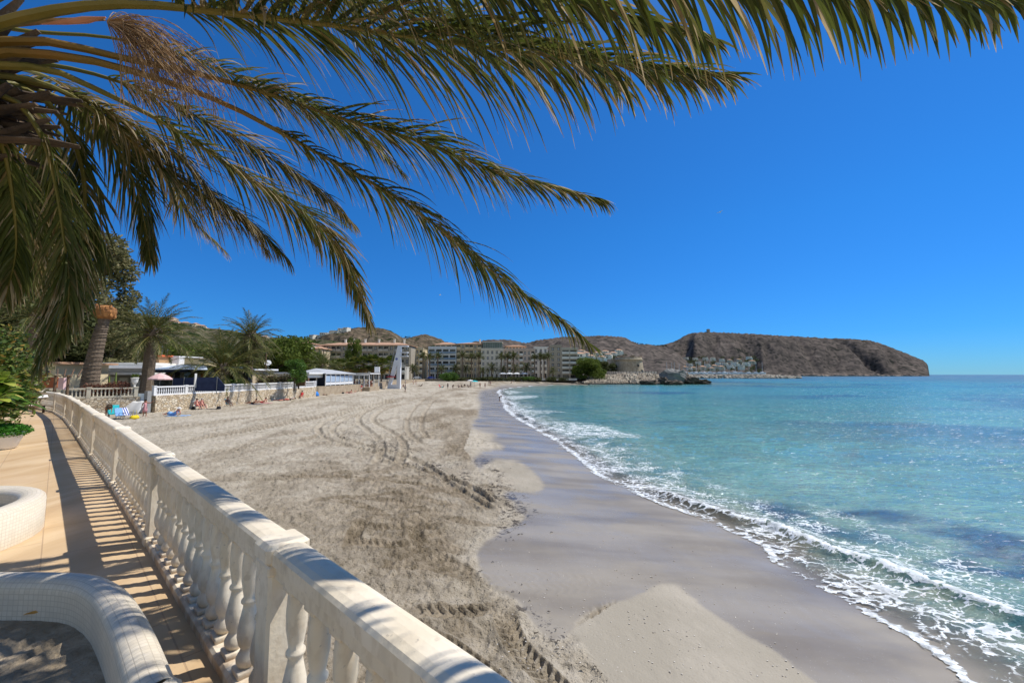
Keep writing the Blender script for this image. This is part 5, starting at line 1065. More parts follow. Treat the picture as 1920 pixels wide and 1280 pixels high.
# centre: houses seen between the blocks and the fort
hb0 = house_proto('villa', 'small white house on the wooded slope behind the spreading pine', 'houses behind the spreading pine', 13, 10, 7, True, hw, 5, at(1085, 676, 420))
for x, y in ((1098, 668), (1108, 674), (1120, 668), (1128, 676), (1141, 671), (1090, 664), (1135, 665), (1150, 668), (1160, 663)): copy_tree(hb0, at(x, y, 480 + (702 - y) * 4), rg.uniform(-.6, .6), .8)
# hillside villas on the near hills
hl0 = house_proto('villa', 'tiny pale house scattered on the ridge beyond the date palms', 'houses on the ridge beyond the palms', 12, 9, 7, True, hc, 6, at(322, 606, 600))
for k in range(22):
    x = 318 + rg.random() * 70; y0 = np.interp(x, [300, 338, 400], [598, 607, 617]); copy_tree(hl0, at(x, y0 + rg.uniform(3, 10), 590), rg.uniform(-.6, .6), rg.uniform(.6, .95))
for k in range(12):
    x = 400 + rg.random() * 150; y0 = np.interp(x, [400, 470, 560], [618, 628, 638]); copy_tree(hl0, at(x, y0 + rg.uniform(5, 16), 560), rg.uniform(-.6, .6), rg.uniform(.5, .8))
hm0 = house_proto('villa', 'white house stepping up the shoulder of the brown domed hill', 'houses on the shoulder of the domed hill', 13, 10, 7.5, False, hw, 7, at(628, 629, 640))
for x, y in ((600, 634), (608, 632), (616, 634), (622, 627), (634, 626), (640, 623), (645, 628), (596, 640), (612, 639), (650, 621), (630, 634), (588, 636), (604, 644), (577, 642), (566, 645)): copy_tree(hm0, at(x, y, 600), rg.uniform(-.6, .6), rg.uniform(.55, .85))
# scrub and treetops on the skyline
mb = MB(); rg = random.Random(12)
for prof_, Y in (([(560, 637), (590, 632), (610, 627), (640, 621), (662, 615), (690, 615)], 716), ([(745, 634), (752, 630), (762, 631), (770, 630)], 850), ([(300, 596), (338, 607), (400, 617), (470, 628), (530, 635), (560, 637)], 636), ([(1262, 643), (1275, 636), (1290, 627)], 1490), ([(1050, 632), (1130, 630), (1180, 636)], 1345), ([(835, 641), (870, 645), (900, 642)], 860), ([(1190, 642), (1225, 647), (1250, 647)], 1340)):
    xs = [a for a, b in prof_]; ys = [b for a, b in prof_]
    for k in range(int((xs[-1] - xs[0]) * .55)):
        x = rg.uniform(xs[0], xs[-1]); p = at(x, np.interp(x, xs, ys) + .5, Y); s_ = Y / 760 * rg.uniform(.5, 1.6); leafcloud(mb, (p.x, p.y, p.z), (s_ * 1.2, s_, s_), 26, s_ * .6, rg)
tag(mb.build('skyline_scrub', lf_dark), kind='stuff')
mb = MB(); rg = random.Random(14)
for k in range(420):
    if k < 230: x, y, Y = rg.uniform(1190, 1425), rg.uniform(668, 697), 0; Y = 755 + (702 - y) * 13
    elif k < 320: x, y = rg.uniform(1075, 1190), rg.uniform(664, 684); Y = 470 + (702 - y) * 4
    else: x, y = rg.uniform(560, 660), rg.uniform(630, 650); Y = 598
    p = at(x, y, Y); s_ = Y / 760 * rg.uniform(1.5, 3.2); leafcloud(mb, (p.x, p.y, p.z), (s_ * 1.3, s_, s_ * .9), 40, s_ * .45, rg)
tag(mb.build('slope_woods', lf_dark), kind='stuff')
# marina
b0 = thing('sailing_boat', 'moored sailing boat whose bare mast rises behind the breakwater', 'sailing boat', at(1250, 700.3, 600), .3, 'moored sailing boats in the marina')
mb = MB(); hp = [(-6, 0), (-5.5, 1.4), (0, 1.9), (4, 1.3), (6.5, 0), (4, -1.3), (0, -1.9), (-5.5, -1.4)]; mb.add([(x, y * .8, -.4) for x, y in hp] + [(x * 1.05, y, 1.7) for x, y in hp], [tuple(range(8)), tuple(range(15, 7, -1))] + [(i, 8 + i, 8 + (i + 1) % 8, (i + 1) % 8) for i in range(8)]); mb.build('hull', brightwhite, b0)
mb = MB(); mb.box((0, 0, 2.1), (5, 2.2, .9), 0, .8); mb.build('cabin', brightwhite, b0); mb = MB(); mb.tube([(.5, 0, 1.5), (.5, 0, 17)], [.22, .16], 6); mb.tube([(.5, 0, 3), (-4.5, 0, 3.2)], .12, 5); mb.build('mast', mat('mast', (.62, .62, .62), rough=.4), b0)
rg = random.Random(6)
for k, px in enumerate([1258, 1266, 1274, 1281, 1289, 1297, 1306, 1314, 1323, 1331, 1340, 1349, 1358, 1368, 1379, 1391, 1404, 1418, 1431]): copy_tree(b0, at(px + rg.uniform(-2, 2), 700.4, 590 + rg.uniform(-10, 30)), rg.uniform(-.5, .5), (1.0, 1.0, rg.choice([.7, .85, 1.0, 1.0, 1.25])) if True else 1)
# ================================================================ VILLAS BEHIND THE BEACH WALL
q = NG('rubble_stone'); p = q.pos(); v = q.vor(q.map(p, (1, 1, 1.35)), 3.2, 'DISTANCE_TO_EDGE'); vc = q.vor(q.map(p, (1, 1, 1.35)), 3.2, 'F1', 'Color'); sp_ = q.n.new('ShaderNodeSeparateXYZ'); q.L.new(vc, sp_.inputs[0])
c = q.ramp(sp_.outputs[0], [(0, (.52, .40, .25)), (.4, (.66, .54, .38)), (.75, (.74, .65, .50)), (1, (.44, .33, .22))]); c = q.mix(q.math('MULTIPLY', q.step(v, .07, .03), .6), c, (.34, .27, .19)); rub_m = q.set(Base_Color=c, Roughness=.95, Normal=q.bump(q.step(v, .0, .12), .9, .08), Specular_IOR_Level=.1)
sw_ = thing('stone_wall', 'long rubble stone retaining wall of honey coloured stones behind the sunbathers', 'stone wall', (WALL[0][0], WALL[0][1], .8)); mb = MB()
WL = WALL + [(-37.2, 77.5)]
for a, b in zip(WL, WL[1:]): railseg(a, b, [(-.02, .2), (-.02, 2.6), (.5, 2.6), (.5, .2)], mb)
mb.build('wall', rub_m, sw_, True)
def simple_bal(name, label, pts, z, h, m, step, postevery, psize=.34, seed=0, gap=None):
    root = thing(name, label, 'balustrade', (*pts[0], z)); tot = 0; proto = None; pm = MB(); pm.lathe([(.055, 0), (.06, .08), (.045, .14), (.075, .3), (.05, h * .5), (.05, h * .62), (.07, h * .72), (.07, h - .3)], 7)
    for a, b in zip(pts, pts[1:]):
        L = math.dist(a, b); nb_ = max(1, round(L / postevery)); A = Vector((*a, 0)); B = Vector((*b, 0)); rz = math.atan2((B - A).y, (B - A).x)
        for k in range(nb_):
            p0 = A.lerp(B, k / nb_); p1 = A.lerp(B, (k + 1) / nb_); mid_ = (p0 + p1) / 2; l = (p1 - p0).length
            mb = MB(); mb.box((mid_.x, mid_.y, z + h - .06), (l - psize, .26, .15), rz); mb.build('handrail', m, root, True); mb = MB(); mb.box((mid_.x, mid_.y, z + .08), (l - psize, .24, .16), rz); mb.build('bottom_rail', m, root, True)
            mb = MB(); mb.box((p0.x, p0.y, z + h / 2), (psize * .8, psize * .8, h), rz); mb.box((p0.x, p0.y, z + h + .04), (psize, psize, .1), rz); mb.build('post', m, root, True)
            nn = int((l - psize) / step)
            for j in range(nn):
                if tot >= 98: break
                pos = p0.lerp(p1, (psize / 2 + (l - psize) * (j + .5) / nn) / l); tot += 1
                if proto is None: proto = pm.build('baluster', m, root); o = proto
                else: o = proto.copy(); link(o); o.parent = root
                o.location = (pos.x - pts[0][0], pos.y - pts[0][1], .16)
    mb = MB(); mb.box((pts[-1][0], pts[-1][1], z + h / 2), (psize, psize, h + .1), rz); mb.build('post', m, root, True); return root
wbal = [(x - .22, y) for x, y in WL]
simple_bal('balustrade', 'bright white balustrade on top of the honey coloured stone wall', [wbal[0], wbal[1], wbal[2], ((wbal[2][0] + wbal[3][0]) / 2, (wbal[2][1] + wbal[3][1]) / 2)], 2.6, 1.0, brightwhite, .25, 3.7)
simple_bal('balustrade', 'white balustrade at the far end of the stone wall before the beach bar', [(wbal[2][0] * .45 + wbal[3][0] * .55, wbal[2][1] * .45 + wbal[3][1] * .55), wbal[3], wbal[4]], 2.6, 1.05, brightwhite, .3, 4.0)
simple_bal('balustrade', 'cream balustrade of the neighbouring garden above the white beach shelter', [(-39.6, 43.0), (-42.2, 40.7), (-45.2, 38.2), (-46.5, 33)], 2.57, .98, mat('cream_paint', (.68, .62, .48), (.58, .52, .40), 1, .8), .27, 2.7, .36)
cw = thing('garden_wall', 'pale retaining wall below the cream balustrade', 'wall', (-42, 40.5, .8)); mb = MB()
for a, b in zip([(-39.4, 43.3), (-42.1, 40.75), (-45.1, 38.2), (-46.2, 33)], [(-42.1, 40.75), (-45.1, 38.2), (-46.2, 33), (-46.2, 30)]): railseg(b, a, [(-.12, .2), (-.12, 2.57), (.3, 2.57), (.3, .2)], mb)
mb.build('wall', rub_m, cw, True)
dr = thing('beach_door', 'pale blue white metal door in a grey pillar at the start of the stone wall', 'door', (-39.0, 43.4, .9)); mb = MB(); mb.box((-.55, -.1, 1.0), (1.15, .08, 2.0)); mb.build('door_leaf', mat('pale_blue_door', (.56, .66, .76), (.50, .6, .7), 1, .6), dr)
mb = MB(); mb.box((.22, .1, 1.1), (.34, .5, 2.3)); mb.build('pillar', mat('grey_pillar', (.3, .3, .29), (.24, .24, .23), 3, .9), dr); mb = MB(); mb.box((-.08, -.16, 1.0), (.05, .06, .14)); mb.build('handle', steel, dr)
def bxp(px0, px1, y0, y1, Y, dep, mb):   # a box whose front face spans the pixels at distance Y
    a = at(px0, y1, Y); b = at(px1, y0, Y); mb.box(((a.x + b.x) / 2, Y + dep / 2, (a.z + b.z) / 2), (b.x - a.x, dep, b.z - a.z)); return mb
gv = plaster('villa_grey', (.30, .30, .31)); gvl = plaster('villa_light', (.62, .63, .65))
V1 = thing('villa', 'low grey modern villa with flat white roof edges behind the trimmed palm trunk', 'house', ground_at(190, 56))
bxp(112, 272, 690, 742, 56, 7, MB()).build('wall', gv, V1, True); rf = bxp(106, 278, 684, 690, 55.2, 9, MB()).build('roof', brightwhite, V1, True); bxp(112, 276, 679.5, 683.7, 57.5, 5, MB()).build('upper_roof', gvl, V1, True)
bxp(122, 262, 698, 702.5, 52.5, 4, MB()).build('canopy', brightwhite, V1, True)
for a, b, y0, y1, m_ in ((128, 150, 706, 722, brightwhite), (205, 216, 706, 736, brightwhite), (222, 240, 708, 735, gvl), (243, 262, 712, 735, brightwhite), (152, 166, 710, 730, dark)): bxp(a, b, y0, y1, 55.85, .2, MB()).build('door' if y1 > 730 else 'window', m_, V1, True)
for x in (124, 200, 268): bxp(x, x + 2, 702, 740, 52.6, .25, MB()).build('column', gvl, V1, True)
V2 = thing('villa', 'villa with white flat roof, roof box and navy shaded terrace behind the nearer full palm', 'house', ground_at(340, 60))
bxp(272, 392, 694, 738, 60, 8, MB()).build('wall', gv, V2, True); bxp(268, 356, 688, 692.5, 57.5, 11, MB()).build('roof', brightwhite, V2, True); bxp(356, 396, 686, 690, 59, 9, MB()).build('side_roof', gvl, V2, True)
bxp(270, 352, 692.6, 697, 57.7, .3, MB()).build('fascia', navy, V2, True)
bxp(302, 336, 667, 687.5, 64, 5, MB()).build('roof_box', brightwhite, V2, True); ch = bxp(290, 299, 668, 687.8, 62, 2, MB()).build('chimney', plaster('brick', (.42, .28, .17)), V2, True); bxp(289, 301, 665, 668, 61.8, 2.4, MB()).build('chimney_cap', mat('red_cap', (.7, .16, .06)), V2, True)
tb_ = bxp(345, 373, 672, 688, 63, 5, MB()).build('tan_roof_box', plaster('tanbox', (.42, .36, .24)), V2, True); bxp(343, 375, 670.5, 672.5, 62.8, 5.4, MB()).build('cap', plaster('tancap', (.3, .26, .2)), V2, True)
for a, b, y0, y1, m_ in ((300, 322, 699, 708, mat('orange_shade', (.42, .2, .06))), (326, 336, 697, 730, dark), (345, 356, 697, 708, mat('sky_panel', (.35, .55, .8), rough=.3)), (376, 390, 697, 708, mat('orange_shade', (.42, .2, .06)))): bxp(a, b, y0, y1, 59.85, .3, MB()).build('window', m_, V2, True)
for x0, x1 in ((336, 362), (362, 385)):
    a = at(x0, 687, 58); b = at(x1, 691, 52.5); mb = MB(); mb.add([(a.x, 58, a.z + .25), (at(x1, 687, 58).x, 58, a.z + .25), (b.x + .3, 52.5, b.z - .1), (a.x + .6, 52.5, b.z - .1), (a.x, 58, a.z + .19), (at(x1, 687, 58).x, 58, a.z + .19), (b.x + .3, 52.5, b.z - .16), (a.x + .6, 52.5, b.z - .16)], [(0, 1, 2, 3), (7, 6, 5, 4), (0, 4, 5, 1), (1, 5, 6, 2), (2, 6, 7, 3), (3, 7, 4, 0)]); mb.build('awning', mat('awning_blue', (.55, .66, .82), (.62, .68, .74), .8, .8), V2, True)
wb = thing('windbreak', 'long dark navy cloth windbreak standing along the villa terrace', 'windbreak', ground_at(370, 50)); 
for x0, x1, t0, t1 in ((325, 346, 709, 708), (346, 367, 708, 707.5), (367, 408, 707.5, 707), (408, 421, 707, 722)):
    a = at(x0, t0, 49.5); b = at(x1, t1, 49.5); mb = MB(); mb.add([(a.x, 49.5, 2.9), (b.x, 49.5, 2.9), (b.x, 49.5, b.z), (a.x, 49.5, a.z), (a.x, 49.56, 2.9), (b.x, 49.56, 2.9), (b.x, 49.56, b.z), (a.x, 49.56, a.z)], [(0, 1, 2, 3), (7, 6, 5, 4), (0, 4, 5, 1), (1, 5, 6, 2), (2, 6, 7, 3), (3, 7, 4, 0)]); mb.build('cloth_panel', navy, wb, True); mb = MB(); mb.tube([(a.x, 49.45, GZ), (a.x, 49.45, a.z + .1)], .04, 6); mb.build('pole', steel, wb, True)
bxp(363, 366, 700, 727, 49.2, .3, MB()).build('closed_curtain', gvl, wb, True)
V3 = thing('villa', 'low tan walled house with a dark side panel beyond the low palm', 'house', ground_at(440, 66)); bxp(398, 458, 694, 735, 64, 8, MB()).build('wall', plaster('tanwall', (.46, .39, .30)), V3, True); bxp(396, 460, 690.5, 693.8, 63.5, 9, MB()).build('roof', brightwhite, V3, True); bxp(455, 466, 696, 728, 62.5, 1, MB()).build('dark_panel', mat('dark_panel', (.03, .03, .035)), V3, True)
for a, b in ((405, 416), (424, 436)): bxp(a, b, 702, 716, 63.85, .2, MB()).build('window', dark, V3, True)
V4 = thing('villa', 'low white walled house and brown timber fence behind the thin dry hedge', 'house', ground_at(520, 74)); bxp(466, 578, 701, 708, 78, 6, MB()).build('wall', gvl, V4, True); bxp(462, 580, 697.5, 701, 77.5, 7, MB()).build('roof', brightwhite, V4, True); bxp(466, 578, 708, 724, 77.7, .4, MB()).build('lower_wall', plaster('brownlow', (.16, .10, .07)), V4, True)
fe = thing('timber_fence', 'dark brown timber fence above the white balustrade near the dry hedge', 'fence', ground_at(500, 68)); bxp(462, 572, 706, 723, 70, .12, MB()).build('boards', wood, fe, True)
for x in range(464, 574, 12): bxp(x, x + 1.2, 704.5, 725, 69.8, .15, MB()).build('post', wood, fe, True)
lf_dry = leafmat('dry_foliage', [(0, (.05, .045, .025)), (.5, (.11, .095, .05)), (1, (.2, .18, .1))], .8, .2)
for k, px in enumerate((478, 494, 510, 527, 545, 562)):
    bush('hedge_shrub', ['grey twiggy shrub nearest the tan walled house', 'twiggy dry shrub next along the timber fence', 'grey brown shrub midway along the timber fence', 'loose grey shrub left of the tall yellow green spurge', 'dry shrub under the tall yellow green spurge', 'last dry shrub beside the grey bar roof'][k], ground_at(px, 67.5 + k * .5), (1.15, .8, 2.3 + .4 * (k % 3)), 60 + k, lf_dry if k != 2 else lf_euc, 700, .12)
make_tree('spurge_tree', 'yellow green many branched spurge tree rising above the dry hedge', 'tree', ground_at(554, 66), 5.0, 2.3, 71, lf_bush, 12, 2600, .16, .35, .8)
bush('garden_bush', 'bright green bush between the navy windbreak and the tan walled house', ground_at(438, 57), (1.6, 1, 1.7), 75, lf_bush, 900, .14)
parasol('pale pink beach parasol open on the villa terrace beside the palm trunk', ground_at(303, 46.5), 1.12, 2.5, mat('pink_cloth', (.72, .50, .46), (.66, .42, .40), 3, .8), dome=.5)
sat = thing('satellite_dish', 'white satellite dish tilted up above the dry hedge', 'satellite dish', ground_at(503, 80)); mb = MB(); zz = 4.9 + (702 - 681) / F * 80 - GZ; mb.tube([(0, 0, 0), (0, 0, zz)], .06, 6); mb.build('mast', steel, sat); mb = MB(); mb.tube([(0, 0, zz - .1), (.05, -.08, zz + .02), (.1, -.2, zz + .1)], [.1, .5, .62], 12, True); mb.build('dish', brightwhite, sat)
for px, y0, Y, lb in ((303, 628 + 20, 66, 'thin white television aerial mast on the villa roof'), (313, 655, 66, 'thin hooked lamp pole beside the roof box'), (258, 655, 60, 'slender pole rising behind the grey villa'), (499, 660, 78, 'wooden utility pole behind the dry hedge')):
    o = thing('mast', lb, 'pole', ground_at(px, Y)); zz = 4.9 + (702 - y0) / F * Y - GZ; mb = MB(); mb.tube([(0, 0, 0), (0, 0, zz)], .05 if px != 499 else .12, 6); mb.build('pole', steel if px != 499 else wood, o); mb = MB(); mb.tube([(-.4, 0, zz - .2), (.4, 0, zz - .1)], .03, 5); mb.build('crossbar', steel, o)
# neighbouring pergola, cactus and shrubs near the curve of our balustrade
pg = thing('pergola', 'dark timber pergola with orange and pink shade cloths beside the grey villa', 'pergola', ground_at(100, 36, GZ)); mb = MB()
for x in (72, 100, 124): bxp(x, x + 1.6, 703, 752, 36, .15, MB()).build('post', wood, pg, True)
for k in range(5): a = at(50 + k * 16, 690, 40); b = at(82 + k * 13, 706, 34); MB().tube([(a.x, 42, a.z - .1), (b.x, 34.5, b.z)], .06, 5).build('beam', wood, pg, True)
bxp(60, 126, 703, 705, 35.6, .2, MB()).build('front_beam', wood, pg, True); bxp(76, 108, 707, 727, 38, .1, MB()).build('orange_cloth', mat('terracotta_cloth', (.40, .13, .05), (.3, .09, .04), 2, .9), pg, True); bxp(108, 120, 708, 730, 37.5, .3, MB()).build('pink_cloth', mat('pink_cloth'  , (.72, .50, .46)), pg, True)
V5 = thing('villa', 'small cream gabled house half hidden by the yellow shrub and hanging frond', 'house', ground_at(90, 46)); bxp(70, 106, 682, 735, 46, 6, MB()).build('wall', cream, V5, True); bxp(67, 109, 678, 682, 45.5, 7, MB()).build('roof', tile, V5, True); bxp(84, 92, 690, 702, 45.85, .2, MB()).build('window', dark, V5, True)
ca = thing('cactus', 'tall yellow green column cactus before the grey villa', 'cactus', ground_at(208, 43)); mb = MB(); rg = random.Random(4)
for k, (dx, h_) in enumerate(((0, 2.2), (.35, 1.5), (-.3, 1.3), (.55, 2.6), (.15, 1.0))): MB().tube([(dx, 0, 0), (dx * 1.2, 0, h_ * .5), (dx * 1.25, 0, h_)], [.11, .12, .05], 8).build('stem', mat('cactus_green', (.20, .24, .05), (.12, .17, .04), 4, .6), ca)
lf_red = leafmat('russet_foliage', [(0, (.08, .03, .02)), (.5, (.17, .07, .045)), (1, (.26, .14, .09))], .8, .2)
bush('dry_shrub', 'russet brown dry shrub spilling over the cream balustrade post', ground_at(197, 42), (1.9, 1.0, 1.5), 80, lf_red, 1500, .12); bush('dry_shrub', 'smaller russet shrub beside the column cactus', ground_at(228, 42.5), (1.0, .8, 1.5), 81, lf_red, 800, .12)
ur = thing('stone_urn', 'white stone urn with a small plant on the cream balustrade end post', 'urn', (-39.75, 42.9, 3.6)); mb = MB(); mb.lathe([(.12, 0), (.09, .2), (.26, .5), (.32, .9), (.38, .95), (.3, 1.0)], 12); mb.build('urn', white, ur); mb = MB(); leafcloud(mb, (0, 0, 1.15), (.32, .32, .22), 120, .1, rg); mb.build('plant', lf_pine, ur)

# ================================================================ BEACH BAR, PAVILION, LIFEGUARD TOWER
bar = thing('beach_bar', 'beach bar with grey hipped tent roof and white window frames facing the sand', 'beach bar', (-41, 90, GZ)); mb = MB(); A = [(-44.6, 83), (-38.0, 83), (-37.6, 98), (-44.6, 98)]
rm = mat('grey_tent', (.42, .43, .44), (.36, .37, .38), .6, .8); mb.add([(x, y, 5.15) for x, y in A] + [(x, y, 5.0) for x, y in A] + [(-42.2, 87.5, 6.25), (-41.6, 94, 6.0)], [(3, 2, 1, 0)][:0] + [(4, 5, 6, 7), (0, 4, 7, 3), (1, 5, 4, 0), (2, 6, 5, 1), (3, 7, 6, 2), (0, 8, 1)[::-1], (1, 8, 9, 2)[::-1], (2, 9, 3)[::-1], (3, 9, 8, 0)[::-1]]); mb.build('roof', rm, bar, True)
mb = MB(); mb.box((-41.6, 91.5, 3.7), (5.2, 12, 2.4)); mb.build('inner_wall', mat('bar_inside', (.08, .10, .16), (.05, .06, .09), 1, .9), bar, True)
for k in range(7): y = 83.4 + k * 2.35; MB().box((-38.2, y, 3.85), (.16, .16, 2.6)).build('post', brightwhite, bar, True)
for k in range(6): y = 84.6 + k * 2.35; MB().box((-38.22, y, 4.0), (.05, 1.9, 1.3)).build('window_panel', mat('bar_glass', (.34, .46, .62), (.42, .5, .6), .8, .25, spec=.6), bar, True)
MB().box((-38.2, 90.5, 3.0), (.12, 14.4, .5)).build('parapet', brightwhite, bar, True); MB().box((-38.1, 90.5, 5.05), (.14, 15, .28)).build('fascia', brightwhite, bar, True)
for x in (-44, -42, -40): MB().box((x, 83.3, 3.8), (.18, .18, 2.5)).build('post', brightwhite, bar, True)
MB().box((-42.6, 83.15, 4.65), (.75, .06, .55)).build('yellow_sign', mat('yellow_sign', (.55, .38, .05)), bar, True)
tw_ = thing('terrace_wall', 'low tan wall under the beach bar terrace', 'wall', (-37.2, 84, .8)); mb = MB()
for a, b in zip([(-37.2, 77.6), (-37.0, 84), (-36.75, 100), (-37.8, 122), (-41.8, 124.4)], [(-37.0, 84), (-36.75, 100), (-37.8, 122), (-41.8, 124.4), (-43.8, 206)]): railseg(a, b, [(-.0, .2), (-.0, 2.58), (.3, 2.58), (.3, .2)], mb)
mb.build('wall', mat('tan_wall', (.42, .34, .24), (.32, .25, .17), 1, .95, world=True), tw_, True)
pv = thing('pavilion', 'open white timber pavilion with flat roof between the beach bar and the lifeguard tower', 'pavilion', (-36.4, 103, .9)); X0, X1, Y0, Y1 = -40.4, -35.2, 100.5, 107.5
MB().box(((X0 + X1) / 2, (Y0 + Y1) / 2, 5.15), (X1 - X0 + .6, Y1 - Y0 + .6, .25)).build('roof', brightwhite, pv, True); MB().box(((X0 + X1) / 2, Y0 - .1, 4.85), (X1 - X0, .15, .35)).build('fascia', brightwhite, pv, True); MB().box(((X0 + X1) / 2, (Y0 + Y1) / 2, 1.2), (X1 - X0 + .4, Y1 - Y0 + .4, 1.2)).build('deck', mat('tan_wall', (1, 1, 1)), pv, True)
for k in range(5):
    for y in (Y0, Y1): MB().box((X0 + (X1 - X0) * k / 4, y, 3.35), (.16, .16, 3.2)).build('post', brightwhite, pv, True)
MB().box(((X0 + X1) / 2, Y0, 2.6), (X1 - X0, .06, .08)).build('handrail', brightwhite, pv, True)
sgn_ = thing('white_sign_box', 'white box sign mounted above the pavilion roof edge', 'sign', (-36.0, 108.5, 5.3)); MB().box((0, 0, .9), (1.3, .4, 1.5)).build('panel', brightwhite, sgn_); MB().tube([(0, 0, -2.6), (0, 0, .2)], .07, 6).build('pole', steel, sgn_)
lt_m = mat('tower_white', (.74, .76, .80), (.66, .68, .72), .5, .7)
LT = thing('lifeguard_tower', 'tall white triangular lifeguard tower with a round blue emblem and a high lookout', 'lifeguard tower', (*at(740, 728, 118)[:2], .8)); Yt = 118; sc_ = Yt / F
def tz(y): return 4.9 + (702 - y) * sc_
def tx(x): return (x - CX) * sc_
O = [(728, 729), (752, 729), (752, 648), (745, 648)]; I = [(734.5, 720.5), (745.3, 720.5), (746, 684)]
mb = MB(); D0, D1 = Yt - .55, Yt + .55
# frame pieces: sloping leg, upright leg, foot beam, head
def prism(pl, mb): n = len(pl); vs = [(tx(x), D0, tz(y)) for x, y in pl] + [(tx(x), D1, tz(y)) for x, y in pl]; mb.add(vs, [tuple(range(n)), tuple(range(2 * n - 1, n - 1, -1))] + [(i, n + i, n + (i + 1) % n, (i + 1) % n) for i in range(n)]); return mb
prism([(728, 729), (752, 729), (752, 720.5), (729.9, 720.5)], MB()).build('foot_beam', lt_m, LT, True); prism([(729.9, 720.4), (734.6, 720.4), (746, 684.1), (738, 684.1)], MB()).build('sloping_leg', lt_m, LT, True)
prism([(745.6, 720.4), (752, 720.4), (752, 684.1), (746.1, 684.1)], MB()).build('upright_leg', lt_m, LT, True); prism([(738, 684), (752, 684), (752, 648), (746.2, 648)], MB()).build('head', lt_m, LT, True)
em = MB(); em.tube([(tx(744.6), D0 - .04, tz(673)), (tx(744.6), D0 - .005, tz(673))], .36, 18); em.build('emblem', mat('emblem_blue', (.16, .2, .42), (.10, .14, .34), 3, .6), LT, True)
for y0, y1 in ((648, 650), (660, 661.5), (667, 669)): mb = MB(); mb.box((tx(758.5), Yt, tz((y0 + y1) / 2)), (13 * sc_, 1.4, (y1 - y0) * sc_)); mb.build('lookout_roof' if y0 < 650 else 'lookout_rail', lt_m, LT, True)
for x in (753.5, 764): MB().box((tx(x), Yt - .6, tz(664)), (.12, .12, 9 * sc_)).build('lookout_post', lt_m, LT, True)
MB().box((tx(758.5), Yt, tz(668.5)), (13 * sc_, 1.5, .12)).build('lookout_floor', steel, LT, True)
ld = MB().tube([(tx(725.5), D0 - .1, tz(724)), (tx(742), D0 - .1, tz(650))], .05, 5).build('ladder', steel, LT, True)
MB().tube([(tx(724), D1 - .3, tz(724)), (tx(740.5), D1 - .3, tz(650))], .05, 5).build('ladder_rail', steel, ld.parent, True)
for k in range(24): f = (k + .5) / 24; MB().box((tx(724.8 + 16.4 * f), Yt, tz(724 - 74 * f)), (.3, 1.0, .06)).build('rung', steel, LT, True)

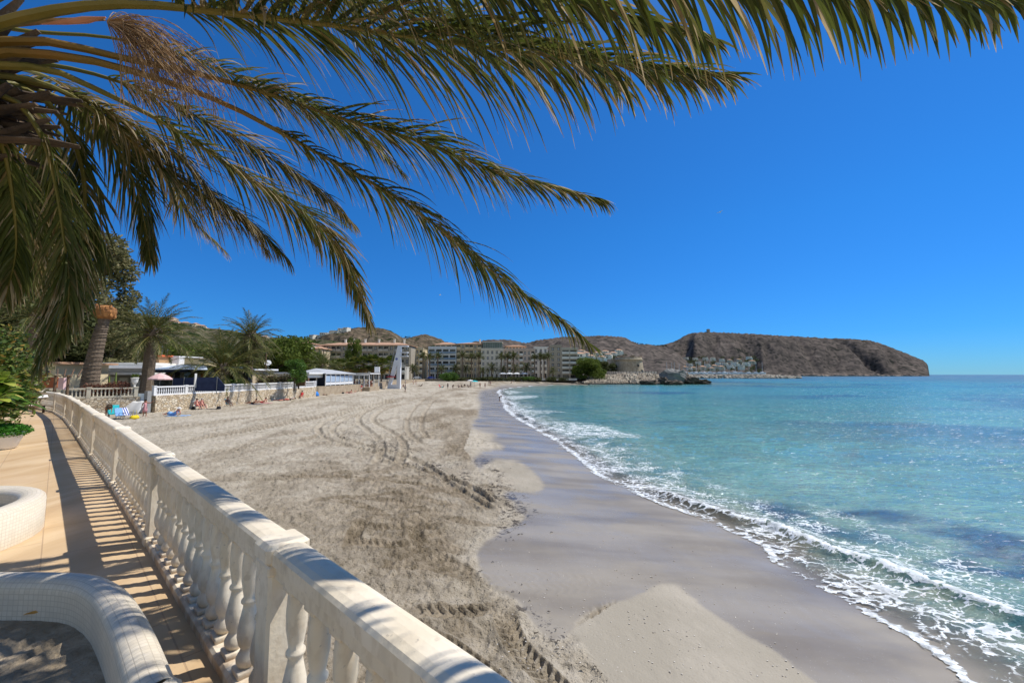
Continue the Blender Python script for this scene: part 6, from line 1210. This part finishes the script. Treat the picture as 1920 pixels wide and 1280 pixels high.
# ================================================================ PEOPLE
skin1 = mat('tanned_skin', (.42, .19, .115), (.36, .15, .09), 6, .6); skin2 = mat('pink_skin', (.60, .27, .20), (.52, .22, .16), 6, .6); skin3 = mat('dark_tan_skin', (.22, .10, .06), (.18, .08, .05), 6, .6)
hairm = mat('dark_hair', (.02, .014, .01)); hairg = mat('grey_hair', (.3, .27, .24)); cblack = mat('black_cloth', (.015, .015, .018)); cwhite = mat('white_cloth', (.68, .67, .64)); clblue = mat('light_blue_cloth', (.22, .42, .72)); cpink = mat('pink_dress', (.62, .30, .30)); corange = mat('orange_cloth', (.7, .25, .05)); cturq = mat('turquoise_cloth', (.02, .42, .45)); cgrey = mat('grey_cloth', (.2, .21, .22))
def joints(pose, rg):
    J = {'pel': (0, 0, .93), 'che': (0, 0, 1.22), 'nec': (0, 0, 1.45), 'hea': (0, -.02, 1.57), 'top': (0, -.02, 1.67)}
    for s, n in ((-1, 'l'), (1, 'r')): J.update({'hi' + n: (s * .1, 0, .88), 'kn' + n: (s * .11, -.02, .48), 'an' + n: (s * .11, .02, .08), 'to' + n: (s * .13, -.14, .03), 'sh' + n: (s * .19, 0, 1.39), 'el' + n: (s * .25, .02, 1.1), 'wr' + n: (s * .26, -.06, .86), 'ha' + n: (s * .26, -.1, .78)})
    if pose == 'walk': J.update({'knl': (-.1, -.18, .5), 'anl': (-.1, -.26, .1), 'tol': (-.1, -.42, .08), 'knr': (.1, .04, .48), 'anr': (.1, .32, .12), 'tor': (.1, .22, .03), 'ell': (-.24, .14, 1.12), 'wrl': (-.22, .1, .9), 'hal': (-.22, .06, .83), 'elr': (.24, -.1, 1.13), 'wrr': (.22, -.28, .98), 'har': (.22, -.34, .94)})
    if pose == 'reach': J.update({'elr': (.42, -.1, 1.38), 'wrr': (.62, -.2, 1.55), 'har': (.7, -.22, 1.6)})
    if pose == 'bend': J.update({'che': (0, -.22, 1.08), 'nec': (0, -.42, 1.14), 'hea': (0, -.54, 1.12), 'top': (0, -.64, 1.1), 'shl': (-.19, -.38, 1.12), 'shr': (.19, -.38, 1.12), 'ell': (-.22, -.42, .84), 'elr': (.22, -.42, .84), 'wrl': (-.18, -.5, .6), 'wrr': (.18, -.5, .6), 'hal': (-.18, -.52, .52), 'har': (.18, -.52, .52)})
    if pose in ('sit', 'chair'):
        b = .42 if pose == 'chair' else .14; lean = .22
        J = {'pel': (0, 0, b), 'che': (0, lean * .6, b + .3), 'nec': (0, lean, b + .53), 'hea': (0, lean - .03, b + .66), 'top': (0, lean - .03, b + .76)}
        for s, n in ((-1, 'l'), (1, 'r')):
            if pose == 'chair': J.update({'hi' + n: (s * .1, -.05, b), 'kn' + n: (s * .13, -.47, b + .1), 'an' + n: (s * .13, -.72, .12), 'to' + n: (s * .14, -.86, .1)})
            else: J.update({'hi' + n: (s * .1, -.05, b), 'kn' + n: (s * .14, -.42, b + .3), 'an' + n: (s * .13, -.72, .08), 'to' + n: (s * .14, -.86, .05)})
            J.update({'sh' + n: (s * .19, lean, b + .47), 'el' + n: (s * .26, lean - .02, b + .2), 'wr' + n: (s * .2, -.2, b + .2), 'ha' + n: (s * .18, -.27, b + .22)})
    if pose in ('lie', 'lean'):
        for k, (x, y, z) in list(J.items()): J[k] = (x * 1.05, .93 - z, .13 - y * .5)
        for n in 'lr': x, y, z = J['to' + n]; J['to' + n] = (x, y, .24)
        if pose == 'lean':
            J.update({'che': (0, -.28, .34), 'nec': (0, -.44, .52), 'hea': (0, -.48, .64), 'top': (0, -.5, .74), 'shl': (-.19, -.42, .47), 'shr': (.19, -.42, .47), 'ell': (-.24, -.5, .18), 'elr': (.24, -.5, .18), 'wrl': (-.22, -.28, .07), 'wrr': (.22, -.28, .07), 'hal': (-.22, -.2, .05), 'har': (.22, -.2, .05)})
            J['pel'] = (0, 0, .16)
            if True: J['knl'] = (-.12, .42, .34)
    return J
EDG = [('pel', 'che'), ('che', 'nec'), ('nec', 'hea'), ('hea', 'top')] + [(a + n, b + n) for n in 'lr' for a, b in (('hi', 'kn'), ('kn', 'an'), ('an', 'to'), ('sh', 'el'), ('el', 'wr'), ('wr', 'ha'))] + [('pel', 'hil'), ('pel', 'hir'), ('nec', 'shl'), ('nec', 'shr')]
RAD = dict(pel=.13, che=.135, nec=.055, hea=.095, top=.075, hi=.085, kn=.058, an=.038, to=.035, sh=.06, el=.042, wr=.028, ha=.035)
_bodies = {}
def person(label, pos, rz=0.0, pose='stand', skin=None, top=None, bottom=cblack, hair=hairm, hat=None, s=1.0, group=None, dress=None):
    skin = skin or skin1; root = thing('person', label, 'person', pos, rz, group); root.scale = (s, s, s); J = joints(pose, None); key = (pose, skin.name)
    if key not in _bodies:
        names = list(J); me = bpy.data.meshes.new('body'); me.from_pydata([J[k] for k in names], [(names.index(a), names.index(b)) for a, b in EDG], []); me.materials.append(skin)
        o = bpy.data.objects.new('body', me); link(o); md = o.modifiers.new('skin', 'SKIN'); md.use_smooth_shade = True
        if not me.skin_vertices: pass
        for i, k in enumerate(names): r = RAD[k] if k in RAD else RAD[k[:2]]; me.skin_vertices[0].data[i].radius = (r, r * (.8 if k in ('pel', 'che') else 1)) if True else 0; me.skin_vertices[0].data[i].use_root = (k == 'pel')
        o.modifiers.new('sub', 'SUBSURF').levels = 1; o.modifiers[-1].render_levels = 1; _bodies[key] = o; o.parent = root
    else: o = _bodies[key].copy(); link(o); o.parent = root
    V_ = lambda k: Vector(J[k]); up = (V_('top') - V_('nec')).normalized()
    mb = MB(); c = (V_('hea') + V_('top')) / 2 + Vector((0, .015, 0)); mb.blob(c + up * .035, (.108, .115, .11), random.Random(1), 10, 6, .03); mb.build('hair', hair, root, smooth=True)
    if hat:
        mb = MB(); mb.tube([c + up * .045, c + up * .06, c + up * .065, c + up * .17], [.23, .24, .125, .10], 14); mb.build('hat', hat, root, smooth=False)
    if top: mb = MB(); mb.tube([V_('pel').lerp(V_('che'), .1), V_('pel').lerp(V_('che'), .6), V_('che'), V_('che').lerp(V_('nec'), .7)], [.15, .145, .165, .12], 12, flat=.85); mb.build('top', top, root, smooth=True)
    if dress:
        mb = MB(); kn_ = (V_('knl') + V_('knr')) / 2; mb.tube([kn_, V_('pel').lerp(kn_, .4), V_('pel'), V_('che'), V_('che').lerp(V_('nec'), .75)], [.24, .21, .17, .17, .12], 14, flat=.85); mb.build('dress', dress, root, smooth=True)
    elif bottom:
        mb = MB(); mb.tube([V_('pel').lerp(V_('che'), .25), V_('pel'), (V_('hil') + V_('hir')) / 2], [.15, .165, .15], 12, flat=.85)
        for n in 'lr': mb.tube([V_('hi' + n), V_('hi' + n).lerp(V_('kn' + n), .4)], [.105, .095], 10)
        mb.build('shorts', bottom, root, smooth=True)
    return root
def beach_chair(label, pos, rz, m, group=None):
    root = thing('beach_chair', label, 'beach chair', pos, rz, group)
    def sl(a, b, t=.03, w_=.52):
        mb = MB(); a = Vector((0, *a)); b = Vector((0, *b)); d = (b - a).normalized(); nn = Vector((0, -d.z, d.y)) * t; vs = []
        for p_ in (a, b):
            for sx in (-w_ / 2, w_ / 2):
                for k in (-1, 1): vs.append(p_ + Vector((sx, 0, 0)) + nn * k * .5)
        mb.add(vs, [(0, 1, 3, 2), (4, 6, 7, 5), (0, 4, 5, 1), (2, 3, 7, 6), (0, 2, 6, 4), (1, 5, 7, 3)]); return mb
    sl((-.45, .38), (.08, .3)).build('seat', m, root); sl((.08, .3), (.42, 1.0)).build('backrest', m, root)
    for sx in (-.28, .28): MB().tube([(sx, -.4, 0), (sx, .1, .42), (sx, .45, 1.02)], .014, 5).build('side_frame', steel, root); MB().tube([(sx, .4, 0), (sx, -.45, .4)], .014, 5).build('leg', steel, root); MB().tube([(sx, -.35, .56), (sx, .25, .58)], .018, 5).build('armrest', steel, root)
    return root
def G(x, y): return gs(x, y)
def towel(label, p, rz, m, w_=.85, l=1.9):
    mb = MB(); n = 10; vs = []
    for i in range(n + 1):
        for j in range(5): vs.append((w_ * (j / 4 - .5), l * (i / n - .5), .012 + .014 * math.sin(i * 2.1 + j * 1.3)))
    b = len(vs); fs = [(i * 5 + j, i * 5 + j + 1, (i + 1) * 5 + j + 1, (i + 1) * 5 + j) for i in range(n) for j in range(4)]
    o = mb.add(vs, fs).build('towel', m, smooth=True); md = o.modifiers.new('thick', 'SOLIDIFY'); md.thickness = .012; o.location = (p.x, p.y, p.z + .03); o.rotation_euler = (0, 0, rz); return tag(o, label, 'towel')
def bag(label, p, m, s=1.0, rz=0.0):
    root = thing('beach_bag', label, 'bag', p, rz); mb = MB(); mb.tube([(0, 0, 0), (0, 0, .12), (0, 0, .34)], [.24 * s, .28 * s, .17 * s], 10, flat=.6); mb.build('bag_body', m, root, smooth=True); MB().tube([(-.13 * s, 0, .33), (-.08 * s, 0, .5 * s), (.08 * s, 0, .5 * s), (.13 * s, 0, .33)], .012, 5).build('handle', m, root); return root
R90 = math.pi / 2
person('standing person in a short pink dress reaching towards the pale blue door', G(271, 781), .5, 'reach', skin1, hair=hairm, dress=cpink, s=.96)
person('person in a dark sun hat and orange shorts bent beside the turquoise lounger', G(201, 784), .9, 'bend', skin1, top=navy, bottom=corange, hat=mat('dark_straw', (.12, .08, .05)), s=1.0)
person('person in a light blue dress and wide white hat reclining alone on the sand', G(325, 779), R90 + .1, 'lean', skin2, dress=clblue, hair=hairg, hat=cwhite)
towel('light blue towel under the reclining person in the white hat', G(334, 779.5), R90 + .1, clblue)
beach_chair('white beach chair holding the nearer sunburnt person of the seated pair', G(370, 767), .9 + .2, cwhite); person('sunburnt person with dark hair seated in the nearer of two white chairs', G(370, 767), .9 + .2, 'chair', skin2, bottom=red)
beach_chair('second white beach chair of the seated pair by the stone wall', G(379, 766.5), 1.1, cwhite); person('grey haired sunburnt person seated in the farther of two white chairs', G(379, 766.5), 1.1, 'chair', skin2, bottom=cblack, hair=hairg)
bag('black beach bag lying near the feet of the seated pair', G(410, 766.5), cblack, 1.1); bag('black backpack leaning behind the seated pair', G(362, 767), cblack, 1.2, .5)
towel('dark towel stretched out beside the black beach bag', G(399, 767), R90, cblack, .5, 1.6)
beach_chair('turquoise reclining beach chair by the stone wall', G(428, 762), 1.1, mat('pale_turq', (.32, .55, .58))); person('dark clothed person reading in the turquoise reclining chair', G(428, 762), 1.1, 'chair', skin3, top=cblack, bottom=cgrey)
person('tanned person leaning back on elbows in black trunks', G(474, 757.5), R90, 'lean', skin1, bottom=cblack); towel('navy towel under the tanned person leaning on elbows', G(478, 758), R90, navy)
person('sunburnt person lying stretched out just behind the tanned one', G(492, 755.5), R90, 'lean', skin2, bottom=red); towel('pink towel under the stretched out sunburnt person', G(496, 755.8), R90, cpink)
person('person lying flat with dark hair, first of a row of flat sunbathers', G(524, 751.5), R90, 'lie', skin2, bottom=cblack); person('person lying flat in a red swimsuit, second of the flat row', G(536, 750.5), R90, 'lie', skin2, top=red, bottom=red); person('person lying flat in white, last of the flat row', G(546, 748), R90, 'lie', skin1, top=cwhite, bottom=cwhite)
towel('red towel spread near the end of the row of flat sunbathers', G(550, 746), R90, red)
beach_chair('red beach chair standing beside the blue beach shelter', G(565, 746), .4, red); person('person in red seated beside the blue beach shelter', G(566, 746), .4, 'chair', skin2, top=red, bottom=red)
sh = thing('beach_shelter', 'blue pop up beach shelter with a rounded shell on the sand', 'beach shelter', G(585, 742.5), .5); mb = MB(); n = 14; vs = []; fs = []
for i in range(9):
    a = math.pi * i / 8 * .62 + .05
    for j in range(n): b = math.pi * j / (n - 1); vs.append((-1.25 * math.cos(b), -math.cos(a) * .9 * math.sin(b) + .3, math.sin(a) * 1.25 * math.sin(b)))
for i in range(8):
    for j in range(n - 1): fs.append((i * n + j, i * n + j + 1, (i + 1) * n + j + 1, (i + 1) * n + j))
o = mb.add(vs, fs).build('shell', blue, sh, smooth=True); o.modifiers.new('thick', 'SOLIDIFY').thickness = .03; MB().tube([(-1.25, .3, .02), (0, -.75, .02), (1.25, .3, .02)], .02, 5).build('rib', steel, sh)
person('tanned person lying in the shade past the blue beach shelter', G(606, 741), R90, 'lie', skin3, bottom=cblack); towel('white towel on the sand past the blue beach shelter', G(617, 739.5), R90, cwhite)
person('person lying on a pale towel in the group before the pavilion', G(655, 737), R90, 'lean', skin2, bottom=cblack); person('person sitting up in the group before the pavilion', G(648, 736), R90 * .6, 'sit', skin1, bottom=navy, hair=hairg); person('person lying behind in the group before the pavilion', G(664, 734.8), R90, 'lie', skin2, bottom=navy)
towel('pale towel under the group before the pavilion', G(657, 737.2), R90, cpink); bag('big black bag at the near end of the group before the pavilion', G(643, 737.8), cblack, 1.5)
person('dark clothed person bending down in front of the pavilion', G(696, 729.3), -.4, 'bend', skin3, top=cblack, bottom=cblack); person('person in a white shirt crouched before the pavilion posts', G(704, 729.3), .3, 'sit', skin1, top=cwhite, bottom=cwhite)
person('person in a red and white top near the bar terrace corner', (-36.2, 98, sand_z(-36.2, 98)), .8, 'walk', skin2, top=red, bottom=cwhite)
person('dark haired person in grey walking on the open sand beyond the lifeguard tower', G(759.5, 735), 1.0, 'walk', skin3, top=cgrey, bottom=cblack)
person('person in dark clothes sitting behind the walking figure', G(756, 725.5), .3, 'sit', skin1, top=cblack); person('person in white standing by the dark seawall behind the tower', G(760, 721), .3, 'stand', skin1, top=cwhite, bottom=cgrey)
person('person in pale clothes walking near the seawall lamp post', G(775, 720.5), 1.3, 'walk', skin2, top=cwhite, bottom=mat('khaki', (.35, .3, .18))); person('second person in pale clothes near the seawall lamp post', G(780, 720.5), 1.3, 'walk', skin2, top=mat('khaki', (.35, .3, .18)), bottom=cwhite)
person('person in black sprawled on the sand before the green bush', G(789, 723.5), R90, 'lean', skin3, top=cblack); beach_chair('low red chair on the sand just before the round green bush', G(825, 726.5), 1.2, red); person('person in turquoise lying beside the low red chair', G(829, 726.8), R90, 'lean', skin1, top=cturq, bottom=cturq)
person('person in black standing alone just beyond the round green bush', G(839.5, 729), .2, 'stand', skin3, top=cblack, bottom=cblack); person('person in black crouching beside the standing one', G(849, 728.6), .5, 'bend', skin3, top=cblack, bottom=cblack); person('person sitting between the crouching pair and the dark huddle', G(860, 726), 1.0, 'sit', skin1, top=cgrey)
person('person in black at the near side of the dark huddle', G(866, 726.4), 1.0, 'sit', skin3, top=cblack, bottom=cblack); person('person in black at the middle of the dark huddle', G(871, 726.6), .2, 'bend', skin3, top=cblack, bottom=cblack); person('person in navy at the far side of the dark huddle', G(878, 725.8), 2.0, 'sit', skin1, top=navy, bottom=cblack); person('person in grey standing just past the dark huddle', G(882.5, 725.2), .2, 'stand', skin3, top=cgrey, bottom=cblack)
person('slim tanned person in trunks standing near the turquoise parasol', G(909.5, 727.2), .4, 'stand', skin1, bottom=navy); person('tanned person wading at the end of the dry beach', G(900, 727.3), .4, 'walk', skin1, bottom=cblack); person('first of two people standing together at the back of the beach', G(917, 720.6), .4, 'stand', skin1, top=cblack, bottom=cgrey); person('second of two people standing together at the back of the beach', G(920, 720.2), 2.4, 'stand', skin2, top=cgrey, bottom=navy)
person('person in dark trunks at the foam edge, alone beside the wet sand', G(936.5, 751.3), 1.2, 'bend', skin3, bottom=cblack, s=.8)
parasol('turquoise beach parasol tipped open on the far sand', G(890, 719.5), 1.3, 2.0, cturq); parasol('small white parasol next to the turquoise one', G(882, 719), 1.2, 2.1, cwhite)
for px, y, po, tp_, lb in ((959, 719.6, 'sit', cblack, 'dark figure seated on the far sand below the white parasols'), (963, 719.7, 'lie', cgrey, 'figure lying beside the seated one below the white parasols'), (975, 719.4, 'sit', cgrey, 'grey figure sitting alone on the far waterline'), (1017, 719.3, 'sit', cwhite, 'figure in white behind the blue windbreak'), (1035, 719.3, 'stand', cwhite, 'figure with white top standing past the blue windbreak'), (1057, 719.4, 'bend', cgrey, 'figure bending at the far waterline before the low wall'), (1072, 719.3, 'walk', navy, 'figure walking along the far waterline'), (1084, 719.3, 'sit', cgrey, 'figure seated on the sand just before the spreading pine'), (1103, 718.8, 'stand', cblack, 'dark figure standing under the edge of the spreading pine'), (1108, 719, 'stand', cwhite, 'figure in white where the sand meets the rocks')):
    person(lb, G(px, y), px * .7, po, skin1, top=tp_, bottom=tp_)
wb2 = thing('windbreak', 'blue striped beach windbreak on the far sand near the waterline', 'windbreak', G(1017, 719.6), 0)
for k in range(4): MB().box((-1.5 + k, 0, .5), (.98, .04, .95), .1 * (-1) ** k).build('cloth_panel', blue, wb2); MB().tube([(-2 + k, 0, 0), (-2 + k, 0, 1.2)], .03, 5).build('pole', wood, wb2)
for px, y, lb in ((1168, 697.5, 'visitor standing near the door side of the fort terrace'), (1190, 697.5, 'first dark visitor at the fort railing'), (1194, 697.6, 'second dark visitor at the fort railing'), (1207, 697.5, 'visitor by the sunlit edge of the fort')): p_ = at(px, y, 247); person(lb, (p_.x, p_.y, 5.3), px, 'stand', skin1, top=cgrey, bottom=cblack)
rg = random.Random(31)
for k in range(11):
    x, y = rg.uniform(X0 + .4, X1 - .4), rg.uniform(Y0 + .5, Y1 - .5); person('customer standing inside the open white pavilion', (x, y, 1.8), rg.uniform(0, 6), rg.choice(['stand', 'walk']), skin1, top=rg.choice([cblack, cwhite, navy, red, cgrey]), group='customers inside the pavilion')
# white beach shelter cloth and loungers beside our balustrade
wt = thing('beach_tent', 'off white cloth shelter slumped against the garden wall', 'tent', G(230, 777), -.1); wt.scale = (.74, .8, .85); c0 = wt.location; mb = MB(); gx, gy = 14, 7; vs = []
for i in range(gx + 1):
    for j in range(gy + 1): u = i / gx; v_ = j / gy; vs.append((-1.9 + 3.9 * u, .2 + 1.1 * v_, (1.55 - .3 * abs(u - .35)) * v_ ** .75 + .12 * math.sin(u * 17) * v_ * (1 - v_ * .5) - .1 * math.sin(u * 6.0) * v_))
o = mb.add(vs, [(i * (gy + 1) + j, (i + 1) * (gy + 1) + j, (i + 1) * (gy + 1) + j + 1, i * (gy + 1) + j + 1) for i in range(gx) for j in range(gy)]).build('cloth', cwhite, wt, smooth=True); o.modifiers.new('thick', 'SOLIDIFY').thickness = .02
for x in (-1.8, 0, 1.9): MB().tube([(x, 1.35, 0), (x, 1.3, 1.5)], .03, 6).build('pole', steel, wt)
stripe = NG('stripes'); o_ = stripe.obj(); wv = stripe.n.new('ShaderNodeTexWave'); wv.bands_direction = 'X'; wv.inputs['Scale'].default_value = 2.6; stripe.L.new(o_, wv.inputs[0]); stripe.set(Base_Color=stripe.mix(stripe.step(wv.outputs['Fac'], .45, .55), (.7, .7, .72), (.03, .06, .3)), Roughness=.8)
beach_chair('blue and white striped deck chair before the slumped white shelter', G(236, 785), 1.3, stripe.m).scale = (1.5, 1.5, 1.0)
beach_chair('turquoise sun chair in front of the slumped white shelter', G(213, 784), .9, cturq).scale = (1.5, 1.5, 1.2)
beach_chair('pale blue folding chair between the turquoise and striped chairs', G(224, 786), 1.1, clblue)
bag('yellow beach bag lying by the striped deck chair', G(252, 785), mat('yellow_bag', (.7, .52, .02)), 1.6)

# ================================================================ TERRACE PLANTS AND LOUNGER
def broad_plant(name, label, loc, n_ros, spread, hgt, leaf_l, seed, lm, sh=0.0):
    rg = random.Random(seed); root = thing(name, label, 'plant', loc); stems = MB(); lv = MB()
    for k in range(n_ros):
        a = rg.uniform(0, 6.28); rr_ = spread * math.sqrt(rg.random()); c = Vector((sh + rr_ * math.cos(a), rr_ * math.sin(a), hgt * rg.uniform(.78, 1.08))); stems.tube(smooth_poly([(0, 0, -.1), Vector((c.x * .12, c.y * .2, c.z * .75)), c], 3), [.03, .03, .025, .025, .02, .02, .015], 6)
        for j in range(17):
            e = 1.2 - j / 17 * 1.5; b = j * 2.4; d = Vector((math.cos(b) * math.cos(e), math.sin(b) * math.cos(e), math.sin(e))); l = leaf_l * rg.uniform(.75, 1.1); s_ = d.cross(Vector((0, 0, 1))).normalized(); u_ = s_.cross(d); vs = []; cs = []; t = min(1, max(0, rg.gauss(.5, .25)))
            for q_, w_ in ((0, .1), (.3, .5), (.65, .9), (.88, .62), (1, .02)):
                p_ = c + d * l * q_ + Vector((0, 0, -.25 * l * q_ * q_)); vs += [p_ + s_ * w_ * l * .24 + u_ * w_ * l * .06, p_, p_ - s_ * w_ * l * .24 + u_ * w_ * l * .06]; cs += [(t, q_ * .6, 0, 1)] * 3
            lv.add(vs, [f for i in range(4) for f in ((i * 3, i * 3 + 3, i * 3 + 4, i * 3 + 1), (i * 3 + 1, i * 3 + 4, i * 3 + 5, i * 3 + 2))], cs)
    stems.build('stems', bark, root, smooth=True); lv.build('leaves', lm, root, smooth=True); return root
lf_broad = leafmat('broad_leaf', [(0, (.07, .14, .015)), (.4, (.16, .25, .03)), (.75, (.34, .40, .06)), (1, (.5, .46, .12))], .35, .3)
broad_plant('broadleaf_plant', 'yellow green broad leaved plant reaching in from the picture edge above the pot', (-10.6, 7.0, TZ), 22, .5, 1.6, .30, 5, lf_broad, 1.15)
bp2 = broad_plant('broadleaf_plant', 'darker green fan of broad leaves behind the yellow green plant', (-12.9, 9.6, TZ), 8, .4, 1.3, .5, 6, lf_bush, .9)
sb = bush('flowering_shrub', 'tall green shrub flecked with yellow and orange leaves at the picture edge', (-14.1, 10.4, TZ), (1.45, 1.3, 2.75), 7, leafmat('mixed_shrub', [(0, (.03, .06, .01)), (.5, (.08, .13, .02)), (.8, (.22, .24, .05)), (1, (.5, .26, .05))], .5, .3), 9000, .075)
bush('flowering_shrub', 'pale olive shrub behind the lounger, thinner than the flecked shrub', (-18.9, 14.6, TZ), (1.9, 1.5, 2.5), 8, lf_euc, 6000, .09)
bush('flowering_shrub', 'shrub with yellowing leaves beside the lounger and the hanging frond tip', (-25.6, 20.0, TZ), (1.7, 1.3, 1.5), 9, leafmat('mixed_shrub2', [(0, (.04, .06, .012)), (.5, (.10, .12, .03)), (1, (.30, .24, .08))], .5, .3), 5000, .1)
pp = g(12, 842, TZ); pt = thing('potted_plant', 'white bowl pot overflowing with a dense bright green mound', 'potted plant', (pp.x - .15, pp.y, TZ)); mb = MB(); mb.lathe([(.2, 0), (.26, .05), (.34, .28), (.40, .40), (.37, .41), (.33, .36)], 24); mb.build('pot', brightwhite, pt, smooth=True); mb = MB(); rg = random.Random(3); leafcloud(mb, (0, 0, .42), (.46, .46, .17), 5200, .028, rg, hollow=.75); leafcloud(mb, (.05, 0, .38), (.4, .4, .14), 1500, .03, rg, hollow=.2); mb.build('foliage', leafmat('moss_mound', [(0, (.03, .12, .01)), (.5, (.06, .22, .02)), (1, (.12, .32, .04))], .6, .25), pt)
lg = thing('sun_lounger', 'wooden sun lounger on wheels with a white cushion and raised backrest', 'sun lounger', (*g(58, 775, TZ)[:2], TZ), .35); cush = mat('cushion', (.74, .74, .73), (.68, .68, .67), 2, .85)
mb = MB(); mb.box((-.65, 0, .3), (1.9, .66, .06), 0, 1, .01); mb.build('frame', wood, lg); mb = MB(); mb.box((-.95, 0, .39), (1.25, .62, .11), 0, 1, .03); mb.build('cushion', cush, lg)
mb = MB(); a = Vector((-.32, 0, .38)); b = Vector((.38, 0, .72)); d = (b - a).normalized(); nn = Vector((-d.z, 0, d.x)) * .11; mb.add([a + Vector((0, s_, 0)) + o2 for s_ in (-.31, .31) for o2 in (Vector(), nn)] + [b + Vector((0, s_, 0)) + o2 for s_ in (-.31, .31) for o2 in (Vector(), nn)], [(0, 1, 3, 2), (4, 6, 7, 5), (0, 4, 5, 1), (2, 3, 7, 6), (0, 2, 6, 4), (1, 5, 7, 3)]); mb.build('backrest', cush, lg)
MB().tube([(.2, 0, .3), (.3, 0, .66)], .02, 6).build('support', wood, lg)
for x, y in ((.25, -.3), (.25, .3)): MB().box((x, y, .15), (.06, .06, .3)).build('leg', wood, lg)
for x, y in ((-1.45, -.36), (-1.45, .36)): MB().tube([(x, y - .02, .12), (x, y + .02, .12)], .12, 14).build('wheel', cblack, lg)
for k, (px, y, Y, s_, lb) in enumerate(((1350, 398, 60, 1.0, 'small white gull gliding high over the bay'), (825, 553, 85, 1.0, 'small white gull gliding below the frond tips'))):
    gu = thing('gull', lb, 'bird', at(px, y, Y), .4); mb = MB(); mb.blob((0, 0, 0), (.22, .07, .06), random.Random(1), 8, 6, .02); mb.build('body', cwhite, gu, smooth=True)
    for sg in (-1, 1): mb = MB(); mb.add([(.08, 0, .02), (.1, sg * .3, .13), (-.02, sg * .62, .06), (-.08, sg * .3, .1), (-.08, 0, .02)], [(0, 1, 2, 3, 4)]); o = mb.build('wing', cwhite, gu); o.modifiers.new('t', 'SOLIDIFY').thickness = .012
# shells and small stones scattered on the wet sand
mb = MB(); rg = random.Random(41)
for k in range(420):
    x, y = rg.uniform(930, 1500), rg.uniform(960, 1270); p_ = gs(x, y); 
    s_ = rg.uniform(.006, .016); mb.blob(p_, (s_ * 1.3, s_, s_ * .6), rg, 5, 3, .2)
tag(mb.build('shell_fragments', mat('shells', (.72, .68, .6), (.25, .2, .16), 40, .7, world=True)), kind='stuff')
mb = MB(); rg = random.Random(43)
for k in range(50):
    i = rg.randrange(len(WB) - 1); f = rg.random(); x = WB[i][0] + (WB[i + 1][0] - WB[i][0]) * f + rg.gauss(0, 24); y = WB[i][1] + (WB[i + 1][1] - WB[i][1]) * f + rg.gauss(0, 10); p_ = gs(x, y); a = rg.uniform(-.5, .5) + (3.14 if rg.random() < .5 else 0); L = rg.uniform(.02, .09) * (1 + .4 * p_.y / 10)
    mb.tube([p_ + Vector((0, 0, .01)), p_ + Vector((L * .5 * math.cos(a), L * .5 * math.sin(a), .025)), p_ + Vector((L * math.cos(a + .5), L * math.sin(a + .5), .008))], [.004, .009, .003], 4)
tag(mb.build('seaweed_litter', mat('seaweed', (.035, .028, .022), (.09, .07, .05), 20, .8, world=True)), kind='stuff')
